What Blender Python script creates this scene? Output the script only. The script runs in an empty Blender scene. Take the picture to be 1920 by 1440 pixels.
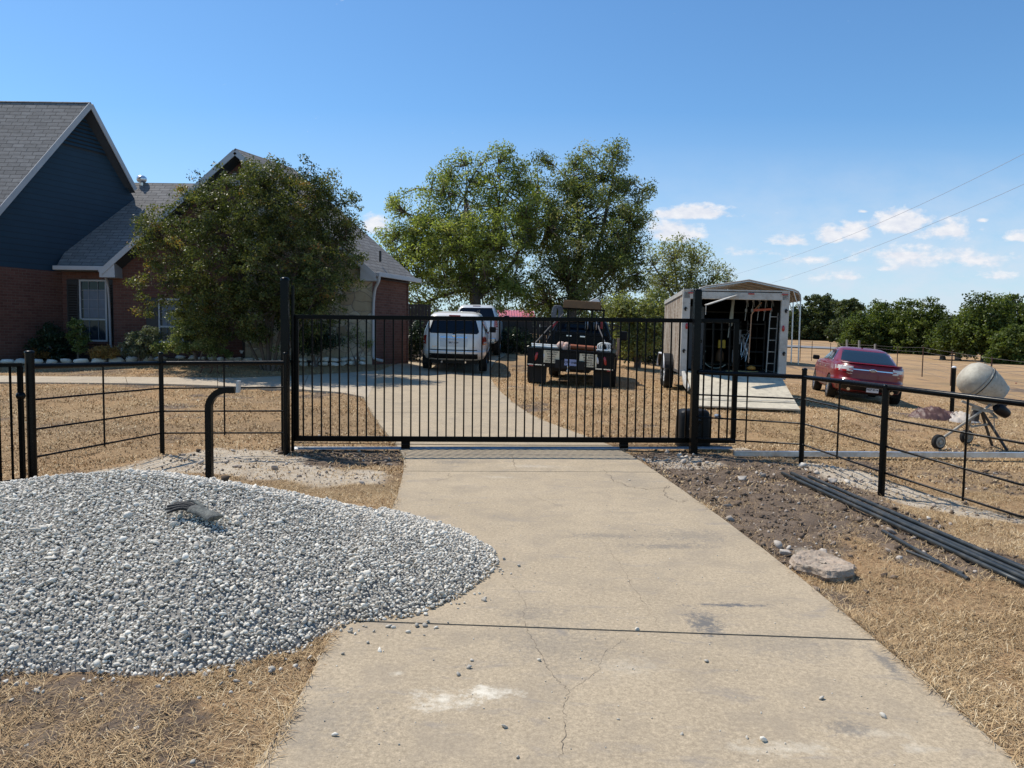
import bpy, math, random
import numpy as np
from mathutils import Vector, Matrix
R = math.radians
rnd = random.Random(7)
SC = bpy.context.scene
COL = SC.collection
# ------------------------------------------------------------------ camera
cam_data = bpy.data.cameras.new('camera')
cam_data.sensor_width = 36.0
cam_data.lens = 1386.0 / 1920.0 * 36.0
cam_data.clip_start = 0.05
cam_data.clip_end = 5000
cam = bpy.data.objects.new('camera', cam_data)
COL.objects.link(cam)
CAMZ = 1.7
CM = Matrix.Translation((0, 0, CAMZ)) @ Matrix.Rotation(R(90 - 3.6), 4, 'X') @ Matrix.Rotation(R(0.75), 4, 'Z')
cam.matrix_world = CM
C3 = CM.to_3x3()
SC.camera = cam
# ------------------------------------------------------------------ sky + sun
SUN_ELEV, SUN_AZ = 58.5, 303.0          # compass-like: 0 = +Y, clockwise
sd = Vector((math.sin(R(SUN_AZ)) * math.cos(R(SUN_ELEV)), math.cos(R(SUN_AZ)) * math.cos(R(SUN_ELEV)), math.sin(R(SUN_ELEV))))
sun_data = bpy.data.lights.new('sun', 'SUN')
sun_data.energy = 5.0
sun_data.angle = R(0.53)
sun_data.color = (1.0, 0.94, 0.84)
sun = bpy.data.objects.new('sun', sun_data)
COL.objects.link(sun)
sun.rotation_euler = sd.to_track_quat('Z', 'Y').to_euler()
world = bpy.data.worlds.new("World")
SC.world = world
world.use_nodes = True
SC.view_settings.view_transform = 'Standard'
SC.view_settings.look = 'None'
SC.view_settings.exposure = 0.0
SC.view_settings.gamma = 1.0


class NT:
    """tiny node-tree helper"""
    def __init__(s, tree):
        s.t = tree; s.n = tree.nodes; s.l = tree.links

    def node(s, typ, ins=None, **props):
        nd = s.n.new(typ)
        for k, v in props.items():
            setattr(nd, k, v)
        for k, v in (ins or {}).items():
            sock = nd.inputs[k]
            if isinstance(v, bpy.types.NodeSocket):
                s.l.new(v, sock)
            elif isinstance(v, (tuple, list)) and len(v) == 3 and sock.type == 'RGBA':
                sock.default_value = (*v, 1)
            else:
                sock.default_value = v
        return nd

    def math(s, op, a, b=0.0, clamp=False):
        return s.node('ShaderNodeMath', {0: a, 1: b}, operation=op, use_clamp=clamp).outputs[0]

    def mix(s, f, a, b, bt='MIX'):
        nd = s.node('ShaderNodeMix', {'Factor': f}, data_type='RGBA', blend_type=bt)
        for k, v in ((6, a), (7, b)):
            if isinstance(v, bpy.types.NodeSocket):
                s.l.new(v, nd.inputs[k])
            else:
                nd.inputs[k].default_value = (*v[:3], 1)
        return nd.outputs[2]

    def ramp(s, f, stops):
        nd = s.node('ShaderNodeValToRGB', {0: f})
        cr = nd.color_ramp
        while len(cr.elements) < len(stops):
            cr.elements.new(0.5)
        for e, (p, c) in zip(cr.elements, stops):
            e.position = p
            e.color = (c, c, c, 1) if isinstance(c, (int, float)) else (*c, 1)
        return nd.outputs[0]

    def rng(s, v, a, b, c=0.0, d=1.0):
        return s.node('ShaderNodeMapRange', {0: v, 1: a, 2: b, 3: c, 4: d}).outputs[0]

    def noise(s, vec, scale, detail=4, rough=0.55, out=0, dist=0.0):
        nd = s.node('ShaderNodeTexNoise', {'Scale': scale, 'Detail': detail, 'Roughness': rough, 'Distortion': dist})
        if vec is not None:
            s.l.new(vec, nd.inputs['Vector'])
        return nd.outputs[out]

    def mapping(s, vec, scale=(1, 1, 1), loc=(0, 0, 0), rot=(0, 0, 0)):
        return s.node('ShaderNodeMapping', {'Vector': vec, 'Scale': scale, 'Location': loc, 'Rotation': rot}).outputs[0]

    def bump(s, h, strength=0.5, dist=0.02):
        return s.node('ShaderNodeBump', {'Height': h, 'Strength': strength, 'Distance': dist}).outputs[0]


def build_world():
    w = NT(world.node_tree)
    for n in list(w.n):
        w.n.remove(n)
    sky = w.node('ShaderNodeTexSky')
    sky.sky_type = 'NISHITA'
    sky.sun_disc = False
    sky.sun_elevation = R(SUN_ELEV)
    sky.sun_rotation = R(SUN_AZ)
    sky.altitude = 150
    sky.air_density = 1.0
    sky.dust_density = 0.35
    sky.ozone_density = 1.6
    tc = w.node('ShaderNodeTexCoord').outputs['Generated']
    sep = w.node('ShaderNodeSeparateXYZ', {0: tc})
    x, y, z = sep.outputs
    # direction coordinates: u = x/y (tan azimuth), v = z/y (tan elevation); clouds only ahead
    ysafe = w.math('MAXIMUM', y, 0.05)
    u = w.math('DIVIDE', x, ysafe)
    v = w.math('DIVIDE', z, ysafe)
    uv = w.node('ShaderNodeCombineXYZ', {0: u, 1: v, 2: 0.0}).outputs[0]
    n1 = w.noise(w.mapping(uv, (16, 30, 1)), 1.0, 8, 0.62)
    n2 = w.noise(w.mapping(uv, (45, 80, 1), (3, 1, 0)), 1.0, 7, 0.6)
    total = None
    # (u, v, half width, half height, density)
    for (cpx, cpy, rpx, rpy, dn) in [(1690, 422, 62, 30, 1.2), (1772, 437, 70, 26, .95), (1605, 437, 36, 28, 1.05), (1557, 445, 32, 25, 1.05),
                                     (1480, 455, 50, 16, .85), (1297, 402, 78, 17, 1.25), (1268, 440, 60, 26, .95), (1620, 397, 14, 6, .95),
                                     (1840, 414, 14, 6, .85), (1910, 447, 45, 17, 1.0), (1800, 490, 120, 26, .72), (1690, 480, 150, 22, .66), (1860, 520, 90, 14, .62), (1600, 520, 120, 12, .58),
                                     (1560, 488, 120, 18, .68), (1430, 475, 75, 16, .70), (706, 425, 34, 24, 1.05), (1660, 505, 30, 10, .7)]:
        cd = C3 @ Vector(((cpx - 960) / 1386.0, -(cpy - 720) / 1386.0, -1.0))
        cu, cv, ru, rv = cd.x / cd.y, cd.z / cd.y, rpx / 1386.0, rpy / 1386.0
        du = w.math('DIVIDE', w.math('SUBTRACT', u, cu), ru)
        dv0 = w.math('SUBTRACT', v, cv)
        # flat bottoms: stretch below the centre
        below = w.math('LESS_THAN', dv0, 0.0)
        dv = w.math('DIVIDE', w.math('MULTIPLY', dv0, w.math('ADD', 1.0, w.math('MULTIPLY', below, 0.9))), rv)
        d = w.math('SQRT', w.math('ADD', w.math('MULTIPLY', du, du), w.math('MULTIPLY', dv, dv)))
        m = w.math('MULTIPLY', w.rng(d, 0.0, 1.6, 1.0, 0.0), dn)
        total = m if total is None else w.math('MAXIMUM', total, m)
    nn = w.math('ADD', w.math('MULTIPLY', n1, 0.6), w.math('MULTIPLY', n2, 0.4))
    dens = w.math('ADD', w.math('MULTIPLY', total, 1.25), w.math('MULTIPLY', w.math('SUBTRACT', nn, 0.5), 3.0))
    dens = w.rng(w.math('SUBTRACT', dens, 0.42), 0.0, 0.45)
    dens = w.math('MULTIPLY', dens, w.math('GREATER_THAN', y, 0.06))
    # thin pale veil low on the right
    veil = w.math('MULTIPLY', w.rng(v, 0.26, 0.10), w.rng(u, -0.15, 0.5))
    veil = w.math('MULTIPLY', veil, w.rng(n1, 0.3, 0.75, 0.25, 1.0))
    veil = w.math('MULTIPLY', veil, w.math('GREATER_THAN', y, 0.06))
    veil = w.math('MULTIPLY', veil, w.rng(v, 0.0, 0.03))
    skyc = w.node('ShaderNodeHueSaturation', {'Saturation': 1.12, 'Value': 1.27, 'Color': sky.outputs[0]}).outputs[0]
    skyc = w.mix(1.0, skyc, (0.84, 1.09, 1.22), 'MULTIPLY')
    skyc = w.mix(w.rng(v, 0.30, 0.0, 0.0, 0.62), skyc, (5.6, 6.9, 8.6))
    skyc = w.mix(w.math('MULTIPLY', veil, 0.75), skyc, (7.2, 7.8, 8.9))
    shade = w.rng(n2, 0.35, 0.7)
    cloudc = w.mix(shade, (7.5, 7.8, 8.7), (9.7, 9.6, 9.7))
    col = w.mix(w.math('MULTIPLY', dens, 0.92), skyc, cloudc)
    bg = w.node('ShaderNodeBackground', {'Color': col, 'Strength': 0.1})
    out = w.node('ShaderNodeOutputWorld')
    w.l.new(bg.outputs[0], out.inputs[0])


build_world()
# ------------------------------------------------------------------ projection helpers (used once, to get real positions)


def ray(px, py):
    return C3 @ Vector(((px - 960) / 1386.0, -(py - 720) / 1386.0, -1.0))


def P(px, py, D):
    d = ray(px, py)
    return Vector((0, 0, CAMZ)) + d * (D / d.y)


CTRL = [(x, y, 0.0) for x in (-12, -7, -3, 0, 3, 7, 12) for y in (-10, 0, 4, 7.5)] + [
    (-3.1, 10.4, .03), (2.7, 10.9, .03), (-8, 9.5, .02), (-5, 10.3, .03), (7, 9, -.02), (5, 11.5, .05), (10, 12, .0), (7, 11.7, .04), (14, 12, -.1),
    (1.2, 17.6, .50), (.0, 14, .27), (-1.8, 22.9, .62), (-1.7, 20.8, .56), (-1.7, 25.7, .78), (-3, 14, .30), (-1.2, 17.2, .52),
    (-11, 18, .60), (-6, 18, .56), (-8, 14, .33), (-14, 14, .32), (-12, 21.5, 1.0), (-5, 22, .96), (-2, 27, .95), (-8, 27, 1.1), (-18, 24, 1.05),
    (3.8, 18, .46), (5.4, 14.6, .33), (6.6, 18, .3), (9.1, 21.5, .095), (11, 21, -.08), (9.9, 24.3, .12), (12, 25, -.05),
    (4.5, 30, .83), (0, 30, 1.08), (0, 36, 1.15), (9, 32, .45), (15, 38, .5), (20, 34, .03), (23, 42, 0.0), (30, 60, 0.02),
    (45, 85, -.2), (70, 80, -.3), (43, 108, .75), (62, 165, 2.0), (0, 85, 1.4), (0, 60, 1.3), (-40, 60, 1.4), (-30, 20, .9), (-30, 4, 0),
    (-40, 120, 1.8), (0, 220, 3.0), (-120, 220, 3), (150, 220, 1.5), (150, 80, -.6), (60, 10, -.6), (60, -10, -.4), (-60, -10, 0), (40, 30, -.2),
    (52, 100, .1), (-150, 60, 1.5), (-150, 0, .5)]
_c = np.array(CTRL, float)


def _phi(r2):
    return 0.5 * r2 * np.log(r2 + 1e-9)


def _tps():
    n = len(_c)
    d2 = ((_c[:, None, :2] - _c[None, :, :2]) ** 2).sum(-1)
    K = _phi(d2 + 0.0) + np.eye(n) * 0.6
    Pm = np.hstack([np.ones((n, 1)), _c[:, :2]])
    A = np.zeros((n + 3, n + 3))
    A[:n, :n] = K; A[:n, n:] = Pm; A[n:, :n] = Pm.T
    b = np.zeros(n + 3); b[:n] = _c[:, 2]
    return np.linalg.solve(A, b)


_w = _tps()


def zf_np(x, y):
    x = np.asarray(x, float); y = np.asarray(y, float)
    xc = np.clip(x, -150, 150); yc = np.clip(y, -10, 220)
    out = _w[-3] + _w[-2] * xc + _w[-1] * yc
    for i in range(len(_c)):
        r2 = (xc - _c[i, 0]) ** 2 + (yc - _c[i, 1]) ** 2
        out = out + _w[i] * _phi(r2)
    k = np.clip((y - 8.0) / 2.5, 0, 1)
    k = np.where(np.abs(x) > 14, 1, k)
    return out * k * k * (3 - 2 * k)


def zf(x, y):
    return float(zf_np(np.array([x]), np.array([y]))[0])


def G(px, py, far=250):
    """ground point seen at a pixel of the photograph"""
    d = ray(px, py); d = d / d.y
    lo, t = 1.0, 1.0
    ts = np.geomspace(1.0, far, 500)
    zs = CAMZ + d.z * ts - zf_np(d.x * ts, ts)
    idx = np.nonzero(zs < 0)[0]
    if len(idx) == 0:
        t = far
    else:
        i = idx[0]; a, b = ts[i - 1], ts[i]
        for _ in range(25):
            m = (a + b) / 2
            if CAMZ + d.z * m - zf(d.x * m, m) < 0: b = m
            else: a = m
        t = b
    return Vector((d.x * t, t, zf(d.x * t, t)))


# ------------------------------------------------------------------ mesh helpers
class MB:
    def __init__(s):
        s.v = []; s.f = []; s.mi = []; s.cur = 0

    def add(s, vs, fs):
        o = len(s.v)
        s.v += [Vector(v) for v in vs]
        s.f += [tuple(i + o for i in f) for f in fs]
        s.mi += [s.cur] * len(fs)
        return s

    def box(s, c, size, rot=None, taper=(1, 1)):
        hx, hy, hz = size[0] / 2, size[1] / 2, size[2] / 2
        vs = []
        for z, t in ((-hz, (1, 1)), (hz, taper)):
            for x, y in ((-hx, -hy), (hx, -hy), (hx, hy), (-hx, hy)):
                vs.append(Vector((x * t[0], y * t[1], z)))
        if rot is not None:
            vs = [rot @ v for v in vs]
        c = Vector(c)
        return s.add([c + v for v in vs], [(3, 2, 1, 0), (4, 5, 6, 7), (0, 1, 5, 4), (1, 2, 6, 5), (2, 3, 7, 6), (3, 0, 4, 7)])

    def bar(s, a, b, w, h=None, up=(0, 0, 1)):
        """rectangular bar between two points; w across, h along up"""
        a = Vector(a); b = Vector(b); h = w if h is None else h
        d = (b - a).normalized(); up = Vector(up)
        if abs(d.dot(up)) > 0.98: up = Vector((0, 1, 0))
        sx = d.cross(up).normalized(); uz = sx.cross(d).normalized()
        vs = []
        for p in (a, b):
            for i, j in ((-1, -1), (1, -1), (1, 1), (-1, 1)):
                vs.append(p + sx * (i * w / 2) + uz * (j * h / 2))
        return s.add(vs, [(0, 1, 2, 3), (7, 6, 5, 4), (0, 4, 5, 1), (1, 5, 6, 2), (2, 6, 7, 3), (3, 7, 4, 0)])

    def tube(s, pts, r, n=8, cap=True):
        pts = [Vector(p) for p in pts]
        rs = r if isinstance(r, (list, tuple)) else [r] * len(pts)
        m = len(pts); rings = []
        prev = None
        for i, p in enumerate(pts):
            d = (pts[min(i + 1, m - 1)] - pts[max(i - 1, 0)])
            if d.length < 1e-9: d = Vector((0, 0, 1))
            d.normalize()
            if prev is None:
                a = Vector((0, 0, 1)) if abs(d.z) < 0.9 else Vector((0, 1, 0))
                u = d.cross(a).normalized()
            else:
                u = (prev - d * prev.dot(d))
                u = u.normalized() if u.length > 1e-6 else d.orthogonal().normalized()
            prev = u
            v = d.cross(u)
            rings.append([p + (u * math.cos(2 * math.pi * k / n) + v * math.sin(2 * math.pi * k / n)) * rs[i] for k in range(n)])
        vs = [q for rg in rings for q in rg]
        fs = []
        for i in range(m - 1):
            for k in range(n):
                a, b = i * n + k, i * n + (k + 1) % n
                fs.append((a, b, b + n, a + n))
        if cap:
            fs.append(tuple(range(n - 1, -1, -1)))
            fs.append(tuple((m - 1) * n + k for k in range(n)))
        return s.add(vs, fs)

    def lathe(s, prof, n=20, M=None, cap=True):
        """prof: (radius, z); optional matrix"""
        vs = []
        for r_, z in prof:
            for k in range(n):
                a = 2 * math.pi * k / n
                vs.append(Vector((r_ * math.cos(a), r_ * math.sin(a), z)))
        fs = []
        for i in range(len(prof) - 1):
            for k in range(n):
                a, b = i * n + k, i * n + (k + 1) % n
                fs.append((a, b, b + n, a + n))
        if cap:
            fs.append(tuple(range(n - 1, -1, -1)))
            fs.append(tuple((len(prof) - 1) * n + k for k in range(n)))
        if M is not None:
            vs = [M @ v for v in vs]
        return s.add(vs, fs)

    def prism(s, poly, d):
        """polygon (list of 3D points) extruded by vector d"""
        d = Vector(d); n = len(poly); poly = [Vector(p) for p in poly]
        vs = poly + [p + d for p in poly]
        fs = [tuple(range(n - 1, -1, -1)), tuple(range(n, 2 * n))]
        for i in range(n):
            j = (i + 1) % n
            fs.append((i, j, j + n, i + n))
        return s.add(vs, fs)

    def grid(s, rows):
        """rows: list of equal-length point lists"""
        n = len(rows[0]); vs = [p for r_ in rows for p in r_]
        fs = []
        for i in range(len(rows) - 1):
            for k in range(n - 1):
                a = i * n + k
                fs.append((a, a + 1, a + 1 + n, a + n))
        return s.add(vs, fs)

    def build(s, name, m, parent=None, smooth=False, bevel=0, world=True, fix=True, subsurf=0, auto=None):
        me = bpy.data.meshes.new(name)
        vs = s.v
        if parent is not None and world:
            MI = parent_matrix(parent).inverted()
            vs = [MI @ v for v in vs]
        me.from_pydata([tuple(v) for v in vs], [], s.f)
        ms = m if isinstance(m, (list, tuple)) else [m]
        for q in ms: me.materials.append(q)
        me.polygons.foreach_set('material_index', s.mi)
        if fix:
            import bmesh
            bm = bmesh.new(); bm.from_mesh(me)
            bmesh.ops.recalc_face_normals(bm, faces=bm.faces)
            bm.to_mesh(me); bm.free()
        if smooth:
            me.polygons.foreach_set('use_smooth', [True] * len(me.polygons))
            if auto:
                me.set_sharp_from_angle(angle=R(auto))
        me.update()
        o = bpy.data.objects.new(name, me)
        COL.objects.link(o)
        if parent is not None:
            o.parent = parent
        if bevel:
            b = o.modifiers.new('bevel', 'BEVEL'); b.width = bevel; b.segments = 2; b.limit_method = 'ANGLE'; b.angle_limit = R(40)
        if subsurf:
            q = o.modifiers.new('sub', 'SUBSURF'); q.levels = subsurf; q.render_levels = subsurf
        return o


def parent_matrix(o):
    M = o.matrix_basis.copy()
    if o.parent is not None:
        M = parent_matrix(o.parent) @ M
    return M


def np_mesh(name, V, F, m, parent=None, attrs=None, smooth=False, kind=None):
    """V (n,3), F (k,3 or 4) numpy"""
    me = bpy.data.meshes.new(name)
    V = np.asarray(V, np.float32); F = np.asarray(F, np.int32)
    k = F.shape[1]
    me.vertices.add(len(V)); me.vertices.foreach_set('co', V.ravel())
    me.loops.add(F.size); me.loops.foreach_set('vertex_index', F.ravel())
    me.polygons.add(len(F))
    me.polygons.foreach_set('loop_start', np.arange(0, F.size, k, dtype=np.int32))
    me.polygons.foreach_set('loop_total', np.full(len(F), k, np.int32))
    for mm in (m if isinstance(m, (list, tuple)) else [m]):
        me.materials.append(mm)
    for an, (dom, arr) in (attrs or {}).items():
        at = me.attributes.new(an, 'FLOAT', dom)
        at.data.foreach_set('value', np.asarray(arr, np.float32))
    me.update(calc_edges=True)
    if smooth:
        me.polygons.foreach_set('use_smooth', np.ones(len(F), bool))
    o = bpy.data.objects.new(name, me)
    COL.objects.link(o)
    if parent is not None: o.parent = parent
    if kind: o['kind'] = kind
    return o


def tag(o, label, cat, group=None):
    o['label'] = label; o['category'] = cat
    if group: o['group'] = group
    return o


def thing(name, label, cat, loc=(0, 0, 0), rotz=0.0, group=None, tilt=(0, 0)):
    o = bpy.data.objects.new(name, None)
    o.empty_display_size = 0.2
    COL.objects.link(o)
    o.location = loc
    o.rotation_euler = (tilt[0], tilt[1], rotz)
    o.matrix_basis = Matrix.Translation(loc) @ o.rotation_euler.to_matrix().to_4x4()
    return tag(o, label, cat, group)


def copy_tree(o, parent=None):
    c = o.copy(); COL.objects.link(c); c.parent = parent
    for ch in KIDS(o): copy_tree(ch, c)
    return c


def KIDS(o):
    return [q for q in COL.objects if q.parent == o]


# ------------------------------------------------------------------ materials
def new_mat(name):
    m = bpy.data.materials.new(name); m.use_nodes = True
    t = NT(m.node_tree)
    bsdf = t.n['Principled BSDF']
    return m, t, bsdf


def setb(t, b, **kw):
    for k, v in kw.items():
        k = {'color': 'Base Color', 'rough': 'Roughness', 'metal': 'Metallic', 'normal': 'Normal', 'spec': 'Specular IOR Level', 'coat': 'Coat Weight',
             'trans': 'Transmission Weight', 'alpha': 'Alpha'}.get(k, k)
        if isinstance(v, bpy.types.NodeSocket): t.l.new(v, b.inputs[k])
        elif isinstance(v, (tuple, list)): b.inputs[k].default_value = (*v[:3], 1)
        else: b.inputs[k].default_value = v


def mat(name, color, rough=0.6, metal=0.0, var=0.15, scale=6.0, bump=0.0, bscale=60.0, dirt=None, coat=0.0, spec=0.5):
    """plain procedural material: base colour broken up by noise, with optional dirt and bump"""
    m, t, b = new_mat(name)
    tc = t.node('ShaderNodeTexCoord').outputs['Object']
    n = t.noise(tc, scale, 5, 0.6)
    c1 = tuple(c * (1 - var) for c in color); c2 = tuple(min(1, c * (1 + var)) for c in color)
    col = t.mix(t.rng(n, 0.3, 0.7), c1, c2)
    if dirt:
        dn = t.noise(tc, dirt[1], 6, 0.65)
        col = t.mix(t.math('MULTIPLY', t.rng(dn, 0.48, 0.68), dirt[2]), col, dirt[0])
    rn = t.rng(n, 0.3, 0.7, max(0, rough - 0.06), min(1, rough + 0.06))
    setb(t, b, color=col, rough=rn, metal=metal, coat=coat, spec=spec)
    if bump:
        setb(t, b, normal=t.bump(t.noise(tc, bscale, 4, 0.6), bump, 0.01))
    return m


M_ = {}
M_['black_paint'] = mat('black_paint', (0.0015, 0.0017, 0.002), 0.30, 0, 0.3, 20, 0.0, 300, ((0.010, 0.009, 0.008), 9, 0.25), spec=.16)
M_['gate_black'] = mat('gate_black', (0.001, 0.0011, 0.0012), 0.36, 0, 0.2, 20, 0, 60, ((0.006, 0.005, 0.0045), 6, 0.25), spec=.11)
M_['galv'] = mat('galvanised_steel', (0.55, 0.57, 0.60), 0.38, 0.85, 0.15, 14, 0.05, 80, ((0.30, 0.27, 0.24), 5, 0.5))
M_['white_paint'] = mat('white_trim_paint', (0.72, 0.73, 0.75), 0.5, 0, 0.05, 4, 0, 60, ((0.45, 0.43, 0.40), 3, 0.3))
M_['rubber'] = mat('tyre_rubber', (0.012, 0.012, 0.012), 0.8, 0, 0.3, 12, 0.2, 80, ((0.10, 0.08, 0.06), 6, 0.25), spec=.25)
M_['black_plastic'] = mat('black_plastic', (0.008, 0.008, 0.0088), 0.5, 0, 0.2, 10, spec=.25)
M_['chrome'] = mat('chrome', (0.75, 0.76, 0.78), 0.12, 1.0, 0.04, 5)
M_['alloy'] = mat('alloy_wheel', (0.55, 0.56, 0.58), 0.25, 0.9, 0.08, 8)
# ------------------------------------------------------------------ numpy value noise
def vnoise(x, y, scale, seed=0, octaves=4, rough=0.5):
    out = np.zeros(np.broadcast(x, y).shape); amp = 1.0; tot = 0.0; f = scale
    for o_ in range(octaves):
        xs = x * f + 37.1 * o_ + seed * 13.7; ys = y * f + 11.3 * o_ + seed * 7.1
        xi = np.floor(xs).astype(np.int64); yi = np.floor(ys).astype(np.int64)
        fx = xs - xi; fy = ys - yi
        fx = fx * fx * (3 - 2 * fx); fy = fy * fy * (3 - 2 * fy)

        def h(a, b):
            n = (a * 374761393 + b * 668265263 + (seed + o_) * 974634777) & 0xffffffff
            n = ((n ^ (n >> 13)) * 1274126177) & 0xffffffff
            return ((n ^ (n >> 16)) & 0xffff) / 65535.0
        v = (h(xi, yi) * (1 - fx) + h(xi + 1, yi) * fx) * (1 - fy) + (h(xi, yi + 1) * (1 - fx) + h(xi + 1, yi + 1) * fx) * fy
        out += amp * v; tot += amp; amp *= rough; f *= 2.03
    return out / tot


def in_poly(x, y, poly):
    """signed distance to polygon (positive inside), vectorised"""
    x = np.asarray(x, float); y = np.asarray(y, float)
    inside = np.zeros(x.shape, bool); dist = np.full(x.shape, 1e9)
    n = len(poly)
    for i in range(n):
        x1, y1 = poly[i][0], poly[i][1]; x2, y2 = poly[(i + 1) % n][0], poly[(i + 1) % n][1]
        cond = ((y1 > y) != (y2 > y)) & (x < (x2 - x1) * (y - y1) / ((y2 - y1) if y2 != y1 else 1e-9) + x1)
        inside ^= cond
        dx, dy = x2 - x1, y2 - y1
        t = np.clip(((x - x1) * dx + (y - y1) * dy) / (dx * dx + dy * dy + 1e-12), 0, 1)
        dist = np.minimum(dist, np.hypot(x - x1 - t * dx, y - y1 - t * dy))
    return np.where(inside, dist, -dist)


def GP(lst):
    return [G(a, b) for a, b in lst]


# outlines read off the photograph onto the ground
DRV_L = [Vector((-1.12, -2, 0)), Vector((-1.13, 1.0, 0))] + GP([(500, 1440), (635, 1172), (745, 940), (757, 887), (757, 855), (745, 838), (728, 818), (712, 798), (690, 765), (678, 738), (676, 718), (700, 702), (745, 684), (775, 673), (810, 666), (838, 660)])
DRV_R = [Vector((2.05, -2, 0)), Vector((2.05, 1.0, 0))] + GP([(1903, 1440), (1645, 1208), (1537, 1118), (1387, 1000), (1230, 887), (1186, 857), (1140, 835), (1085, 815), (1010, 788), (960, 757), (925, 725), (917, 695), (925, 680), (940, 671), (956, 661)])


def resample(pts, n):
    pts = [Vector((p[0], p[1], 0)) for p in pts]
    L = [0]
    for a, b in zip(pts, pts[1:]): L.append(L[-1] + (b - a).length)
    out = []
    for i in range(n):
        t = L[-1] * i / (n - 1); k = 0
        while k < len(L) - 2 and L[k + 1] < t: k += 1
        s = (t - L[k]) / max(1e-9, L[k + 1] - L[k])
        out.append(pts[k].lerp(pts[k + 1], s))
    return out


def smooth_line(pts, it=2):
    for _ in range(it):
        q = [pts[0]]
        for a, b in zip(pts, pts[1:]):
            q += [a.lerp(b, .25), a.lerp(b, .75)]
        q.append(pts[-1]); pts = q
    return pts


DRV_POLY = [(p.x, p.y) for p in DRV_L] + [(p.x, p.y) for p in reversed(DRV_R)]
WALK_N = GP([(-260, 704), (0, 706.5), (150, 708), (300, 709.5), (430, 711), (560, 706), (640, 702), (712, 697)])
WALK_F = GP([(-260, 716), (0, 718.5), (150, 720), (300, 722), (430, 726), (560, 732), (640, 738), (690, 748)])
WALK_POLY = [(p.x, p.y) for p in WALK_N] + [(p.x, p.y) for p in reversed(WALK_F)]
# pile of crushed stone: footprint
PILE = [(p.x, p.y) for p in GP([(-420, 1265), (-150, 1268), (0, 1266), (120, 1258), (200, 1268), (330, 1272), (450, 1250), (560, 1222), (612, 1196), (650, 1176), (770, 1165), (860, 1128), (915, 1090), (935, 1062), (925, 1038)])] + \
       [(-.42, 6.25), (-.85, 6.62), (-1.5, 6.85), (-2.2, 7.15), (-3.2, 7.35), (-4.3, 7.3), (-5.2, 6.9), (-6.2, 6.2), (-6.6, 5.0), (-5.6, 4.0)]


def pile_h(x, y):
    d = in_poly(x, y, PILE)
    cap = 0.20 + 0.74 / (1 + np.exp((np.asarray(x) + 1.45) * 3.2))
    dd = np.maximum(d, 0)
    h = cap * (1 - np.exp(-dd * 0.61 / cap)) * (1 - .26 * np.clip((-2.9 - np.asarray(x)) / 1.6, 0, 1))
    h += 0.05 * (vnoise(np.asarray(x, float), np.asarray(y, float), 1.3, 5, 2) - .5) * np.clip(dd * 2, 0, 1)
    return np.where(d > 0, h, 0), d


# ground masks ------------------------------------------------------------
DIRT_R = [(p.x, p.y) for p in GP([(1180, 852), (1290, 846), (1500, 870), (1640, 925), (1770, 985), (1920, 1052), (2100, 1120), (1980, 1130), (1800, 1085), (1690, 1050), (1600, 1000), (1545, 1065), (1500, 1075), (1440, 1060), (1300, 950), (1230, 890)])]
DIRT_R2 = [(p.x, p.y) for p in GP([(1480, 1090), (1560, 1095), (1640, 1120), (1660, 1150), (1580, 1150), (1530, 1125)])]
DIRT_L = [(p.x, p.y) for p in GP([(520, 838), (600, 838), (756, 842), (756, 872), (690, 872), (600, 882), (560, 878), (530, 862)])]
CALI_L = [(p.x, p.y) for p in GP([(390, 842), (530, 838), (560, 868), (640, 884), (730, 884), (700, 905), (620, 915), (560, 905), (420, 890), (200, 890), (100, 905), (150, 885), (280, 862)])]
CALI_R = [(p.x, p.y) for p in GP([(1520, 868), (1600, 880), (1700, 915), (1800, 945), (1930, 975), (1930, 990), (1780, 968), (1660, 935), (1560, 900), (1500, 880)])]
CALI_R2 = [(p.x, p.y) for p in GP([(1190, 858), (1300, 856), (1380, 872), (1340, 888), (1240, 880)])]
CALI_R3 = [(p.x, p.y) for p in GP([(1455, 1030), (1500, 1022), (1560, 1030), (1600, 1065), (1560, 1075), (1490, 1068)])]
BED = [(p.x, p.y) for p in GP([(-300, 676), (0, 677), (100, 679), (200, 677), (290, 672), (400, 674), (520, 680), (600, 684), (680, 682), (745, 676), (760, 664), (700, 655), (400, 655), (0, 655), (-300, 655)])]
BED2 = [(p.x, p.y) for p in GP([(752, 680), (775, 676), (812, 664), (835, 656), (760, 650)])]


def smask(x, y, poly, soft, seed, amp):
    d = in_poly(x, y, poly)
    n = vnoise(x, y, 1.6, seed, 4) - 0.5
    return np.clip((d + amp * n) / soft + 0.5, 0, 1)


def ground_masks(x, y):
    dirt = np.maximum.reduce([smask(x, y, DIRT_R, .25, 1, .7), smask(x, y, DIRT_R2, .2, 2, .3), smask(x, y, DIRT_L, .2, 3, .6)])
    bare = vnoise(x, y, 0.9, 21, 4)
    near = np.clip((4.6 - y) / 1.5, 0, 1) * (x < 0)
    bare = bare + .35 * (vnoise(x, y, 7, 22, 4) - .5)
    dirt = np.maximum(dirt, np.clip((bare - (0.58 - 0.17 * near)) * 4, 0, 1) * 0.85)
    cali = np.maximum.reduce([smask(x, y, CALI_L, .3, 4, .7), smask(x, y, CALI_R, .15, 6, .35), smask(x, y, CALI_R2, .3, 7, .6) * .8, smask(x, y, CALI_R3, .15, 8, .25) * .8])
    bed = np.maximum(smask(x, y, BED, .1, 9, .1), smask(x, y, BED2, .2, 9, .1))
    return dirt, cali, bed


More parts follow.
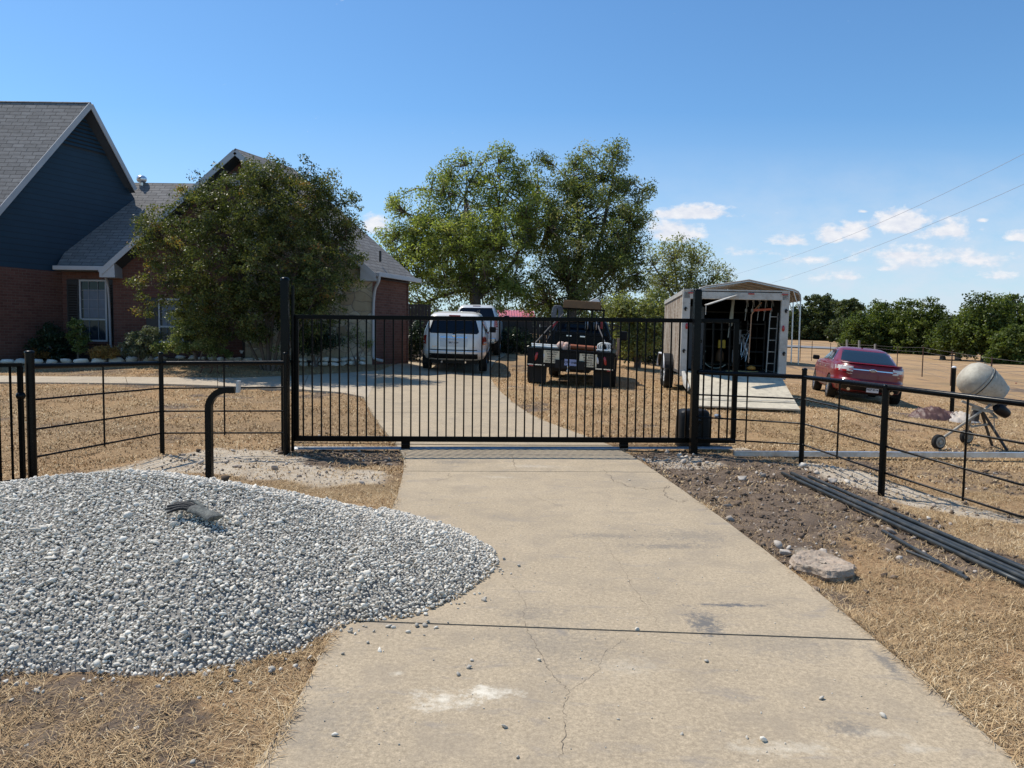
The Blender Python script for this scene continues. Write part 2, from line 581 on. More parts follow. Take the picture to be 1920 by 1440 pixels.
def build_ground():
    ys = np.concatenate([np.arange(-9, 1.4, 0.6), np.arange(1.4, 12, 0.05), np.arange(12, 30, 0.16), np.geomspace(30, 900, 70)])
    xr = np.concatenate([np.arange(0, 8, 0.05), np.arange(8, 30, 0.3), np.geomspace(30, 900, 40)])
    xs = np.concatenate([-xr[:0:-1], xr])
    X, Y = np.meshgrid(xs, ys)
    Z = zf_np(X.ravel(), Y.ravel()).reshape(X.shape)
    near = np.clip((14 - Y) / 3, 0, 1) * np.clip((9 - np.abs(X)) / 2, 0, 1) * np.clip((Y - 1) / 1, 0, 1)
    dirt, cali, bed = ground_masks(X, Y)
    dd = in_poly(X, Y, DRV_POLY); dw = in_poly(X, Y, WALK_POLY)
    off = np.clip((-np.maximum(dd, dw)) / 0.12, 0, 1)                # 0 at the slabs
    rough = (vnoise(X, Y, 2.2, 31, 3) - .5) * 0.05 + (vnoise(X, Y, 9, 32, 3) - .5) * (0.012 + 0.045 * dirt + .01 * cali)
    Z = Z + rough * near * off
    wide = (vnoise(X, Y, .35, 33, 3) - .5) * 0.10 * np.clip((Y - 11) / 5, 0, 1) * np.clip(off * 1.0, 0, 1)
    Z = Z + wide
    Z = Z - np.clip((np.maximum(dd, dw) + 0.03) / 0.1, 0, 1) * 0.10           # ground dips under the slabs
    m, t, b = new_mat('ground_material')
    tc = t.node('ShaderNodeTexCoord').outputs['Object']
    A = lambda n: t.node('ShaderNodeAttribute', attribute_name=n).outputs['Fac']
    n_big = t.noise(tc, 0.55, 5, 0.6)
    n_mid = t.noise(tc, 3.2, 6, 0.65)
    n_fine = t.noise(tc, 38, 5, 0.7)
    n_vf = t.noise(tc, 140, 3, 0.7)
    g = t.mix(t.rng(n_big, 0.35, 0.65), (0.34, 0.21, 0.108), (0.45, 0.262, 0.13))
    g = t.mix(t.math('MULTIPLY', t.rng(n_mid, 0.5, 0.75), 0.7), g, (0.25, 0.165, 0.088))
    g = t.mix(t.math('MULTIPLY', t.rng(n_fine, 0.42, 0.62), 0.5), g, (0.58, 0.42, 0.23))
    g = t.mix(t.math('MULTIPLY', t.rng(n_vf, 0.5, 0.7), 0.45), g, (0.20, 0.13, 0.07))
    # greenish remnants
    gr = t.noise(t.mapping(tc, (1, 1, 1), (7, 3, 0)), 0.28, 4, 0.6)
    g = t.mix(t.math('MULTIPLY', t.rng(gr, 0.55, 0.72), 0.35), g, (0.21, 0.19, 0.085))
    gw_ = t.noise(t.mapping(tc, (.5, 1.1, 1), (2, 9, 0)), 0.42, 6, 0.65)
    g = t.mix(t.math('MULTIPLY', t.rng(gw_, 0.48, 0.64), 0.72), g, (0.215, 0.155, 0.100))
    gf_ = t.noise(t.mapping(tc, (.35, 1.3, 1), (4, 2, 0)), 0.085, 6, 0.6)
    g = t.mix(t.math('MULTIPLY', t.rng(gf_, 0.44, 0.62), 0.5), g, (0.27, 0.185, 0.105))
    gg_ = t.noise(t.mapping(tc, (.5, 1.6, 1), (8, 5, 0)), 0.11, 5, 0.6)
    g = t.mix(t.math('MULTIPLY', t.rng(gg_, 0.54, 0.68), 0.45), g, (0.56, 0.40, 0.22))
    d = t.mix(t.rng(n_mid, 0.35, 0.65), (0.115, 0.083, 0.060), (0.225, 0.165, 0.118))
    d = t.mix(t.math('MULTIPLY', t.rng(n_fine, 0.55, 0.72), 0.6), d, (0.34, 0.27, 0.20))
    c = t.mix(t.rng(n_mid, 0.35, 0.65), (0.60, 0.51, 0.39), (0.44, 0.345, 0.24))
    c = t.mix(t.math('MULTIPLY', t.rng(n_fine, 0.5, 0.7), 0.6), c, (0.68, 0.64, 0.56))
    br = t.math('MULTIPLY', t.math('SUBTRACT', n_fine, 0.5), 0.9)
    fd = t.rng(t.math('ADD', A('dirt'), br), 0.3, 0.7)
    fc = t.rng(t.math('ADD', A('caliche'), t.math('MULTIPLY', t.math('SUBTRACT', n_mid, 0.5), 1.6)), 0.35, 0.85)
    col = t.mix(fd, g, d); col = t.mix(fc, col, c)
    col = t.mix(A('bed'), col, (0.045, 0.033, 0.026))
    # far ploughed / mown field gets paler and smoother, as the field itself is
    setb(t, b, color=col, rough=0.95, spec=0.15)
    hb = t.math('ADD', t.math('MULTIPLY', n_fine, 0.7), t.math('MULTIPLY', n_vf, 0.4))
    hb = t.math('ADD', hb, t.math('MULTIPLY', n_mid, 1.2))
    setb(t, b, normal=t.bump(hb, 0.9, 0.035))
    n, k = X.shape
    idx = np.arange(n * k).reshape(n, k)
    F = np.stack([idx[:-1, :-1], idx[:-1, 1:], idx[1:, 1:], idx[1:, :-1]], -1).reshape(-1, 4)
    V = np.stack([X.ravel(), Y.ravel(), Z.ravel()], -1)
    o = np_mesh('ground', V, F, m, attrs={'dirt': ('POINT', dirt.ravel()), 'caliche': ('POINT', cali.ravel()), 'bed': ('POINT', bed.ravel())}, smooth=True, kind='structure')
    return o


build_ground()


def concrete(name, base=(0.42, 0.335, 0.228), stains=True):
    m, t, b = new_mat(name)
    tc = t.node('ShaderNodeTexCoord').outputs['Object']
    nb = t.noise(tc, 0.8, 6, 0.6); nm = t.noise(tc, 5, 6, 0.65); nf = t.noise(tc, 130, 4, 0.75); nv = t.noise(tc, 330, 2, 0.7)
    c = t.mix(t.rng(nb, 0.3, 0.7), tuple(q * 0.86 for q in base), tuple(q * 1.06 for q in base))
    c = t.mix(t.math('MULTIPLY', t.rng(nm, 0.45, 0.75), 0.35), c, tuple(q * 0.70 for q in base))
    # exposed sand grain
    c = t.mix(t.math('MULTIPLY', t.rng(nf, 0.52, 0.66), 0.55), c, tuple(q * 0.5 for q in base))
    c = t.mix(t.math('MULTIPLY', t.rng(nf, 0.48, 0.34), 0.45), c, tuple(min(1, q * 1.45) for q in base))
    nc = t.noise(tc, 42, 5, 0.75); ng = t.noise(tc, 2.3, 7, 0.7)
    c = t.mix(t.math('MULTIPLY', t.rng(nc, .5, .66), .6), c, tuple(q * .52 for q in base))
    c = t.mix(t.math('MULTIPLY', t.rng(nc, .47, .33), .5), c, tuple(min(1, q * 1.5) for q in base))
    c = t.mix(t.math('MULTIPLY', t.rng(ng, .48, .64), .5), c, (base[0] * .66, base[1] * .68, base[2] * .74))
    if stains:
        # dark tyre / dirt smears, stretched
        s1 = t.noise(t.mapping(tc, (2.2, 5.5, 1), (0, 0, 0), (0, 0, 0.5)), 1.0, 7, 0.7, dist=0.6)
        c = t.mix(t.math('MULTIPLY', t.rng(s1, 0.56, 0.72), 0.55), c, tuple(q * 0.5 for q in (0.40, 0.37, 0.35)))
        sp = t.node('ShaderNodeSeparateXYZ', {0: tc}); x, y = sp.outputs[0], sp.outputs[1]

        def blob(cx, cy, rx, ry, lo, hi, seedscale):
            dx = t.math('DIVIDE', t.math('SUBTRACT', x, cx), rx); dy = t.math('DIVIDE', t.math('SUBTRACT', y, cy), ry)
            d = t.math('SQRT', t.math('ADD', t.math('MULTIPLY', dx, dx), t.math('MULTIPLY', dy, dy)))
            n = t.noise(tc, seedscale * 1.6, 8, 0.8)
            return t.rng(t.math('SUBTRACT', t.math('ADD', t.rng(d, 0.0, 1.6, .8, 0.0), t.math('MULTIPLY', n, 2.2)), 1.45), lo, hi)
        for px, py, rx, ry, k in [(835, 1322, .20, .11, 1.2), (920, 1308, .17, .09, 1.15), (1460, 1415, .28, .07, .6), (1640, 1385, .22, .06, .35), (745, 1272, .05, .035, .8), (905, 1300, .07, .05, .8),
                                  (935, 898, .25, .10, .5), (1720, 1415, .1, .05, .5), (1000, 878, .5, .12, .4), (1180, 1260, .22, .16, .25)]:
            g0 = G(px, py)
            c = t.mix(t.math('MULTIPLY', blob(g0.x, g0.y, rx, ry, 0.0, 0.7, 9), k * .8), c, (0.74, 0.68, 0.56))
        for px, py, rx, ry, k in [(1320, 1175, .12, .24, .9), (1375, 1142, .3, .04, 1.0), (1255, 1030, .5, .10, .5), (1130, 1010, .4, .12, .45), (1000, 1155, .3, .2, .35), (1300, 1010, .45, .3, .4), (1590, 1375, .13, .1, .6), (1040, 1220, .5, .3, .3),
                                  (850, 870, .35, .18, .5), (1660, 1250, .05, .3, .7), (1490, 1220, .4, .25, .3), (600, 1360, .4, .3, .3), (1190, 905, .3, .5, .3)]:
            g0 = G(px, py)
            c = t.mix(t.math('MULTIPLY', blob(g0.x, g0.y, rx, ry, 0.0, 0.35, 14), k), c, (0.13, 0.125, 0.12))
    setb(t, b, color=c, rough=0.88, spec=0.25)
    setb(t, b, normal=t.bump(t.math('ADD', nf, t.math('MULTIPLY', nv, 0.5)), 0.35, 0.004))
    return m


M_['concrete'] = concrete('driveway_concrete')
M_['concrete_plain'] = concrete('pale_concrete', (0.46, 0.38, 0.28), False)
M_['joint'] = mat('joint_dirt', (0.028, 0.022, 0.018), 0.95)


def slab_ribbon(L, Rr, joints, name, m, thick=0.07, across=9, gap=0.007, lift=0.025, edge_n=0.012):
    """L/Rr equal-length lists; joints = fractional indices where the slab is cut"""
    n = len(L)
    mb = MB()
    cuts = [0] + joints + [n - 1]

    def at(lst, u):
        i = min(int(u), n - 2); return lst[i].lerp(lst[i + 1], u - i)
    for a, b in zip(cuts, cuts[1:]):
        us = sorted(set([a] + [i for i in range(n) if a + 0.02 < i < b - 0.02] + [b]))
        rows = []
        for u in us:
            pl, pr = at(L, u), at(Rr, u)
            rows.append([pl, pr])
        # pull the ends apart
        for e, sgn in ((0, 1), (-1, -1)):
            j = 1 if e == 0 else -2
            for k in (0, 1):
                d = (rows[j][k] - rows[e][k]); d = d.normalized() if d.length > 1e-6 else d
                rows[e][k] = rows[e][k] + d * gap
        G_ = []
        for pl, pr in rows:
            r_ = []
            for k in range(across + 1):
                p = pl.lerp(pr, k / across)
                if k in (0, across):
                    q = edge_n * (vnoise(np.array([p.x * 1.0]), np.array([p.y]), 6, 3, 3)[0] - .5) * 2
                    p = p + (pr - pl).normalized() * q
                r_.append(Vector((p.x, p.y, zf(p.x, p.y) + lift)))
            G_.append(r_)
        top = [[q.copy() for q in r_] for r_ in G_]
        mb.grid(top)
        low = lambda q: q - Vector((0, 0, thick))
        mb.grid([[q for q in top[0]], [low(q) for q in top[0]]])
        mb.grid([[q for q in top[-1]], [low(q) for q in top[-1]]])
        mb.grid([[r_[0] for r_ in top], [low(r_[0]) for r_ in top]])
        mb.grid([[r_[-1] for r_ in top], [low(r_[-1]) for r_ in top]])
    o = mb.build(name, m)
    o['kind'] = 'structure'
    return o


NL = 90
dl = resample(smooth_line([Vector((p.x, p.y, 0)) for p in DRV_L], 2), NL)
dr = resample(smooth_line([Vector((p.x, p.y, 0)) for p in DRV_R], 2), NL)


def frac_at(lst, y):
    for i in range(len(lst) - 1):
        if lst[i].y <= y <= lst[i + 1].y: return i + (y - lst[i].y) / (lst[i + 1].y - lst[i].y)
    return len(lst) - 1


# pair left and right stations so joints run across as photographed
def pair(yl, yr):
    return frac_at(dl, yl), frac_at(dr, yr)


g1, g2, g3, g4 = G(640, 1171), G(1645, 1208), G(757, 887), G(1230, 889)
h1, h2 = G(757, 857), G(1186, 857)
keysL = [0, frac_at(dl, g1.y), frac_at(dl, g3.y), frac_at(dl, h1.y), frac_at(dl, 13.6), frac_at(dl, 17.5), NL - 1]
keysR = [0, frac_at(dr, g2.y), frac_at(dr, g4.y), frac_at(dr, h2.y), frac_at(dr, 13.9), frac_at(dr, 17.5), NL - 1]
LL, RR, JO = [], [], []


def at_l(lst, u):
    i = min(int(u), len(lst) - 2); return lst[i].lerp(lst[i + 1], u - i)


for a in range(len(keysL) - 1):
    m_ = 14
    for i in range(m_):
        s = i / m_
        LL.append(at_l(dl, keysL[a] + (keysL[a + 1] - keysL[a]) * s)); RR.append(at_l(dr, keysR[a] + (keysR[a + 1] - keysR[a]) * s))
    if a: JO.append(a * m_)
LL.append(dl[-1]); RR.append(dr[-1])
driveway = slab_ribbon(LL, RR, JO, 'driveway', M_['concrete'], gap=.010)
wn = resample(WALK_N, 24); wf = resample(WALK_F, 24)
slab_ribbon(wf, wn, [3, 7, 11, 15, 19], 'sidewalk', M_['concrete_plain'], across=3, lift=0.03)

# strip of joint dirt under the driveway gaps + cracks as thin grooves filled with dirt
crk = MB()


def crack(pts, w, seed, jit=0.03, sub=9):
    r_ = random.Random(seed); W = []
    gp = [G(*p) for p in pts]
    for a, b in zip(gp, gp[1:]):
        for i in range(sub):
            p = a.lerp(b, i / sub)
            if i: p += Vector((r_.uniform(-jit, jit), r_.uniform(-jit, jit), 0))
            W.append(p)
    W.append(gp[-1])
    rows = []
    for i, p in enumerate(W):
        d = W[min(i + 1, len(W) - 1)] - W[max(0, i - 1)]
        s = Vector((-d.y, d.x, 0)).normalized(); ww = w * r_.uniform(0.4, 1.3) * (0.3 if i in (0, len(W) - 1) else 1)
        z = zf(p.x, p.y) + 0.0275
        rows.append([Vector((p.x, p.y, z)) + s * ww / 2, Vector((p.x, p.y, z)) - s * ww / 2])
    crk.grid(rows)


crack([(1050, 1440), (1060, 1370), (1058, 1330), (1066, 1306), (1040, 1280), (1018, 1245), (995, 1205), (982, 1172)], .0022, 1, .012)
crack([(1066, 1306), (1120, 1268), (1135, 1230), (1180, 1203)], .0014, 2, .012)
crack([(982, 1168), (985, 1140), (965, 1110), (940, 1085)], .0012, 3, .014)
crack([(1240, 1187), (1215, 1150), (1180, 1100), (1160, 1060), (1120, 1010)], .0014, 4, .014)
crack([(1130, 884), (1150, 905), (1190, 920), (1220, 922), (1255, 915)], .006, 5, .03)
crack([(1255, 916), (1245, 924), (1250, 938), (1275, 946), (1290, 943)], .006, 6, .03, 6)
crack([(960, 858), (965, 872), (970, 886)], .006, 7, .02, 5)
crack([(845, 890), (843, 900), (820, 907)], .005, 8, .03, 5)
crack([(1000, 935), (1040, 950), (1065, 958)], .003, 9, .02, 6)
crk.build('crack', mat('crack_dirt', (.13, .10, .075), .95), driveway)
jt = MB()
for a, b, c_, d_ in ((640, 1170.5, 1645, 1208), (757, 887, 1230, 889), (757, 856, 1186, 857)):
    A_, B_ = G(a, b), G(c_, d_)
    rows = []
    for i in range(25):
        p = A_.lerp(B_, i / 24); rows.append([Vector((p.x, p.y - .018, zf(p.x, p.y) - 0.004)), Vector((p.x, p.y + .018, zf(p.x, p.y) - 0.004))])
    jt.grid(rows)
jt.build('joint', M_['joint'], driveway)
# ================================================================== gate, posts and pipe fences
BP, GB = M_['black_paint'], M_['gate_black']
A0 = P(552, 822, 10.5); B0 = P(1378, 826, 11.02)
gx = Vector((B0.x - A0.x, B0.y - A0.y, 0)); GLEN = gx.length; gx.normalize()
gn = Vector((gx.y, -gx.x, 0))                         # towards the street
zb0, zb1 = P(552, 822, 10.5).z, P(1378, 826, 11.02).z
zt0, zt1 = P(552, 594, 10.5).z, P(1378, 602, 11.02).z


def gp(s, z, n=0.0):
    p = Vector((A0.x, A0.y, 0)) + gx * s + gn * n
    return Vector((p.x, p.y, z))


gate = thing('sliding_gate', 'long black steel sliding gate with close vertical bars across the concrete drive', 'gate', gp(GLEN / 2, 0), 0)
f = MB()
zbot = lambda s: zb0 + (zb1 - zb0) * s / GLEN
ztop = lambda s: zt0 + (zt1 - zt0) * s / GLEN
f.bar(gp(0, zbot(0)), gp(GLEN, zbot(GLEN)), 0.055, 0.075)
f.build('bottom_rail', GB, gate, bevel=.004)
f = MB(); f.bar(gp(0, ztop(0)), gp(GLEN, ztop(GLEN)), 0.055, 0.06)
f.build('top_rail', GB, gate, bevel=.004)
for s0 in (0.03, GLEN - 0.03):
    f = MB(); f.bar(gp(s0, zbot(s0) + .0375), gp(s0, ztop(s0) - .03), 0.07, 0.052, up=gn)
    f.build('gate_stile', GB, gate, bevel=.004)
NP = int(round(GLEN / 0.1268))
for i in range(1, NP):
    s0 = GLEN * i / NP
    if s0 < .1 or s0 > GLEN - .1: continue
    f = MB(); f.bar(gp(s0, zbot(s0) + .037), gp(s0, ztop(s0) - .029), 0.0205, 0.0205, up=gn)
    f.build('picket', GB, gate)


def ground_s(px, py=838):
    # parameter along gate for a pixel column
    best = min(range(1400), key=lambda k: abs(proj(gp(GLEN * k / 1400, 0.1))[0] - px)); return GLEN * best / 1400


def proj(p):
    q = C3.transposed() @ (Vector(p) - Vector((0, 0, CAMZ)))
    return 960 + 1386 * q.x / -q.z, 720 - 1386 * q.y / -q.z


for px in (760.5, 1169.5):
    s0 = ground_s(px)
    br = MB(); z0 = zbot(s0) - .037
    for sg in (-1, 1):
        br.box(gp(s0, z0 - .055, sg * .028), (.125, .005, .11), Matrix.Rotation(math.atan2(gx.y, gx.x), 3, 'Z'))
    br.box(gp(s0, z0 - .003), (.125, .056, .006), Matrix.Rotation(math.atan2(gx.y, gx.x), 3, 'Z'))
    b_ = br.build('wheel_bracket', GB, gate)
    w_ = MB(); Mx = Matrix.Translation(gp(s0, z0 - .085)) @ Matrix.Rotation(math.atan2(gx.y, gx.x), 4, 'Z') @ Matrix.Rotation(R(90), 4, 'X')
    w_.lathe([(.035, -.015), (.045, -.012), (.036, 0), (.045, .012), (.035, .015)], 20, Mx)
    w_.build('wheel', M_['galv'], b_, smooth=True, auto=30)
# drive chain just under the bottom rail
ch = MB(); ch.tube([gp(GLEN * k / 20, zbot(GLEN * k / 20) - .055 - .02 * math.sin(k * math.pi / 20), .05) for k in range(21)], .005, 5)
ch.build('drive_chain', M_['rubber'], gate)
# V track lying on the ground under the gate, then the raised channel to the right
tr = thing('gate_track', 'silver ground track running under the black gate', 'track', gp(3, 0.02))
pts = []
sL = ground_s(546); sR = ground_s(1372)
for k in range(25):
    s0 = sL + (sR - sL) * k / 24; q = gp(s0, 0); pts.append(Vector((q.x, q.y, 0)))
zl = zf(pts[0].x, pts[0].y) + .035; zr = zf(pts[-1].x, pts[-1].y) + .05
tm = MB()
for k in range(24):
    a, b = pts[k].copy(), pts[k + 1].copy()
    a.z = zl + (zr - zl) * k / 24; b.z = zl + (zr - zl) * (k + 1) / 24
    for sx in (-1, 1):
        o1 = gn * (sx * .03)
        tm.add([a + Vector((0, 0, .028)), b + Vector((0, 0, .028)), b + o1, a + o1], [(0, 1, 2, 3)])
    tm.bar(a - Vector((0, 0, .004)), b - Vector((0, 0, .004)), .085, .006)
tm.build('rail', M_['galv'], tr)
rt = thing('support_channel', 'raised galvanised channel extending right behind the black pipe fence', 'rail', gp(GLEN + 1, 0))
e0 = P(1376, 846, 10.62); e1 = P(2150, 850, 10.7); d_ = (e1 - e0).normalized()
cb = MB()
cb.bar(e0, e1, .075, .005)
cb.bar(e0 - Vector((0, .037, .035)), e1 - Vector((0, .037, .035)), .004, .066)
cb.bar(e0 - Vector((0, -.037, .035)), e1 - Vector((0, -.037, .035)), .004, .066)
cb.build('channel', M_['galv'], rt)
for px in (1731, 2040, 1440):
    k = min(range(1000), key=lambda k: abs(proj(e0.lerp(e1, k / 1000))[0] - px)); p = e0.lerp(e1, k / 1000)
    sp_ = MB(); sp_.box((p.x, p.y, p.z - .14), (.07, .06, .14)); sp_.build('support_block', M_['galv'], rt, bevel=.003)


def domed_post(name, label, base, top_z, w, parent=None, round_=False, group=None, dome=.03, cat='post'):
    if parent is None:
        t_ = thing(name, label, cat, base, math.atan2(gx.y, gx.x), group)
    else: t_ = parent
    m = MB()
    if round_: m.tube([base - Vector((0, 0, .05)), Vector((base.x, base.y, top_z))], w / 2, 20)
    else: m.box((base.x, base.y, (top_z + base.z - .05) / 2), (w, w, top_z - base.z + .05), Matrix.Rotation(math.atan2(gx.y, gx.x), 3, 'Z'))
    m.build('post' if parent is not None else 'shaft', BP, t_, bevel=0 if round_ else .006, smooth=round_, auto=40)
    c = MB(); M = Matrix.Translation((base.x, base.y, top_z))
    k = w / 2 * (1.12 if round_ else 1.2)
    c.lathe([(k, -.004), (k, .012), (k * .93, .012 + dome * .45), (k * .7, .012 + dome * .8), (k * .35, .012 + dome), (0.001, .012 + dome)], 20, M)
    c.build('cap', BP, t_, smooth=True, auto=50)
    return t_


# tall gate posts
pl = P(536, 845, 10.35)
domed_post('gate_post', 'tallest black post with rounded cap at the left end of the sliding gate', Vector((pl.x, pl.y, zf(pl.x, pl.y))), P(536, 526, 10.35).z, .105, dome=.035, group='tall gate posts')
pr_ = P(1299.5, 851, 10.78)
rp = domed_post('gate_post', 'tall black square post with flat cap beside the gate motor box', Vector((pr_.x, pr_.y, zf(pr_.x, pr_.y))), P(1310, 545, 10.78).z, .102, dome=.012, group='tall gate posts')
# second slender post / keeper and roller brackets on the tall posts
kp = MB(); q = P(549, 700, 10.42)
kp.bar(P(549, 846, 10.42), P(549, 536, 10.42), .035, .05); kp.build('gate_guide', BP, [o for o in COL.objects if o.name.startswith('gate_post')][0], bevel=.003)
for yy in (576, 640, 790):
    kb = MB(); c0 = P(1311, yy, 10.86); kb.box(c0, (.05, .16, .05)); kb.build('roller_bracket', BP, rp, bevel=.004)
# gate motor --------------------------------------------------------
pd = MB(); corners = [(1262, 829), (1268, 846), (1404, 852), (1365, 829)]
pp = [P(a, b, D) for a, b, D in ((1258, 829, 11.75), (1282, 847, 11.08), (1410, 848, 11.08), (1366, 829, 11.75))]
zt_ = .055
pad = MB(); pad.prism([(p.x, p.y, .0) for p in pp], (0, 0, zt_)); po = pad.build('motor_pad', M_['concrete_plain'], bevel=.008)
tag(po, 'pale concrete pad under the black gate motor box', 'concrete pad')
mt_ = P(1298, 838, 11.35); mx0 = P(1268, 800, 11.35).x; mx1 = P(1328, 800, 11.35).x; ztop_ = P(1298, 767, 11.35).z
mo = thing('gate_motor', 'black plastic gate motor box standing on a pale concrete pad behind the right gate post', 'gate motor', (mt_.x, mt_.y, zt_), 0)
W_ = (mx1 - mx0)
b = MB(); rows = []
for z, k, kd in ((0, 1, 1), (.25, .99, .99), (ztop_ - zt_ - .12, .95, .95), (ztop_ - zt_ - .04, .90, .88), (ztop_ - zt_ - .008, .78, .74), (ztop_ - zt_, .6, .5)):
    rg = []
    for i in range(24):
        a = 2 * math.pi * i / 24; ca, sa = math.cos(a), math.sin(a)
        ex = 0.35
        rg.append(Vector((math.copysign(abs(ca) ** ex, ca) * W_ / 2 * k, math.copysign(abs(sa) ** ex, sa) * .2 * kd, z)))
    rows.append(rg + [rg[0]])
b.grid(rows); b.add([v for v in rows[-1][:-1]], [tuple(range(24))])
b.build('housing', M_['black_plastic'], mo, smooth=True, auto=35, world=False, fix=True)
b = MB(); b.box((-.03, -.205, .40), (.14, .02, .10)); b.box((.10, -.203, .2), (.012, .012, .36)); b.box((-.16, -.203, .2), (.012, .012, .36)); b.box((-.03, -.203, .26), (.30, .012, .012))
b.build('access_panel', BP, mo, bevel=.004, world=False)
b = MB(); b.lathe([(.05, -.02), (.055, 0), (.05, .02)], 18, Matrix.Translation((-.06, -.24, .30)) @ Matrix.Rotation(R(90), 4, 'X')); b.build('drive_sprocket', M_['galv'], mo, world=False)


# pipe fences ------------------------------------------------------------------
def rail(th, pts, r, name='rail', n=10):
    m = MB(); m.tube(pts, r, n); return m.build(name, BP, th, smooth=True, auto=40)


def stand(px, py, D=None):
    """base point from a pixel on the ground"""
    return G(px, py) if D is None else P(px, py, D)


# left fence: post L1 (left edge), L2, L3 (beside the gate)
L1 = P(62, 902, 8.25); L2 = G(304.5, 853); L3 = P(536, 846, 10.22)
lf = thing('pipe_fence', 'low black pipe fence left of the gate, turning a corner behind the stone pile', 'fence', (L2.x, L2.y, 0))
# rail heights at each post
zz = lambda px, ys, D: [P(px, y, D).z for y in ys]
hL1 = zz(63, (687, 750, 806, 858), L1.y); hL2 = zz(301, (681, 728, 771, 812), L2.y); hL3 = zz(531, (680, 726, 770.5, 811.5), L3.y)
for i in range(4):
    rr = .0315 if i == 0 else .0115
    rail(lf, [Vector((L1.x, L1.y, hL1[i])), Vector((L2.x, L2.y, hL2[i])), Vector((L3.x, L3.y, hL3[i]))], rr, 'top_rail' if i == 0 else 'rail')
for b_, px, ytop, w in ((L1, 54, 662, .093), (L2, 299, 664, .063), (L3, 536, 664, .06)):
    zt = P(px, ytop, b_.y).z
    domed_post('post', '', Vector((b_.x, b_.y, zf(b_.x, b_.y))), zt, w, parent=lf, round_=True, dome=.018)


def stay(th, a, b, ha, hb, px, over=.03, last=3):
    k = min(range(1001), key=lambda k: abs(proj(Vector((a.x, a.y, ha[1])).lerp(Vector((b.x, b.y, hb[1])), k / 1000))[0] - px)) / 1000
    m = MB(); m.tube([Vector((a.x, a.y, ha[0])).lerp(Vector((b.x, b.y, hb[0])), k), Vector((a.x, a.y, ha[last] - over)).lerp(Vector((b.x, b.y, hb[last] - over)), k)], .0115, 8)
    m.build('stay', BP, th, smooth=True, auto=40)


stay(lf, L1, L2, hL1, hL2, 194); stay(lf, L2, L3, hL2, hL3, 420.5)
# right fence
R0 = P(1306, 846, 10.72); R1 = G(1502, 870); R2 = G(1652, 931); R3 = P(2080, 1045, 5.6)
rf = thing('pipe_fence', 'low black pipe fence right of the gate, running forward past the dirt strip', 'fence', (R1.x, R1.y, 0))
h0 = zz(1308, (698, 740, 782, 822), R0.y); h1_ = zz(1506, (707, 748, 794, 833), R1.y)
h2_ = zz(1659, (725.5, 784, 836, 885), R2.y)
R3 = P(1920, 757, 6.95); h3 = zz(1920, (757, 831, 908, 967), 6.95)
# continue beyond the frame edge along the same line
dirn = (Vector((R3.x, R3.y, 0)) - Vector((R2.x, R2.y, 0)));
R4 = Vector((R3.x, R3.y, 0)) + dirn * 1.6
h4 = [h3[i] + (h3[i] - h2_[i]) * 0.2 for i in range(4)]
for i in range(4):
    rr = .0315 if i == 0 else .0118
    rail(rf, [Vector((q.x, q.y, h[i])) for q, h in ((R0, h0), (R1, h1_), (R2, h2_), (R3, h3), (R4, h4))], rr, 'top_rail' if i == 0 else 'rail')
for b_, px, ytop, w in ((R1, 1509, 694, .068), (R2, 1662, 738, .073), (R4, 2400, 0, .07)):
    zt = P(px, ytop, b_.y).z if ytop else h4[0] + .03
    if b_ is R2: zt = h2_[0]
    domed_post('post', '', Vector((b_.x, b_.y, zf(b_.x, b_.y))), zt, w, parent=rf, round_=True, dome=.018)
stay(rf, R0, R1, h0, h1_, 1401); stay(rf, R1, R2, h1_, h2_, 1573); stay(rf, R2, R3, h2_, h3, 1812)
# walk gate at the very left -----------------------------------------------------
wg = thing('walk_gate', 'black barred walk gate at the left edge of the view beside the pipe fence', 'gate', (L1.x - .1, L1.y - .1, 0))
a1 = P(47, 905, 8.15); a0 = P(-260, 985, 6.9)
zt1, zb1_ = P(47, 684, 8.15).z, P(47, 899, 8.15).z
wl = MB()
dv = Vector((a0.x - a1.x, a0.y - a1.y, 0)); wlen = dv.length; dv.normalize()
wp = lambda s, z: Vector((a1.x + dv.x * s, a1.y + dv.y * s, z))
for nm, z, hh in (('top_rail', zt1, .04), ('bottom_rail', zb1_, .04)):
    m = MB(); m.bar(wp(0, z), wp(wlen, z), .04, hh); m.build(nm, GB, wg, bevel=.003)
for s0 in (0.02, wlen - .02):
    m = MB(); m.bar(wp(s0, zb1_ + .02), wp(s0, zt1 - .02), .045, .045); m.build('gate_stile', GB, wg, bevel=.003)
n_ = int(wlen / .115)
for i in range(1, n_):
    m = MB(); m.bar(wp(wlen * i / n_, zb1_ + .019), wp(wlen * i / n_, zt1 - .019), .018, .018); m.build('picket', GB, wg)
m = MB(); m.lathe([(.02, -.05), (.045, -.02), (.045, .02), (.02, .05)], 12, Matrix.Translation(wp(.02, P(45, 742, 8.15).z)) @ Matrix.Rotation(R(90), 4, 'X')); m.build('latch', BP, wg, smooth=True)
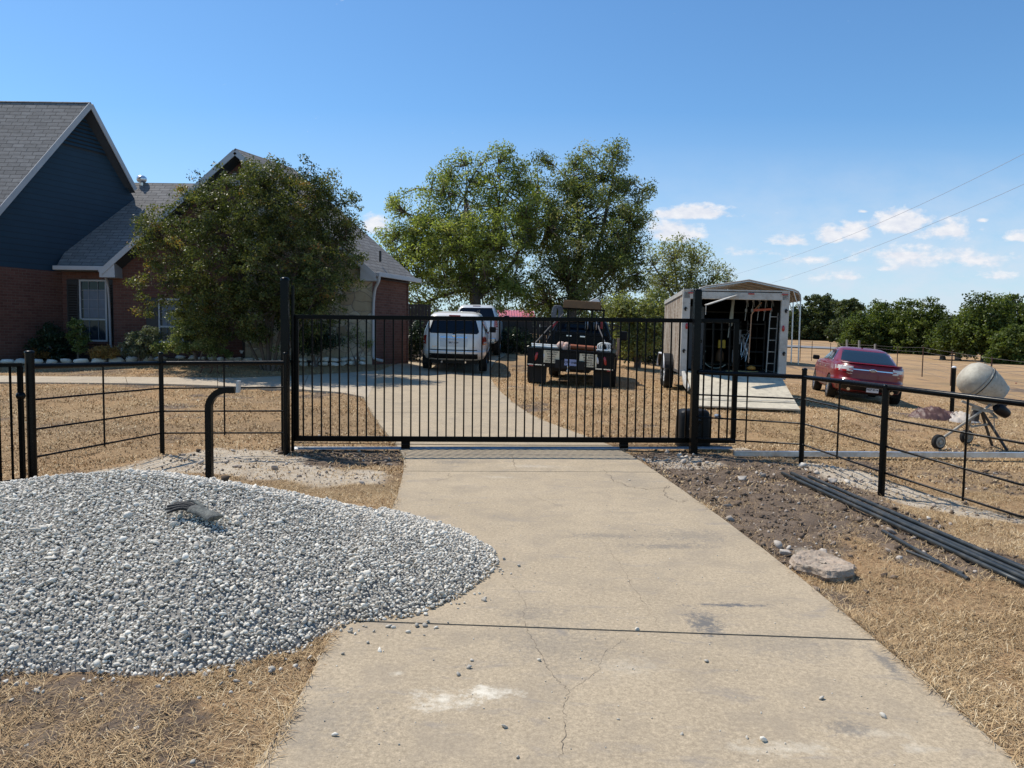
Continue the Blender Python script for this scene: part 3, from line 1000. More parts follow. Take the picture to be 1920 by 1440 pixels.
# keypad pedestal ----------------------------------------------------------------
kb = P(393, 886, 7.65); gz = zf(kb.x, kb.y)
ky = thing('keypad_pedestal', 'black bent steel pedestal with small white keypad plate behind the stone pile', 'keypad post', (kb.x, kb.y, gz))
path = [Vector((kb.x, kb.y, gz - .05)), Vector((kb.x, kb.y, P(391, 775, 7.65).z))]
c_ = P(423, 772, 7.65); rad = .20; ztop_k = P(420, 731, 7.65).z
for i in range(1, 9):
    a = R(90 * i / 8)
    path.append(Vector((kb.x + rad * (1 - math.cos(a)), kb.y, ztop_k - rad + rad * math.sin(a))))
path.append(Vector((P(441, 731, 7.65).x, kb.y, ztop_k)))
rows = []
hw = .0317
for i, p in enumerate(path):
    d = (path[min(i + 1, len(path) - 1)] - path[max(i - 1, 0)]).normalized(); nx = Vector((-d.z, 0, d.x))
    rows.append([p + nx * hw + Vector((0, -hw, 0)), p - nx * hw + Vector((0, -hw, 0)), p - nx * hw + Vector((0, hw, 0)), p + nx * hw + Vector((0, hw, 0)), p + nx * hw + Vector((0, -hw, 0))])
m = MB(); m.grid(rows); m.add(rows[-1][:-1], [(0, 1, 2, 3)]); m.build('pedestal_tube', BP, ky, smooth=True, auto=30)
m = MB(); m.box((P(447, 725, 7.65).x, kb.y, P(447, 725, 7.65).z), (.028, .07, .125), Matrix.Rotation(R(4), 3, 'Y')); m.build('keypad_plate', mat('keypad_grey', (.42, .42, .40), .5), ky, bevel=.004)
# ================================================================== crushed stone pile, loose stones, straw, clods
def rock_mat(name, c1, c2, c3):
    m, t, b = new_mat(name)
    A = t.node('ShaderNodeAttribute', attribute_name='tone').outputs['Fac']
    tc = t.node('ShaderNodeTexCoord').outputs['Object']
    n = t.noise(tc, 90, 3, 0.6)
    c = t.ramp(A, [(0.0, c1), (0.5, c2), (1.0, c3)])
    c = t.mix(t.math('MULTIPLY', t.rng(n, 0.4, 0.7), 0.35), c, tuple(q * .75 for q in c1))
    setb(t, b, color=c, rough=0.85, spec=0.2)
    return m


M_['stone'] = rock_mat('crushed_limestone', (0.38, 0.345, 0.29), (0.66, 0.605, 0.51), (0.93, 0.87, 0.75))
M_['rubble'] = rock_mat('rubble_stone', (0.26, 0.20, 0.16), (0.45, 0.38, 0.31), (0.68, 0.63, 0.55))
M_['clod'] = rock_mat('soil_clods', (0.075, 0.053, 0.037), (0.16, 0.115, 0.082), (0.29, 0.22, 0.16))
rs = np.random.RandomState(3)

# low-poly stone shapes (an octahedron split once = 18 verts)
_ov = np.array([(1, 0, 0), (-1, 0, 0), (0, 1, 0), (0, -1, 0), (0, 0, 1), (0, 0, -1)], float)
_of = [(0, 2, 4), (2, 1, 4), (1, 3, 4), (3, 0, 4), (2, 0, 5), (1, 2, 5), (3, 1, 5), (0, 3, 5)]


def stone_shape(seed, split=True):
    r_ = np.random.RandomState(seed)
    V = [v for v in _ov]; F = []
    if split:
        E = {}

        def mid(a, b):
            k = (min(a, b), max(a, b))
            if k not in E:
                p = V[a] + V[b]; V.append(p / np.linalg.norm(p)); E[k] = len(V) - 1
            return E[k]
        for a, b, c in _of:
            ab, bc, ca = mid(a, b), mid(b, c), mid(c, a)
            F += [(a, ab, ca), (ab, b, bc), (ca, bc, c), (ab, bc, ca)]
    else:
        F = _of
    V = np.array(V)
    # chop by random planes for an angular look
    for _ in range(6 if split else 2):
        n = r_.normal(size=3); n /= np.linalg.norm(n); d = r_.uniform(.35, .75)
        k = V @ n; V = V - np.outer(np.maximum(k - d, 0), n)
    V *= r_.uniform(0.88, 1.12, (len(V), 1))
    return V, np.array(F)


def scatter_stones(name, pos, size, mtl, tone, flat=0.68, split=True, seed=0, sink=0.0, parent=None):
    r_ = np.random.RandomState(seed)
    shapes = [stone_shape(seed * 50 + i, split) for i in range(14)]
    N = len(pos); pick = r_.randint(0, len(shapes), N)
    VV, FF, TT = [], [], []; off = 0
    for si, (V, F) in enumerate(shapes):
        ids = np.nonzero(pick == si)[0]
        if len(ids) == 0: continue
        n = len(ids)
        sc = size[ids][:, None] * np.stack([r_.uniform(.8, 1.35, n), r_.uniform(.7, 1.0, n), flat * r_.uniform(.7, 1.15, n)], -1)
        v = V[None] * sc[:, None, :]
        a = r_.uniform(0, 2 * np.pi, n); bb = r_.normal(0, .5, n); cc = r_.normal(0, .5, n)
        # rotate: x-axis tilt, y-axis tilt, then z
        y, z = v[..., 1].copy(), v[..., 2].copy(); cb, sb = np.cos(bb)[:, None], np.sin(bb)[:, None]
        v[..., 1], v[..., 2] = y * cb - z * sb, y * sb + z * cb
        x, z = v[..., 0].copy(), v[..., 2].copy(); c2, s2 = np.cos(cc)[:, None], np.sin(cc)[:, None]
        v[..., 0], v[..., 2] = x * c2 + z * s2, -x * s2 + z * c2
        x, y = v[..., 0].copy(), v[..., 1].copy(); ca, sa = np.cos(a)[:, None], np.sin(a)[:, None]
        v[..., 0], v[..., 1] = x * ca - y * sa, x * sa + y * ca
        v += pos[ids][:, None, :]
        v[..., 2] += (size[ids] * flat * (0.6 - sink))[:, None]
        VV.append(v.reshape(-1, 3))
        FF.append((F[None] + (np.arange(n) * len(V))[:, None, None] + off).reshape(-1, 3)); off += n * len(V)
        TT.append(np.repeat(tone[ids], len(V)))
    return np_mesh(name, np.concatenate(VV), np.concatenate(FF), mtl, parent, {'tone': ('POINT', np.concatenate(TT))})


def build_pile():
    # dark under-surface: shade in the gaps is put into its colour
    px = np.arange(-7.2, 0.4, .06); py = np.arange(3.1, 7.7, .06)
    X, Y = np.meshgrid(px, py)
    h, d = pile_h(X, Y)
    # stones: jittered fine lattice
    st = .0196
    gx_, gy_ = np.meshgrid(np.arange(-7.0, 0.3, st), np.arange(3.2, 7.6, st))
    gx_ = (gx_ + rs.uniform(-.45, .45, gx_.shape) * st).ravel(); gy_ = (gy_ + rs.uniform(-.45, .45, gy_.shape) * st).ravel()
    h, d = pile_h(gx_, gy_)
    edge = 0.05 * (vnoise(gx_, gy_, 5, 8, 2) - .5)
    keep = (d + edge > 0) & (gx_ > -gy_ * .74 - .25)
    gx_, gy_, h = gx_[keep], gy_[keep], h[keep]
    # skip the hidden back a little
    z = zf_np(gx_, gy_) + h + rs.uniform(-.006, .006, len(gx_)) + 0.03 * (in_poly(gx_, gy_, DRV_POLY) > 0)
    size = np.clip(rs.lognormal(np.log(.0110), .34, len(gx_)), .008, .032)
    big = rs.uniform(size=len(gx_)) < .02; size[big] *= 1.25
    tone = np.clip(rs.beta(2.2, 1.7, len(gx_)), 0, 1)
    o = scatter_stones('gravel_pile', np.stack([gx_, gy_, z], -1), size, M_['stone'], tone, seed=1)
    o['kind'] = 'stuff'
    tag(o, 'big heap of grey and white crushed stone spilling from dry grass onto the drive', 'gravel')
    # core of the heap joined as a part below the loose layer
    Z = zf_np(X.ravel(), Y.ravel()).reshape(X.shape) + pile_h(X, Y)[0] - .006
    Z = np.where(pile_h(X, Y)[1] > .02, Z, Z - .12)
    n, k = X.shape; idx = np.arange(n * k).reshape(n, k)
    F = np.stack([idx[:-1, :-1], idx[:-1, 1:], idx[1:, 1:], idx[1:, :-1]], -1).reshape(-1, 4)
    c = np_mesh('stone_core', np.stack([X.ravel(), Y.ravel(), Z.ravel()], -1), F, mat('stone_gap_shade', (.26, .245, .22), .95, 0, .4, 60, .5, 200), o)
    print('pile stones', len(gx_))


build_pile()


def on_pile(px, py):
    d = ray(px, py); d = d / d.y; ts = np.linspace(3.2, 9, 800)
    z = CAMZ + d.z * ts - zf_np(d.x * ts, ts) - pile_h(d.x * ts, ts)[0]
    i = np.nonzero(z < 0)[0]; t = ts[i[0]] if len(i) else 6.0
    return Vector((d.x * t, t, CAMZ + d.z * t))


def around(lst, n, spread, seed):
    r_ = np.random.RandomState(seed); out = []
    for px, py in lst:
        g0 = G(px, py)
        for _ in range(n): out.append((g0.x + r_.normal(0, spread), g0.y + r_.normal(0, spread)))
    return np.array(out)


# stones strayed off the heap
PB = [(200, 1285), (330, 1290), (430, 1270), (560, 1240), (480, 1255), (655, 1190), (780, 1180), (880, 1130), (940, 1080), (100, 1275), (20, 1280)]
st_ = around(PB, 9, .09, 4)
r2 = np.random.RandomState(9)
ex = [G(*p) for p in [(628, 1391), (738, 1186), (795, 1200), (665, 1198), (860, 1275), (945, 1375), (970, 1432), (1278, 1388), (1195, 1189), (945, 1056), (1010, 1248), (880, 1262), (1190, 1000), (690, 1215), (712, 1230), (885, 1248),
                      (1430, 1400), (1400, 1395), (1325, 1250), (1180, 905), (190, 1345), (420, 1324), (256, 1367), (362, 1430), (50, 1400), (470, 1284), (1540, 1320), (1655, 1355)]]
ex2 = np.array([(p.x, p.y) for p in ex])
ex3 = np.stack([r2.uniform(-.9, 1.9, 260), 2.1 * (4.5 ** r2.uniform(0, 1, 260))], -1)
allp = np.concatenate([st_, ex2, ex3])
ond = in_poly(allp[:, 0], allp[:, 1], DRV_POLY) > 0
z = zf_np(allp[:, 0], allp[:, 1]) + np.where(ond, .025, 0)
sz = np.concatenate([np.clip(r2.lognormal(np.log(.013), .3, len(st_)), .006, .026), r2.uniform(.010, .019, len(ex2)), r2.uniform(.003, .007, len(ex3))])
o = scatter_stones('scattered_stones', np.column_stack([allp, z]), sz, M_['stone'], np.clip(r2.beta(1.3, 2.6, len(sz)), 0, 1), seed=2)
o['kind'] = 'stuff'; tag(o, 'loose grey stones strewn over the concrete drive around the heap', 'gravel')


def scatter_mask(n, x0, x1, y0, y1, maskfn, seed):
    r_ = np.random.RandomState(seed)
    x = r_.uniform(x0, x1, n); y = y0 * (y1 / y0) ** r_.uniform(0, 1, n)
    return x, y, r_


# clods and crumbs in the dug strips
def clods():
    r_ = np.random.RandomState(12); n = 90000
    y = 4.2 + (12 - 4.2) * r_.uniform(0, 1, n); x = r_.uniform(-4.6, 8.5, n)
    dirt, cali, bed = ground_masks(x, y)
    d0 = in_poly(x, y, DRV_POLY); dp = in_poly(x, y, PILE)
    pr = dirt * .60 + cali * .16
    keep = (r_.uniform(0, 1, n) < pr) & (d0 < -.02) & (dp < 0) & (y > 4.8)
    x, y = x[keep], y[keep]; ca = cali[keep]
    size = np.clip(r_.lognormal(np.log(.008), .6, len(x)), .003, .05)
    z = zf_np(x, y) + (vnoise(x, y, 2.2, 31, 3) - .5) * .05
    isr = r_.uniform(size=len(x)) < (.09 + .6 * ca)
    tone = r_.beta(2, 2, len(x))
    a = scatter_stones('dirt_clods', np.column_stack([x, y, z])[~isr], size[~isr], M_['clod'], tone[~isr], seed=3, split=False)
    a['kind'] = 'stuff'; tag(a, 'brown clods of turned soil along both sides of the drive', 'soil')
    b = scatter_stones('rubble', np.column_stack([x, y, z])[isr], size[isr] * 1.25, M_['rubble'], tone[isr], seed=4)
    b['kind'] = 'stuff'; tag(b, 'pale broken limestone bits in the turned soil', 'rubble')
    print('clods', len(x))


clods()

# a few bigger pale rocks beside the fence posts and motor
ROCKS = [((1532, 890), .07, 'small white limestone rock nearest the first right fence post'), ((1562, 905), .085, 'lumpy pale rock between the two right fence posts'),
         ((1549, 913), .06, 'pinkish pale rock just left of the lumpy pale rock'), ((1425, 893), .055, 'white rock in the soil left of the stacked pipes'), ((1392, 900), .075, 'flat brown rock by the drive edge near the right gate post'),
         ((1365, 950), .05, 'small cream rock on the bare soil beside the drive edge'), ((1475, 1040), .06, 'cream rock at the tip of the broken concrete slab'), ((1545, 1037), .05, 'small pale rock behind the broken concrete slab')]
for i, ((px, py), s_, lb) in enumerate(ROCKS):
    g0 = G(px, py); V, F = stone_shape(300 + i, True)
    rr_ = np.random.RandomState(i)
    for _ in range(5):
        n_ = rr_.normal(size=3); n_ /= np.linalg.norm(n_); V = V - np.outer(np.maximum(V @ n_ - rr_.uniform(.3, .5), 0), n_)
    V = V * np.array([s_ * 1.25, s_ * 1.0, s_ * .8]) * rr_.uniform(.85, 1.15, (len(V), 1))
    V = V + np.array([g0.x, g0.y, g0.z + s_ * .3])
    o = np_mesh('limestone_rock', V, F, M_['rubble'], attrs={'tone': ('POINT', rr_.uniform(.4, 1, len(V)))})
    s2_ = o.modifiers.new('sub', 'SUBSURF'); s2_.levels = 1; s2_.render_levels = 1; s2_.subdivision_type = 'SIMPLE'
    tag(o, lb, 'rock', 'pale rocks in the turned soil')
g0 = G(424, 908); hh, _d = pile_h(np.array([g0.x - .2]), np.array([g0.y]))
rockp = on_pile(424, 906)
hz = float(pile_h(np.array([rockp.x]), np.array([rockp.y]))[0][0])
V, F = stone_shape(333, True)
o = np_mesh('dark_rock', V * np.array([.05, .04, .035]) + np.array([rockp.x, rockp.y, hz + .03]), F, M_['clod'], attrs={'tone': ('POINT', np.zeros(len(V)))})
tag(o, 'small dark rock lying near the top of the grey stone heap', 'rock')

# broken concrete slab beside the drive
def slab_chunk():
    out = [(1480, 1060), (1500, 1048), (1535, 1050), (1570, 1062), (1600, 1078), (1604, 1088), (1585, 1092), (1550, 1092), (1520, 1082), (1490, 1074)]
    pts = [G(*p) for p in out]
    c = sum(pts, Vector()) / len(pts) - Vector((0, 0, .022))
    r_ = random.Random(4); m = MB(); rows = []
    for k, (sc, dz) in enumerate(((.84, -.03), (.90, .02), (1.0, .035), (.95, .075), (.8, .085), (.55, .08), (.3, .088), (.1, .085))):
        rows.append([c + (p - c) * sc * r_.uniform(.96, 1.04) + Vector((0, 0, dz + (.025 * (p.x - c.x)) + r_.uniform(-.006, .006))) for p in pts])
    for r__ in rows: r__.append(r__[0])
    m.grid(rows); m.add(rows[-1][:-1], [tuple(range(len(pts)))])
    o = m.build('concrete_chunk', mat('broken_concrete', (.36, .28, .21), .95, 0, .3, 9, 1.0, 60, ((.42, .36, .28), 12, .8)), subsurf=0)
    s = o.modifiers.new('s', 'SUBSURF'); s.subdivision_type = 'SIMPLE'; s.levels = 3; s.render_levels = 3
    tx = bpy.data.textures.new('chunk', 'CLOUDS'); tx.noise_scale = .05
    d = o.modifiers.new('d', 'DISPLACE'); d.texture = tx; d.strength = .035; d.mid_level = .5; d.texture_coords = 'GLOBAL'
    tag(o, 'flat broken slab of old concrete lying by the right edge of the drive', 'concrete chunk')


slab_chunk()

# steel pipes stacked along the right
PIPES = [((1462, 893), (1925, 1108), .030, 0, 'shortest-reaching'), ((1470, 893), (1990, 1122), .030, 0, ''), ((1475, 890), (2040, 1140), .030, 0, ''), ((1490, 896), (2060, 1128), .030, 0, ''),
         ((1580, 936), (2060, 1110), .030, 0, '')]
labs = ['long dark steel pipe nearest the drive in the stack', 'long dark steel pipe second from the drive in the stack', 'middle long dark steel pipe of the stack on the soil', 'long dark steel pipe fourth from the drive in the stack', 'long dark steel pipe nearest the fence, starting short of the others']
PM = mat('primed_pipe', (.022, .027, .029), .45, .15, .25, 9, .05, 60, ((.16, .14, .11), 5, .35))
base_dir = None
a_far, b_near = G(1466, 893), G(1930, 1110)
dd_ = (b_near - a_far).normalized(); nn_ = Vector((-dd_.y, dd_.x, 0))      # pointing away from drive
for i, lb in enumerate(labs):
    off = nn_ * ((.056 * i)) * (1 if nn_.x > 0 else -1)
    a = a_far + dd_ * [0, .15, .02, .4, 2.3][i] + off; b = b_near + dd_ * [.0, .8, .4, 1.2, 1.4][i] + off
    b = b + nn_ * [.0, -.02, .035, .01, .07][i]
    n = 14; pts = []
    for k in range(n + 1):
        p = a.lerp(b, k / n); pts.append(Vector((p.x, p.y, zf(p.x, p.y) + .05 + [0, .022, .004, .03, .0][i])))
    L_ = np.polyfit(range(n + 1), [p.z for p in pts], 1)
    pts = [Vector((p.x, p.y, L_[0] * k + L_[1] - .01)) for k, p in enumerate(pts)]
    m = MB(); m.tube(pts, .0195, 14, cap=False)
    ri = MB()
    o = m.build('steel_pipe', PM, smooth=True)
    so = o.modifiers.new('wall', 'SOLIDIFY'); so.thickness = .003; so.offset = -1
    tag(o, lb, 'pipe', 'dark steel pipes stacked beside the drive')
for i, (pa, pb, r_, lb) in enumerate([((1655, 1002), (1815, 1094), .016, 'short thin dark rod lying between the pipe stack and the drive'), ((1700, 1040), (1806, 1083), .012, 'shortest thin dark rod beside the end of the other rod')]):
    a, b = G(*pa), G(*pb)
    m = MB(); m.tube([a + Vector((0, 0, .03)), b + Vector((0, 0, .03))], r_, 10); tag(m.build('steel_rod', PM, smooth=True, auto=40), lb, 'rod', 'thin rods lying loose')


# dry straw --------------------------------------------------------------------
def straw_mat():
    m, t, b = new_mat('dry_straw')
    A = t.node('ShaderNodeAttribute', attribute_name='tone').outputs['Fac']
    c = t.ramp(A, [(0.0, (.15, .098, .052)), (.4, (.38, .25, .13)), (.75, (.54, .385, .205)), (1.0, (.74, .60, .39))])
    setb(t, b, color=c, rough=.8, spec=.2)
    return m


def blades(name, n, y0, y1, xw, length, width, seed, label, lie=.35, xmax=None, pw=1.0):
    r_ = np.random.RandomState(seed)
    y = y0 * (y1 / y0) ** (r_.uniform(0, 1, n) ** pw)
    x = r_.uniform(-1, 1, n) * (y * xw + 1.3)
    dirt, cali, bed = ground_masks(x, y)
    d0 = np.maximum(in_poly(x, y, DRV_POLY), in_poly(x, y, WALK_POLY)); dp = in_poly(x, y, PILE)
    tuft = vnoise(x, y, 3.0, 41, 3)
    dens = np.clip(.5 + (tuft - .42) * 3.6, .22, 1)
    keep = (r_.uniform(0, 1, n) < (1 - .78 * dirt) * (1 - .8 * cali) * (1 - bed) * dens) & (d0 < r_.uniform(-.03, .035, n)) & (dp < 0.02)
    x, y = x[keep], y[keep]; n = len(x)
    z = zf_np(x, y) + (vnoise(x, y, 2.2, 31, 3) - .5) * .05 * np.clip((14 - y) / 3, 0, 1) + (vnoise(x, y, .35, 33, 3) - .5) * .10 * np.clip((y - 11) / 5, 0, 1) - .004
    L = length * r_.uniform(.4, 1.4, n); az = r_.uniform(0, 2 * np.pi, n); el = np.abs(r_.normal(lie, .35, n)).clip(.03, 1.4)
    w = width * r_.uniform(.6, 1.4, n)
    dx, dy, dz = np.cos(az) * np.cos(el), np.sin(az) * np.cos(el), np.sin(el)
    sx, sy = -np.sin(az), np.cos(az)
    base = np.stack([x, y, z], -1); side = np.stack([sx, sy, np.zeros(n)], -1) * w[:, None] / 2
    dirv = np.stack([dx, dy, dz], -1)
    midp = base + dirv * (L * .55)[:, None] + np.array([0, 0, .003])
    bend = r_.uniform(.25, .9, n)
    tip = midp + np.stack([dx, dy, dz * bend - .1], -1) * (L * .5)[:, None]
    V = np.stack([base - side, base + side, midp + side * .85, midp - side * .85, tip], 1)
    V[..., 2] += .004 + (.028 * (d0[keep] > -.02))[:, None]
    Q = np.array([(0, 1, 2), (0, 2, 3), (3, 2, 4)])
    F = (Q[None] + (np.arange(n) * 5)[:, None, None]).reshape(-1, 3)
    tone = np.clip(.25 + .55 * vnoise(x, y, 1.1, 43, 3) + r_.normal(0, .22, n), 0, 1)
    o = np_mesh(name, V.reshape(-1, 3), F, M_['straw'], attrs={'tone': ('POINT', np.repeat(tone, 5))})
    o['kind'] = 'stuff'; tag(o, label, 'dry grass')
    print(name, n)


M_['straw'] = straw_mat()
blades('dry_grass', 720000, 2.1, 8.5, .78, .068, .0031, 51, 'sun-dried straw-coloured grass around the drive in the foreground', lie=.2, pw=.8)
blades('dry_lawn', 400000, 8.5, 26, .74, .055, .010, 52, 'mown dry tan lawn between the fence and the house', lie=.35, pw=.85)

# work glove on the heap ---------------------------------------------------------
def glove():
    c = on_pile(365, 975)
    hz = float(pile_h(np.array([c.x]), np.array([c.y]))[0][0]); c.z = hz + .05
    # slope basis of the heap there
    e = .15
    hx = (float(pile_h(np.array([c.x + e]), np.array([c.y]))[0][0]) - float(pile_h(np.array([c.x - e]), np.array([c.y]))[0][0])) / (2 * e)
    hy = (float(pile_h(np.array([c.x]), np.array([c.y + e]))[0][0]) - float(pile_h(np.array([c.x]), np.array([c.y - e]))[0][0])) / (2 * e)
    X = Vector((1, 0, hx)).normalized(); N = Vector((-hx, -hy, 1)).normalized(); Y = N.cross(X)
    Lc = lambda u, v, w=0: c + X * u + Y * v + N * w
    th = thing('work_glove', 'grey and black work glove lying crumpled on the grey stone heap', 'glove', c)
    gm = mat('glove_fabric', (.075, .078, .072), .8, 0, .5, 30, .6, 120, ((.25, .26, .22), 24, .6))

    def lobe(pts, name, m_):
        mb = MB(); rows = []
        n = 14
        for (u, v, w, ru, rv) in pts:
            pass
        P3 = [Lc(u, v, w) for u, v, w, _, _ in pts]
        for i, (u, v, w, ra, rb) in enumerate(pts):
            d = (P3[min(i + 1, len(P3) - 1)] - P3[max(0, i - 1)]).normalized(); s = N.cross(d).normalized(); t_ = d.cross(s)
            rows.append([P3[i] + s * (ra * math.cos(2 * math.pi * k / n)) + t_ * (rb * math.sin(2 * math.pi * k / n)) for k in range(n + 1)])
        mb.grid(rows)
        mb.add(rows[0][:-1], [tuple(range(n))])
        return mb.build(name, m_, th, smooth=True, subsurf=1)
    # palm + cuff (cuff at lower right, fingers to upper left)
    lobe([(.17, -.075, .012, .052, .020), (.165, -.07, .014, .055, .024), (.12, -.045, .016, .050, .022), (.08, -.025, .012, .043, .018), (.03, -.005, .022, .052, .026), (-.02, .015, .016, .050, .022), (-.045, .025, .01, .040, .014), (-.055, .028, .008, .02, .006)], 'palm', gm)
    black = mat('glove_grip', (.012, .012, .013), .7, 0, .4, 30, .5, 150)
    for (v0, u1, v1, w1, bend) in ((.058, -.155, .062, .018, .02), (.034, -.185, .024, .012, .028), (.012, -.180, -.016, .010, .02), (-.010, -.150, -.052, .006, .012)):
        lobe([(-.02, v0 * .9, .014, .014, .012), (-.07, v0 + .004, .022 + bend * .6, .0125, .012), (-.12, (v0 + v1) / 2, .014 + bend * .5, .012, .011), (u1, v1, w1, .011, .009), (u1 - .008, v1, w1 - .003, .005, .004)], 'finger', black)
    lobe([(.04, .045, .015, .016, .013), (-.01, .085, .024, .014, .013), (-.06, .115, .022, .013, .011), (-.095, .125, .016, .011, .009), (-.102, .126, .013, .004, .004)], 'thumb', gm)


glove()
# ================================================================== house
def brick_mat(name, c1, c2, mortar, sx=4.2):
    m, t, b = new_mat(name)
    tc = t.node('ShaderNodeTexCoord').outputs['Object']
    sp = t.node('ShaderNodeSeparateXYZ', {0: tc})
    v = t.node('ShaderNodeCombineXYZ', {0: sp.outputs[0], 1: sp.outputs[2], 2: 0.0}).outputs[0]
    br = t.node('ShaderNodeTexBrick', {'Vector': v, 'Color1': c1, 'Color2': c2, 'Mortar': mortar, 'Scale': 1.0, 'Mortar Size': .006, 'Mortar Smooth': .3, 'Bias': 0.0, 'Brick Width': .215, 'Row Height': .078})
    n = t.noise(tc, 1.3, 5, .6); n2 = t.noise(tc, 18, 4, .6)
    c = t.mix(t.math('MULTIPLY', t.rng(n, .4, .7), .35), br.outputs[0], tuple(q * .55 for q in c1))
    c = t.mix(t.math('MULTIPLY', t.rng(n2, .5, .7), .4), c, tuple(q * 1.35 for q in c2))
    setb(t, b, color=c, rough=.9, spec=.2)
    h = t.math('ADD', t.math('MULTIPLY', br.outputs[1], -1.0), t.math('MULTIPLY', n2, .3))
    setb(t, b, normal=t.bump(h, .7, .01))
    return m


def shingle_mat(name, base=(.215, .207, .20)):
    m, t, b = new_mat(name)
    tc = t.node('ShaderNodeTexCoord').outputs['Object']
    sp = t.node('ShaderNodeSeparateXYZ', {0: tc})
    v = t.node('ShaderNodeCombineXYZ', {0: sp.outputs[0], 1: sp.outputs[2], 2: 0.0}).outputs[0]
    br = t.node('ShaderNodeTexBrick', {'Vector': v, 'Color1': tuple(q * .82 for q in base), 'Color2': tuple(q * 1.15 for q in base), 'Mortar': tuple(q * .30 for q in base), 'Scale': 1.0, 'Mortar Size': .010, 'Mortar Smooth': .2, 'Brick Width': .34, 'Row Height': .15})  # dark mortar colour paints in the shadow lines of the shingle rows
    br.offset = .37; br.offset_frequency = 2
    n = t.noise(tc, 1.1, 5, .6); n2 = t.noise(t.mapping(v, (3.5, 16, 1)), 1.0, 5, .75); nf = t.noise(tc, 60, 3, .7)
    c = t.mix(t.math('MULTIPLY', t.rng(n, .35, .7), .4), br.outputs[0], (base[0] * .8, base[1] * .75, base[2] * .7))
    c = t.mix(t.math('MULTIPLY', t.rng(n2, .45, .65), .65), c, tuple(q * .5 for q in base))
    c = t.mix(t.math('MULTIPLY', t.rng(nf, .5, .65), .3), c, tuple(q * 1.7 for q in base))
    setb(t, b, color=c, rough=.95, spec=.15)
    saw = t.math('FRACT', t.math('DIVIDE', sp.outputs[2], .15))
    setb(t, b, normal=t.bump(t.math('ADD', t.math('MULTIPLY', saw, -1.0), t.math('MULTIPLY', br.outputs[1], -.6)), .8, .012))
    return m


def siding_mat():
    m, t, b = new_mat('blue_lap_siding')
    tc = t.node('ShaderNodeTexCoord').outputs['Object']
    sp = t.node('ShaderNodeSeparateXYZ', {0: tc})
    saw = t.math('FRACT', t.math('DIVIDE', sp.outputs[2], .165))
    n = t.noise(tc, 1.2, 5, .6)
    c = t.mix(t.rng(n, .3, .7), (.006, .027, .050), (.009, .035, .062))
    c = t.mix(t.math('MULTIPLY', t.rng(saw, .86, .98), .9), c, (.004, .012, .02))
    setb(t, b, color=c, rough=.6, normal=t.bump(t.math('MULTIPLY', saw, -1.0), .8, .015))
    return m


def stonewall_mat():
    m, t, b = new_mat('limestone_veneer')
    tc = t.node('ShaderNodeTexCoord').outputs['Object']
    sp = t.node('ShaderNodeSeparateXYZ', {0: tc})
    v = t.node('ShaderNodeCombineXYZ', {0: sp.outputs[0], 1: t.math('MULTIPLY', sp.outputs[2], 1.5), 2: 0.0}).outputs[0]
    wob = t.noise(v, 2.5, 3, .5, out=1)
    v = t.node('ShaderNodeVectorMath', {0: v, 1: t.node('ShaderNodeVectorMath', {0: wob, 1: (.25, .25, 0)}, operation='MULTIPLY').outputs[0]}, operation='ADD').outputs[0]
    v1 = t.node('ShaderNodeTexVoronoi', {'Vector': v, 'Scale': 2.3}, feature='F1')
    ve = t.node('ShaderNodeTexVoronoi', {'Vector': v, 'Scale': 2.3}, feature='DISTANCE_TO_EDGE').outputs['Distance']
    tone = t.node('ShaderNodeSeparateColor', {0: v1.outputs['Color']}).outputs[0]
    c = t.ramp(tone, [(0, (.33, .25, .16)), (.5, (.46, .40, .29)), (1, (.55, .51, .42))])
    c = t.mix(t.math('MULTIPLY', t.rng(t.noise(tc, 5, 5, .7), .5, .7), .5), c, (.30, .20, .11))
    c = t.mix(t.rng(ve, .035, .0), c, (.24, .21, .18))
    setb(t, b, color=c, rough=.9, normal=t.bump(t.rng(ve, .0, .06), .6, .02))
    return m


M_['brick'] = brick_mat('red_brick', (.105, .046, .036), (.155, .072, .055), (.15, .115, .095))
M_['shingle'] = shingle_mat('asphalt_shingles')
M_['siding'] = siding_mat()
M_['trim'] = mat('house_trim', (.40, .405, .42), .55, 0, .08, 4)
M_['stonewall'] = stonewall_mat()
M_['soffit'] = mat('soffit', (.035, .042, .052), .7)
M_['shutter'] = mat('black_shutter', (.012, .012, .014), .5)


def glass_mat(name, c=(.02, .03, .04), rough=.06):
    m, t, b = new_mat(name); setb(t, b, color=c, rough=rough, spec=.28, metal=0.0)
    return m


M_['glass'] = glass_mat('window_glass')
M_['blind'] = mat('window_blind', (.12, .145, .19), .5)


def planar(name, O, ux, uz, poly, thick, m, parent):
    """flat slab: poly is (s, t) in the plane spanned by ux, uz; outer face at the plane, thickness goes behind"""
    ux = Vector(ux).normalized(); uz = Vector(uz); uz = (uz - ux * uz.dot(ux)).normalized(); un = uz.cross(ux)     # right-handed: x, n, z
    M = Matrix((ux, un, uz)).transposed().to_4x4(); M.translation = Vector(O)
    mb = MB(); mb.prism([(s, 0, t) for s, t in poly], (0, thick, 0))
    if m is M_['shingle']:
        mb.mi[1] = 1; m = [m, M_['soffit']]
    o = mb.build(name, m, None)
    o.parent = parent
    o.matrix_basis = parent_matrix(parent).inverted() @ M
    return o, M


HZ = 0.98
house = thing('brick_house', 'red brick and dark blue sided house with steep grey shingle roofs on the left', 'house', (-11, 21.5, HZ))
up = Vector((0, 0, 1))
th_ = R(25); wdir = Vector((math.sin(th_), math.cos(th_), 0))          # gable wall direction, away from camera
c0 = P(117, 600, 22.0); c0 = Vector((c0.x, c0.y, 0))


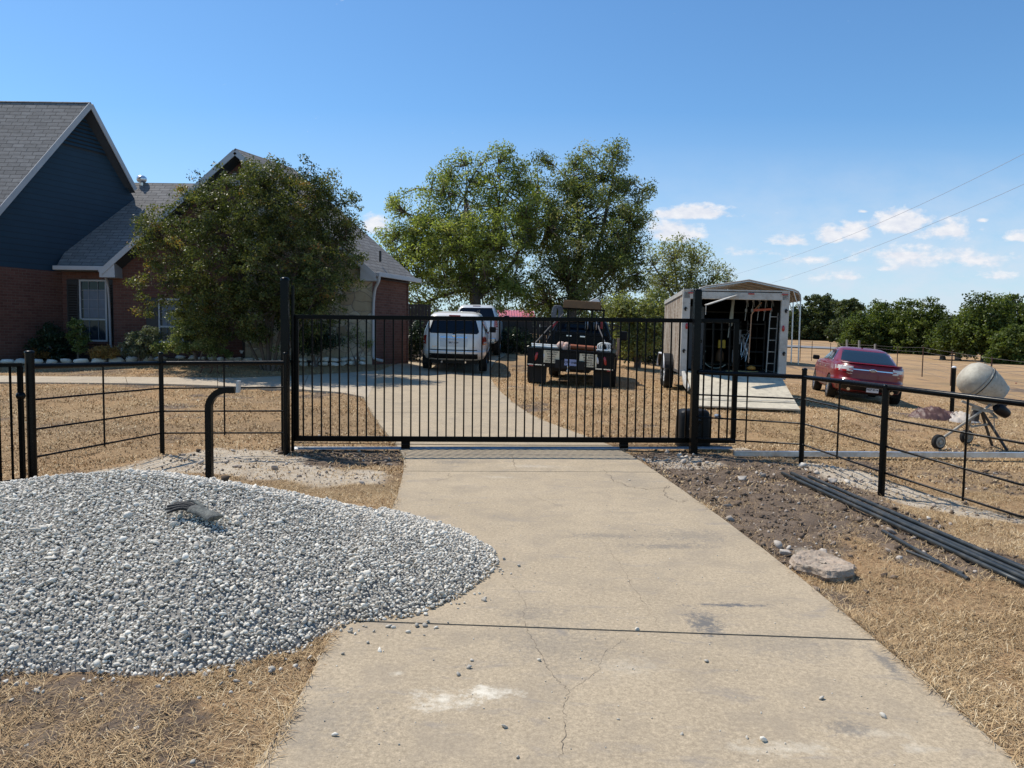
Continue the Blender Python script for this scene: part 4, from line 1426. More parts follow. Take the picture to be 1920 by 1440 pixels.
def gw(t_, z):                                                       # point on the gable wall plane
    return Vector((c0.x + wdir.x * t_, c0.y + wdir.y * t_, z))


zbr = 3.46
peak = P(160, 197, 22.66); tp = .73; farz = P(240, 342, 24.0).z; tf = 2.2
slope = (peak.z - farz) / (tf - tp)
tn = tp - (peak.z - 3.75) / slope
# brick base of the gable wall
O = gw(tn - .0, 0)
sl = lambda t_: t_ - tn
planar('brick_wall', gw(tn, 0) + Vector((wdir.y, -wdir.x, 0)) * .03, wdir, up, [(0, HZ - .3), (sl(0), HZ - .3), (sl(0), zbr), (0, zbr)], .12, M_['brick'], house)
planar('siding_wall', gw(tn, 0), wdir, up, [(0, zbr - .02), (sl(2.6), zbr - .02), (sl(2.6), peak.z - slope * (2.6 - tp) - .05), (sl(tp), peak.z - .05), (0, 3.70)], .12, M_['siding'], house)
# louvred vent in the peak
lv = MB(); nrm = Vector((wdir.y, -wdir.x, 0)); nl = 9
for k in range(nl):
    z = peak.z - .35 - k * .115; half = (peak.z - z - .26) / slope
    if half < .05: continue
    lv.add([gw(tp - half, z) + nrm * .055, gw(tp + half, z) + nrm * .055, gw(tp + half, z + .09) + nrm * .012, gw(tp - half, z + .09) + nrm * .012], [(0, 1, 2, 3)])
vb = MB(); zz0 = peak.z - .35 - 8.5 * .115
vb.prism([gw(tp - (peak.z - zz0 - .2) / slope, zz0) + nrm * .008, gw(tp + (peak.z - zz0 - .2) / slope, zz0) + nrm * .008, gw(tp, peak.z - .25) + nrm * .008], nrm * .006)
gv = vb.build('gable_vent', M_['shutter'], house); lv.build('louvre', mat('louvre_blue', (.014, .045, .075), .6), gv)


def roof_plane(name, a, b, c, d, parent, th=.14, m=None):
    """a-b eave (left,right), c-d ridge (right,left)"""
    a, b, c, d = map(Vector, (a, b, c, d))
    ux = (b - a).normalized(); w = (d - a); uz = (w - ux * w.dot(ux)).normalized()
    f = lambda p: ((p - a).dot(ux), (p - a).dot(uz))
    o, M = planar(name, a, ux, uz, [f(p) for p in (a, b, c, d)], th, m or M_['shingle'], parent)
    return o


# left wing roof: ridge runs left from the peak, overhanging the gable
ov = nrm * .24
pk = Vector((peak.x, peak.y, peak.z)) + ov; pk.z = peak.z + .06
en = gw(tn - .28, 3.75 - .28 * slope + .06) + ov
fe = gw(2.35, peak.z - slope * (2.35 - tp) + .06) + ov
roof_plane('front_roof', en + Vector((-9, 0, 0)), en, pk, pk + Vector((-9, 0, 0)), house, .07)
roof_plane('back_roof', fe + Vector((.0, 0, 0)), fe + Vector((-9, 0, 0)), pk + Vector((-9, 0, 0)), pk, house, .07)


def rake(a, b, parent, h=.14, t_=.03, name='rake_board'):
    m = MB(); d = Vector((0, 0, -h / 2 - .01)); nn = nrm if parent is None else nrm
    m.bar(Vector(a) + d, Vector(b) + d, t_, h); return m.build(name, M_['trim'], house)


rake(en + nrm * .015, pk + nrm * .015 , house); rake(pk + nrm * .015, fe + nrm * .015, house)
s_ = MB()
for p, q in ((en, pk), (pk, fe)):
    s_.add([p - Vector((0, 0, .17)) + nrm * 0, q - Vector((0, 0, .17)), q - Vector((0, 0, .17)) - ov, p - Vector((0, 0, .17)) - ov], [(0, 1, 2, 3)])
s_.build('soffit', M_['soffit'], house)

# middle section -----------------------------------------------------------------
De, Dr = 21.55, 25.0
ge0 = P(103, 503, De); ge1 = P(200, 503.5, De); ze = (ge0.z + ge1.z) / 2
rz = P(300, 343, Dr)
rL, rR_ = P(170, 343, Dr).x, P(400, 343, Dr).x
a = Vector((ge0.x - .0, De, ze)); b = Vector((ge1.x + .8, De, ze))
kk = .985
# left edge of the roof follows the gable wall
lt = Vector((P(236, 343, Dr).x - .6, Dr, rz.z)); rt_ = Vector((rR_, Dr, rz.z))
roof_plane('middle_roof', a, b, rt_, lt, house, .12)
mw = P(118, 600, 22.0).x; mw1 = P(212, 600, 22.0).x + .3
planar('brick_wall', (mw - .2, 22.0, 0), (1, 0, 0), up, [(0, HZ - .3), (mw1 - mw + .2, HZ - .3), (mw1 - mw + .2, ze + .1), (0, ze + .1)], .12, M_['brick'], house)
m = MB(); m.bar((ge0.x, De - .06, ze + .005), (ge1.x - .05, De - .06, ze + .005), .12, .12); m.build('gutter', M_['trim'], house, bevel=.01)
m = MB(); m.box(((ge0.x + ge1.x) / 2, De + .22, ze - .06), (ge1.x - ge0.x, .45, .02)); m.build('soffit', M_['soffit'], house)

# front gable ----------------------------------------------------------------------
Df, Dw = 21.1, 21.5
ap = P(441, 278, Df); lz = P(188, 506, Df); rz_ = P(703, 511, Df)
zl_ = (lz.z + rz_.z) / 2
apex = Vector((ap.x, Df, ap.z)); L_ = Vector((lz.x, Df, zl_)); R_ = Vector((rz_.x, Df, zl_))
t21 = R(21); bd = Vector((math.sin(t21), math.cos(t21), 0)); BL = 2.55
wx0 = P(213, 600, Dw).x; wxs = P(456, 600, Dw).x; wx1 = P(698, 600, Dw).x
rs_l = (apex.z - zl_) / (apex.x - L_.x); rs_r = (apex.z - zl_) / (R_.x - apex.x)
zat = lambda x: apex.z - .1 - (rs_l * (apex.x - x) if x < apex.x else rs_r * (x - apex.x))
planar('brick_wall', (wx0, Dw, 0), (1, 0, 0), up, [(0, HZ - .3), (wxs - wx0, HZ - .3), (wxs - wx0, zat(wxs)), (apex.x - wx0, zat(apex.x)), (0, zat(wx0))][:5] if wxs > apex.x else
       [(0, HZ - .3), (wxs - wx0, HZ - .3), (wxs - wx0, 3.6), (apex.x - wx0, zat(apex.x)), (0, zat(wx0))], .12, M_['brick'], house)
# upper triangle right of apex is brick too
planar('brick_wall', (wxs, Dw + .02, 0), (1, 0, 0), up, [(0, 3.55), (wx1 - wxs, 3.55), (wx1 - wxs, zat(wx1)), (apex.x - wxs, zat(apex.x)), (0, zat(wxs))] if wxs < apex.x else
       [(0, 3.5), (wx1 - wxs, 3.5), (wx1 - wxs, zat(wx1)), (0, zat(wxs))], .1, M_['stonewall'], house)
planar('stone_wall', (wxs, Dw - .03, 0), (1, 0, 0), up, [(.05, HZ - .3), (wx1 - wxs, HZ - .3), (wx1 - wxs, zat(wx1) - .02), (wx1 - wxs - .02, zat(wx1)), (.05, 4.6)], .1, M_['stonewall'], house)
m = MB(); m.box((wxs + .02, Dw - .02, (HZ + 3.6) / 2), (.07, .05, 2.7)); m.build('corner_trim', M_['shutter'], house)
bq = apex + bd * BL; lq = L_ + bd * BL; rq = R_ + bd * BL
roof_plane('gable_roof_right', R_, rq, bq, apex, house, .12)
roof_plane('gable_roof_left', lq, L_, apex, bq, house, .12)
# side wall
sw = Vector((wx1, Dw, 0))
planar('side_brick_wall', sw, bd, up, [(0, HZ - .3), (2.15, HZ - .3), (2.15, zl_ - .02), (0, zl_ - .02)], .12, M_['brick'], house)
planar('rear_wall', sw + bd * 2.15, (-1, 0, 0), up, [(0, HZ - .3), (6.5, HZ - .3), (6.5, zl_ - .1), (3.4, apex.z - .3), (0, zl_ - .1)], .12, M_['brick'], house)
for p, q in ((L_, apex), (apex, R_)):
    m = MB(); dn = Vector((0, -.02, -.10)); m.bar(p + dn, q + dn, .03, .15); m.build('rake_board', M_['trim'], house)
s_ = MB()
for p, q in ((L_, apex), (apex, R_)):
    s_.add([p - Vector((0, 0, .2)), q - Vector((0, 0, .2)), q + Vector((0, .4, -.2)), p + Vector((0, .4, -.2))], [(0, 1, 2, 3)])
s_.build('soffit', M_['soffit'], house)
# eave return boxes
for x, sg in ((L_.x, 1), (R_.x, -1)):
    m = MB(); z = zl_; w = .42
    m.prism([(x - sg * .02, Df - .02, z - .02), (x + sg * w * .95, Df - .02, z + w * .86), (x + sg * w, Df - .02, z - .22), (x - sg * .02, Df - .02, z - .22)], (0, .42, 0))
    m.build('eave_return', M_['trim'], house)
# side gutter and its downspout, left downspout
gz = zl_
m = MB(); m.bar(R_ + Vector((.07, .05, -.03)), rq + Vector((.07, 0, -.03)), .11, .12); m.build('gutter', M_['trim'], house, bevel=.01)
m = MB(); m.add([R_ + Vector((0, 0, -.12)), rq + Vector((0, 0, -.12)), rq + Vector((-.45, 0, -.12)), R_ + Vector((-.45, 0, -.12))], [(0, 1, 2, 3)]); m.build('soffit', M_['soffit'], house)


def spout(pts, name='downspout', w=.085):
    m = MB(); m.tube(smooth_line([Vector(p) for p in pts], 2), w / 2, 8); m.build(name, M_['trim'], house, smooth=True, auto=50)


sx = P(699, 600, Dw - .1)
spout([(R_.x + .10, Df + .1, gz - .05), (R_.x + .10, Df + .1, gz - .22), (sx.x + .0, Dw - .06, gz - .5), (sx.x + .0, Dw - .06, HZ + .22), (sx.x + .02, Dw - .08, HZ + .05), (sx.x + .3, Dw - .18, HZ + .0)])
sx = P(212, 600, 21.9)
spout([(P(195, 505, De - .06).x, De - .06, ze - .04), (P(196, 505, De - .06).x, De - .06, ze - .18), (sx.x - .08, 21.85, ze - .42), (sx.x - .08, 21.9, HZ + .1)], w=.075)


# windows --------------------------------------------------------------------
def sash_window(px0, px1, py0, py1, D, cols, rows_up, blind, nm='window', arch=False):
    a = P(px0, py1, D); b = P(px1, py0, D)
    W, H = b.x - a.x, b.z - a.z; z0 = a.z; x0 = a.x; y = D - .015
    fr = MB()
    for s in ((x0, 0), (x0 + W - .05, 0)): fr.box((s[0] + .025, y, z0 + H / 2), (.05, .07, H))
    for z in (z0 + .025, z0 + H - .025, z0 + H * .36): fr.box((x0 + W / 2, y, z), (W - .1, .07, .05))
    f_ = fr.build('window', M_['trim'], house)
    g = MB(); g.box((x0 + W / 2, y + .012, z0 + H / 2), (W - .1, .01, H - .1)); g.build('pane', M_['glass'], f_)
    mu = MB()
    for k in range(1, cols): mu.box((x0 + W * k / cols, y - .006, z0 + H * .68), (.013, .02, H * .60))
    for k in range(1, rows_up): mu.box((x0 + W / 2, y - .008, z0 + H * (.38 + .6 * k / rows_up)), (W - .1, .02, .013))
    for k in range(1, cols): mu.box((x0 + W * k / cols, y - .006, z0 + H * .19), (.010, .02, H * .32))
    mu.build('muntins', mat('dim_muntin', (.26, .27, .29), .6), f_)
    if blind:
        bl = MB(); bl.box((x0 + W / 2 + .03, y + .003, z0 + H * .615), (W * .80, .008, H * .46)); bl.build('blind', M_['blind'], f_)
    sl_ = MB(); sl_.box((x0 + W / 2, y - .03, z0 - .04), (W + .1, .1, .06)); sl_.build('sill', M_['brick'], f_)
    return x0, W, z0, H


x0, W, z0, H = sash_window(152, 201, 525, 640, 22.0, 3, 4, True)
for xx, w in ((x0 - .19, .34), (x0 + W + .1, .20)):
    m = MB(); m.box((xx, 21.97, z0 + H / 2), (w, .04, H))
    for k in range(22): m.box((xx, 21.945, z0 + .1 + k * (H - .2) / 22), (w - .08, .02, .035), Matrix.Rotation(R(25), 3, 'X'))
    m.build('shutter', M_['shutter'], house)
x0, W, z0, H = sash_window(299, 345, 560, 642, 21.5, 3, 4, True)
for xx, w in ((x0 - .18, .34), (x0 + W + .18, .34)):
    m = MB(); m.box((xx, 21.47, z0 + H / 2), (w, .04, H)); m.build('shutter', M_['shutter'], house)
# arched gable vent
vc = P(441, 338, Dw); m = MB(); vr = .15
out = [Vector((vc.x - vr, Dw - .03, vc.z - .15)), Vector((vc.x + vr, Dw - .03, vc.z - .15))] + [Vector((vc.x + vr * math.cos(R(a)), Dw - .03, vc.z + .05 + vr * math.sin(R(a)))) for a in range(0, 181, 20)]
m.prism(out, (0, .05, 0)); va = m.build('gable_vent', M_['trim'], house)
m = MB()
for k in range(6): m.box((vc.x, Dw - .04, vc.z - .1 + k * .05), (.22, .02, .018), Matrix.Rotation(R(30), 3, 'X'))
m.build('louvre', M_['shutter'], va)
# turbine vent on the middle ridge
tv = P(265.5, 337, Dr - .1)
m = MB(); m.lathe([(.05, -.2), (.06, -.10), (.13, -.07), (.165, .0), (.15, .08), (.09, .13), (.002, .15)], 18, Matrix.Translation(tv)); vt = m.build('turbine_vent', mat('turbine_metal', (.7, .72, .74), .3, .9), house, smooth=True, auto=60)
m = MB(); m.lathe([(.02, -.02), (.05, 0), (.02, .02)], 10, Matrix.Translation(tv + Vector((.01, -.17, .03)))); m.build('vane', M_['shutter'], vt)
# plumbing vent on gable roof
q = P(713, 478, 22.0); m = MB(); m.tube([q - Vector((0, 0, .2)), q + Vector((0, 0, .12))], .035, 8); m.build('vent_pipe', M_['shutter'], house, smooth=True, auto=40)

# ================================================================== wooden fence, shed, far road, wire fence, carport
M_['wood'] = mat('weathered_boards', (.045, .034, .027), .9, 0, .35, 8, .4, 60)
wfn = thing('privacy_fence', 'dark weathered board fence behind the parked vehicles', 'fence', (0, 30.5, 1))
fx0, fx1 = P(738, 600, 30.5).x, P(1262, 600, 31).x
m = MB(); x = fx0; r_ = random.Random(2)
while x < fx1:
    z0 = zf(x, 30.5) - .02; hh = 1.86 if x < P(806, 600, 30.5).x else 1.42; m.box((x + .066, 30.5 + r_.uniform(-.006, .006), z0 + hh / 2 + r_.uniform(-.015, .015)), (.132, .02, hh)); x += .14
m.build('boards', M_['wood'], wfn)
m = MB()
for k in range(3): m.bar((fx0, 30.55, zf(fx0, 30.5) + .3 + k * .45), (fx1, 30.55, zf(fx1, 30.5) + .3 + k * .45), .04, .09)
m.build('rails', M_['wood'], wfn)
# red roofed shed
sh = thing('metal_shed', 'low shed with red ribbed metal roof behind the dark board fence', 'shed', (P(955, 600, 36).x, 37, 1.1))
a, b = P(905, 594, 35.5), P(1004, 597, 35.5); c, d = P(1000, 583, 38.5), P(905, 581, 38.5)
red = mat('red_metal_roof', (.50, .10, .095), .4, .1, .12, 3)
m = MB(); rows = []; n = 60
for i in range(n + 1):
    t_ = i / n; h = .04 if i % 3 == 0 else 0
    rows.append([a.lerp(b, t_) + Vector((0, 0, h)), d.lerp(c, t_) + Vector((0, 0, h))])
m.grid(rows); m.build('roof', red, sh)
m = MB(); m.box(((a.x + b.x) / 2, 37.2, (a.z + 1.0) / 2), (b.x - a.x - .3, 2.8, a.z - 1.0)); m.build('wall', M_['wood'], sh)

# far road
road = MB(); rows = []
M_['asphalt'] = mat('old_asphalt', (.20, .20, .205), .9, 0, .15, .3)
for k in range(30):
    x = 20 + k * 5
    rows.append([Vector((x, 106 + .02 * k, max(zf(x, 106), 0) + .12)), Vector((x, 109, zf(x, 109) + .22)), Vector((x, 113, zf(x, 113) + .14))])
road.grid(rows); o = road.build('road', M_['asphalt']); o['kind'] = 'structure'

# wire fence on metal T-posts
wfx = [(1421, 672, 50), (1500, 670, 50), (1522, 667.5, 54), (1557, 662, 62), (1642, 667, 58), (1682, 682.5, 43), (1729, 701, 35), (1783, 712, 30.5), (1857, 731, 26.5), (1960, 765, 22)]
wire = thing('wire_fence', 'wire field fence on thin rusty steel posts crossing the dry field', 'fence', (22, 40, 0))
M_['tpost'] = mat('rusty_post', (.09, .045, .03), .8, .2, .3, 6)
M_['wirem'] = mat('fence_wire', (.16, .14, .13), .6, .6, .2, 5)
WP = []
for px, py, D in wfx:
    p = P(px, py, D); z = zf(p.x, p.y); z = min(z, p.z + .2)
    WP.append(Vector((p.x, p.y, z)))
main = [0, 1, 2, 3, 4, 5, 6, 7, 8, 9]
for i in main:
    w = WP[i]; m = MB(); s = .03
    m.box((w.x, w.y, w.z + .70), (.045, .012, 1.5)); m.box((w.x, w.y + .02, w.z + .70), (.012, .04, 1.5)); m.build('post', M_['tpost'], wire)
order = [3, 4, 5, 6, 7, 8, 9]
for h in (.25, .5, .72, .95, 1.18, 1.38):
    m = MB(); m.tube([WP[i] + Vector((0, 0, h)) for i in order], .005, 4); m.build('wire', M_['wirem'], wire)
    m = MB(); m.tube([WP[i] + Vector((0, 0, h)) for i in (0, 1, 2, 3)], .006, 4); m.build('wire', M_['wirem'], wire)
# wooden corner posts behind the red car
for i, (px, y0_, y1_, D) in enumerate(((1588, 637, 668, 64), (1611, 638, 668, 62), (1641, 645, 668, 60))):
    a, b = P(px, y1_, D), P(px, y0_, D); m = MB(); m.tube([Vector((a.x, a.y, zf(a.x, a.y))), b], .09, 8)
    tag(m.build('wooden_post', mat('grey_post', (.30, .28, .24), .9), smooth=True, auto=40), ['grey wooden post left of the others behind the red car', 'middle grey wooden post above the red car roof', 'grey wooden post right of the others behind the red car'][i], 'post', 'wooden posts behind the red car')
# short black pipe post near the mixer
a, b = P(1786, 742, 16.5), P(1789, 690, 16.5)
m = MB(); m.tube([Vector((a.x, a.y, zf(a.x, a.y))), Vector((b.x, b.y, b.z))], .045, 14); bp = m.build('black_post', BP, smooth=True, auto=40)
tag(bp, 'lone black pipe post with pale cap left of the cement mixer drum', 'post')
m = MB(); m.lathe([(.05, 0), (.05, .02), (.03, .04), (.001, .045)], 14, Matrix.Translation(b)); m.build('cap', M_['white_paint'], bp, smooth=True)

# carport
cp = thing('carport', 'open metal carport with pale curved roof behind the white trailer', 'carport', (P(1404, 600, 38).x, 39, .5))
CD = 38.0
prof_px = [(1301, 566), (1303, 552), (1312, 541), (1322, 537.5), (1404, 525), (1488, 543), (1496, 547), (1500, 553), (1501, 565)]
pr = [P(x, y, CD) for x, y in prof_px]; depth = Vector((.6, 6.5, 0))
pan = mat('carport_panel', (.27, .235, .20), .5, .3, .12, 2)
m = MB(); rows = []
for j in range(30):
    s = j / 29; off = .018 if j % 2 else 0
    rows.append([p + depth * s + Vector((0, 0, off)) for p in pr])
m.grid(rows); ob = m.build('roof', pan, cp)
so = ob.modifiers.new('s', 'SOLIDIFY'); so.thickness = .02
m = MB(); m.tube([p + Vector((0, -.03, 0)) for p in pr], .04, 6); m.build('trim', mat('carport_trim', (.40, .37, .33), .5), cp)
for j in range(6):
    m = MB(); m.tube([p + depth * (j / 5) - Vector((0, 0, .06)) for p in pr], .035, 6); m.build('roof_bow', M_['galv'], cp)
    for e in (0, -1):
        p = pr[e] + depth * (j / 5); m = MB(); m.tube([p, Vector((p.x, p.y, zf(p.x, p.y)))], .035, 8); m.build('leg', M_['galv'], cp, smooth=True, auto=40)
    for e, q in ((0, 3), (-1, 5)):
        p = pr[e] + depth * (j / 5) - Vector((0, 0, .6)); r__ = pr[q] + depth * (j / 5) - Vector((0, 0, .08)); r__ = p.lerp(r__, 1.0)
        m = MB(); m.tube([p, r__], .025, 6); m.build('knee_brace', M_['galv'], cp)

# power lines
for i, (pts, lb) in enumerate((([(2100, 190, 55), (1920, 290, 65), (1700, 397, 85), (1560, 455, 110), (1440, 497, 150), (1330, 528, 220)], 'upper thin power line crossing the sky at right'),
                               ([(2100, 258, 55), (1920, 347, 65), (1700, 440, 85), (1530, 505, 120), (1400, 545, 180), (1330, 560, 240)], 'lower thin power line crossing the sky at right'))):
    m = MB(); m.tube(smooth_line([P(*p) for p in pts], 2), .020, 5); tag(m.build('power_line', mat('cable', (.30, .34, .42), .6)), lb, 'cable', 'power lines')

# bed edging stones
EM = rock_mat('edging_limestone', (.42, .40, .34), (.60, .57, .50), (.76, .73, .66))


def edging(pxs, group, label_fn, wid=(.30, .42), hgt=.15, layers=1, seed=0):
    r_ = random.Random(seed)
    line = [G(*p) for p in pxs]; i = 0; k = 0
    L = [0]
    for a, b in zip(line, line[1:]): L.append(L[-1] + (b - a).length)
    for ly in range(layers):
        s = r_.uniform(0, .2)
        while s < L[-1] - .1:
            w = r_.uniform(*wid); q = s + w / 2; j = 0
            while j < len(L) - 2 and L[j + 1] < q: j += 1
            p = line[j].lerp(line[j + 1], min(1, (q - L[j]) / max(1e-6, L[j + 1] - L[j]))); d = (line[j + 1] - line[j]).normalized()
            V, F = stone_shape(500 + (k * 7 + seed) % 23, True)
            V = np.sign(V) * np.abs(V) ** .55
            rx, ry, rz = w / 2 * 1.0, .13 * r_.uniform(.8, 1.2), hgt / 2 * r_.uniform(.85, 1.2)
            V = V / np.abs(V).max(0) * np.array([rx, ry, rz]); ang = math.atan2(d.y, d.x) + r_.uniform(-.08, .08)
            ca, sa = math.cos(ang), math.sin(ang); x, y = V[:, 0].copy(), V[:, 1].copy(); V[:, 0], V[:, 1] = x * ca - y * sa, x * sa + y * ca
            V = V + np.array([p.x, p.y + .05 * ly, zf(p.x, p.y) + hgt * (.45 + ly * .95)])
            o = np_mesh('edging_stone', V, F, EM, attrs={'tone': ('POINT', np.full(len(V), r_.uniform(.2, 1)))})
            tag(o, label_fn, 'stone', group)
            s += w + .02; k += 1


edging([(-60, 683), (60, 683.5), (130, 682.5), (200, 681), (290, 677.5), (312, 675)], 'long row of pale stones edging the bed below the house', 'flat pale limestone block in the single edging row left of the corner post', seed=1, hgt=.16)
edging([(318, 673), (400, 676), (460, 679), (535, 682)], 'pale stones edging the bed below the big bush', 'pale limestone block in the shaded row under the big bushy tree', seed=2, wid=(.22, .34), hgt=.13)
edging([(556, 686), (620, 687), (680, 685), (720, 681), (745, 677), (756, 668)], 'two courses of stacked pale stones by the drive', 'rounded pale stone in the double stacked row beside the curving drive', seed=3, wid=(.2, .36), hgt=.13, layers=2)
# ================================================================== foliage
def leaf_mat(name, ramp, trans=.35, gloss=.45, spec=.25):
    m, t, b = new_mat(name)
    A = t.node('ShaderNodeAttribute', attribute_name='tone').outputs['Fac']
    c = t.ramp(A, ramp)
    setb(t, b, color=c, rough=gloss, spec=spec)
    tr = t.node('ShaderNodeBsdfTranslucent', {'Color': t.mix(1.0, c, (1.25, 1.3, .6), 'MULTIPLY')})
    mx = t.node('ShaderNodeMixShader', {0: trans, 1: b.outputs[0], 2: tr.outputs[0]})
    t.l.new(mx.outputs[0], t.n['Material Output'].inputs[0])
    return m


LM = {
    'myrtle': leaf_mat('myrtle_leaves', [(0, (.026, .036, .013)), (.45, (.088, .108, .032)), (.85, (.19, .20, .06)), (.97, (.26, .21, .07)), (1, (.28, .15, .05))], .35, .48),
    'elm': leaf_mat('elm_leaves', [(0, (.075, .095, .028)), (.5, (.21, .25, .065)), (.85, (.34, .38, .11)), (1, (.36, .35, .18))], .52),
    'elm2': leaf_mat('elm2_leaves', [(0, (.055, .070, .028)), (.5, (.15, .18, .06)), (.85, (.25, .28, .11)), (1, (.34, .31, .20))], .5),
    'olive': leaf_mat('sparse_leaves', [(0, (.10, .115, .045)), (.5, (.24, .26, .10)), (1, (.40, .37, .20))], .52),
    'oak': leaf_mat('oak_leaves', [(0, (.038, .054, .013)), (.5, (.10, .13, .030)), (1, (.20, .235, .062))], .45),
    'oakd': leaf_mat('far_oak_leaves', [(0, (.040, .052, .020)), (.5, (.080, .10, .038)), (1, (.14, .16, .065))], .38),
    'shrub': leaf_mat('shrub_leaves', [(0, (.07, .10, .030)), (.5, (.17, .21, .065)), (1, (.32, .34, .15))], .35, .4),
    'grey': leaf_mat('greygreen_leaves', [(0, (.06, .075, .045)), (.5, (.14, .16, .095)), (1, (.28, .30, .21))], .25),
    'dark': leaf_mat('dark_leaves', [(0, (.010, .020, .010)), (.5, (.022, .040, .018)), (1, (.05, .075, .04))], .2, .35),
    'rust': leaf_mat('rusty_leaves', [(0, (.17, .09, .03)), (.5, (.30, .17, .05)), (1, (.42, .28, .09))], .25),
}
BARK = mat('bark', (.13, .10, .08), .9, 0, .35, 6, .6, 30)
BARKL = mat('smooth_bark', (.085, .06, .042), .8, 0, .3, 5, .3, 30)


def leaf_cloud(name, centers, radii, per, size, mtl, tone, parent, seed, aspect=.55, flatten=.75, droop=0.0):
    r_ = np.random.RandomState(seed)
    centers = np.asarray(centers, float); K = len(centers)
    n = K * per
    ci = np.repeat(np.arange(K), per)
    d = r_.normal(size=(n, 3)); d /= np.linalg.norm(d, axis=1)[:, None]
    rad = np.asarray(radii)[ci] * r_.uniform(.1, 1, n) ** .55
    off = d * rad[:, None]; off[:, 2] *= flatten
    if droop: off[:, 2] -= droop * (off[:, 0] ** 2 + off[:, 1] ** 2)
    c = centers[ci] + off
    nrm_ = d * .7 + r_.normal(size=(n, 3)) * .9 + np.array([0, 0, .5]); nrm_ /= np.linalg.norm(nrm_, axis=1)[:, None]
    u = np.cross(nrm_, r_.normal(size=(n, 3))); u /= np.linalg.norm(u, axis=1)[:, None]; v = np.cross(nrm_, u)
    s = size * r_.uniform(.6, 1.3, n)[:, None]
    V = np.stack([c - u * s, c + v * s * aspect - nrm_ * s * .15, c + u * s, c - v * s * aspect - nrm_ * s * .15], 1).reshape(-1, 3)
    F = np.arange(n * 4).reshape(-1, 4)
    tn_ = np.clip(np.asarray(tone)[ci] + r_.normal(0, .13, n), 0, 1)
    o = np_mesh(name, V, F, mtl, parent, {'tone': ('POINT', np.repeat(tn_, 4))})
    return o


def blobs_to_clumps(blobs, n, seed, shell=.55):
    """blobs: (center Vector, rx, ry, rz, weight)"""
    r_ = np.random.RandomState(seed)
    w = np.array([b[1] * b[2] * b[3] for b in blobs]) ** .8; w /= w.sum()
    pick = r_.choice(len(blobs), n, p=w); out = []
    for i in pick:
        c, rx, ry, rz = blobs[i][:4]
        d = r_.normal(size=3); d /= np.linalg.norm(d)
        k = r_.uniform(shell ** 3, 1) ** (1 / 3) if r_.uniform() < .8 else r_.uniform(0, 1)
        if r_.uniform() < .14: k = r_.uniform(1.0, 1.22)
        out.append((c.x + d[0] * rx * k, c.y + d[1] * ry * k, c.z + d[2] * rz * k))
    return np.array(out)


def make_tree(name, label, cat, base, blobs, nclump, per, clump_r, leaf, lm, trunk_r, seed, bark=BARK, group=None, trunks=1, fork=.35, shell=.5, tone_shift=0.0, flatten=.75, twigs=True, aspect=.5, trunk_pts=None):
    r_ = random.Random(seed); t_ = thing(name, label, cat, base, 0, group)
    cl = blobs_to_clumps(blobs, nclump, seed, shell)
    zmin, zmax = cl[:, 2].min(), cl[:, 2].max()
    patch = vnoise(cl[:, 0] * 1.0 + cl[:, 1] * .37, cl[:, 2] * 1.0 + cl[:, 1] * .6, .9, seed, 2)
    tone = np.clip(.18 + .55 * patch + tone_shift + np.random.RandomState(seed).normal(0, .19, len(cl)), 0, 1)
    MI = np.array(base)
    rr = clump_r * np.random.RandomState(seed + 1).uniform(.6, 1.35, len(cl))
    o = leaf_cloud('crown', cl - MI, rr, per, leaf, LM[lm], tone, t_, seed, flatten=flatten, aspect=aspect)
    # wood
    tb = MB(); base = Vector(base); tops = []
    cen = Vector(cl.mean(0))
    H = zmax - base.z
    if trunk_pts:
        for pts, r0, r1 in trunk_pts:
            pts = smooth_line([Vector(p) for p in pts], 1); k = len(pts) - 1
            tb.tube(pts, [r0 + (r1 - r0) * i / k for i in range(k + 1)], 10); tops.append((pts[-1], r1))
    else:
        for k in range(trunks):
            a = 2 * math.pi * k / trunks + r_.uniform(0, .6); sp = 0 if trunks == 1 else .25
            top = base + Vector((math.cos(a) * sp * H * .35, math.sin(a) * sp * H * .3, H * fork)) + (Vector((cen.x - base.x, cen.y - base.y, 0)) * .3)
            mid_ = base.lerp(top, .5) + Vector((r_.uniform(-.1, .1), 0, 0)) * trunk_r * 4
            b0 = base + Vector((math.cos(a) * trunk_r * 1.2 * (trunks > 1), math.sin(a) * trunk_r * (trunks > 1), -.15))
            tb.tube([b0, b0.lerp(mid_, .3), mid_, top], [trunk_r * 1.35, trunk_r * 1.0, trunk_r * .85, trunk_r * .7], 10); tops.append((top, trunk_r * .7))
    limbs = []
    for (c, rx, ry, rz, *_) in blobs:
        tp_, r0 = min(tops, key=lambda q: (q[0] - c).length)
        e = tp_.lerp(c, .85); m1 = tp_.lerp(e, .5) + Vector((r_.uniform(-.12, .12), r_.uniform(-.12, .12), .12)) * (e - tp_).length * .5
        pts = smooth_line([tp_ - Vector((0, 0, .05)), m1, e], 2); k = len(pts) - 1
        rl = min(r0 * .75, .045 * (e - tp_).length ** .8 + .015)
        tb.tube(pts, [rl + (rl * .35 - rl) * i / k for i in range(k + 1)], 6); limbs += pts[1:]
    tb.build('trunk', bark, t_, smooth=True, auto=60)
    if twigs:
        la = np.array([tuple(p) for p in limbs]); tw = MB()
        for i, c in enumerate(cl):
            if r_.random() > .75: continue
            j = np.argmin(((la - c) ** 2).sum(1)); a = Vector(la[j]); b = Vector(c)
            m1 = a.lerp(b, .5) + Vector((0, 0, -.04 * (b - a).length))
            rt = trunk_r * .10
            tw.tube([a, m1, b], [rt * 1.5, rt, rt * .4], 4, cap=False)
        tw.build('twigs', bark, t_)
    return t_


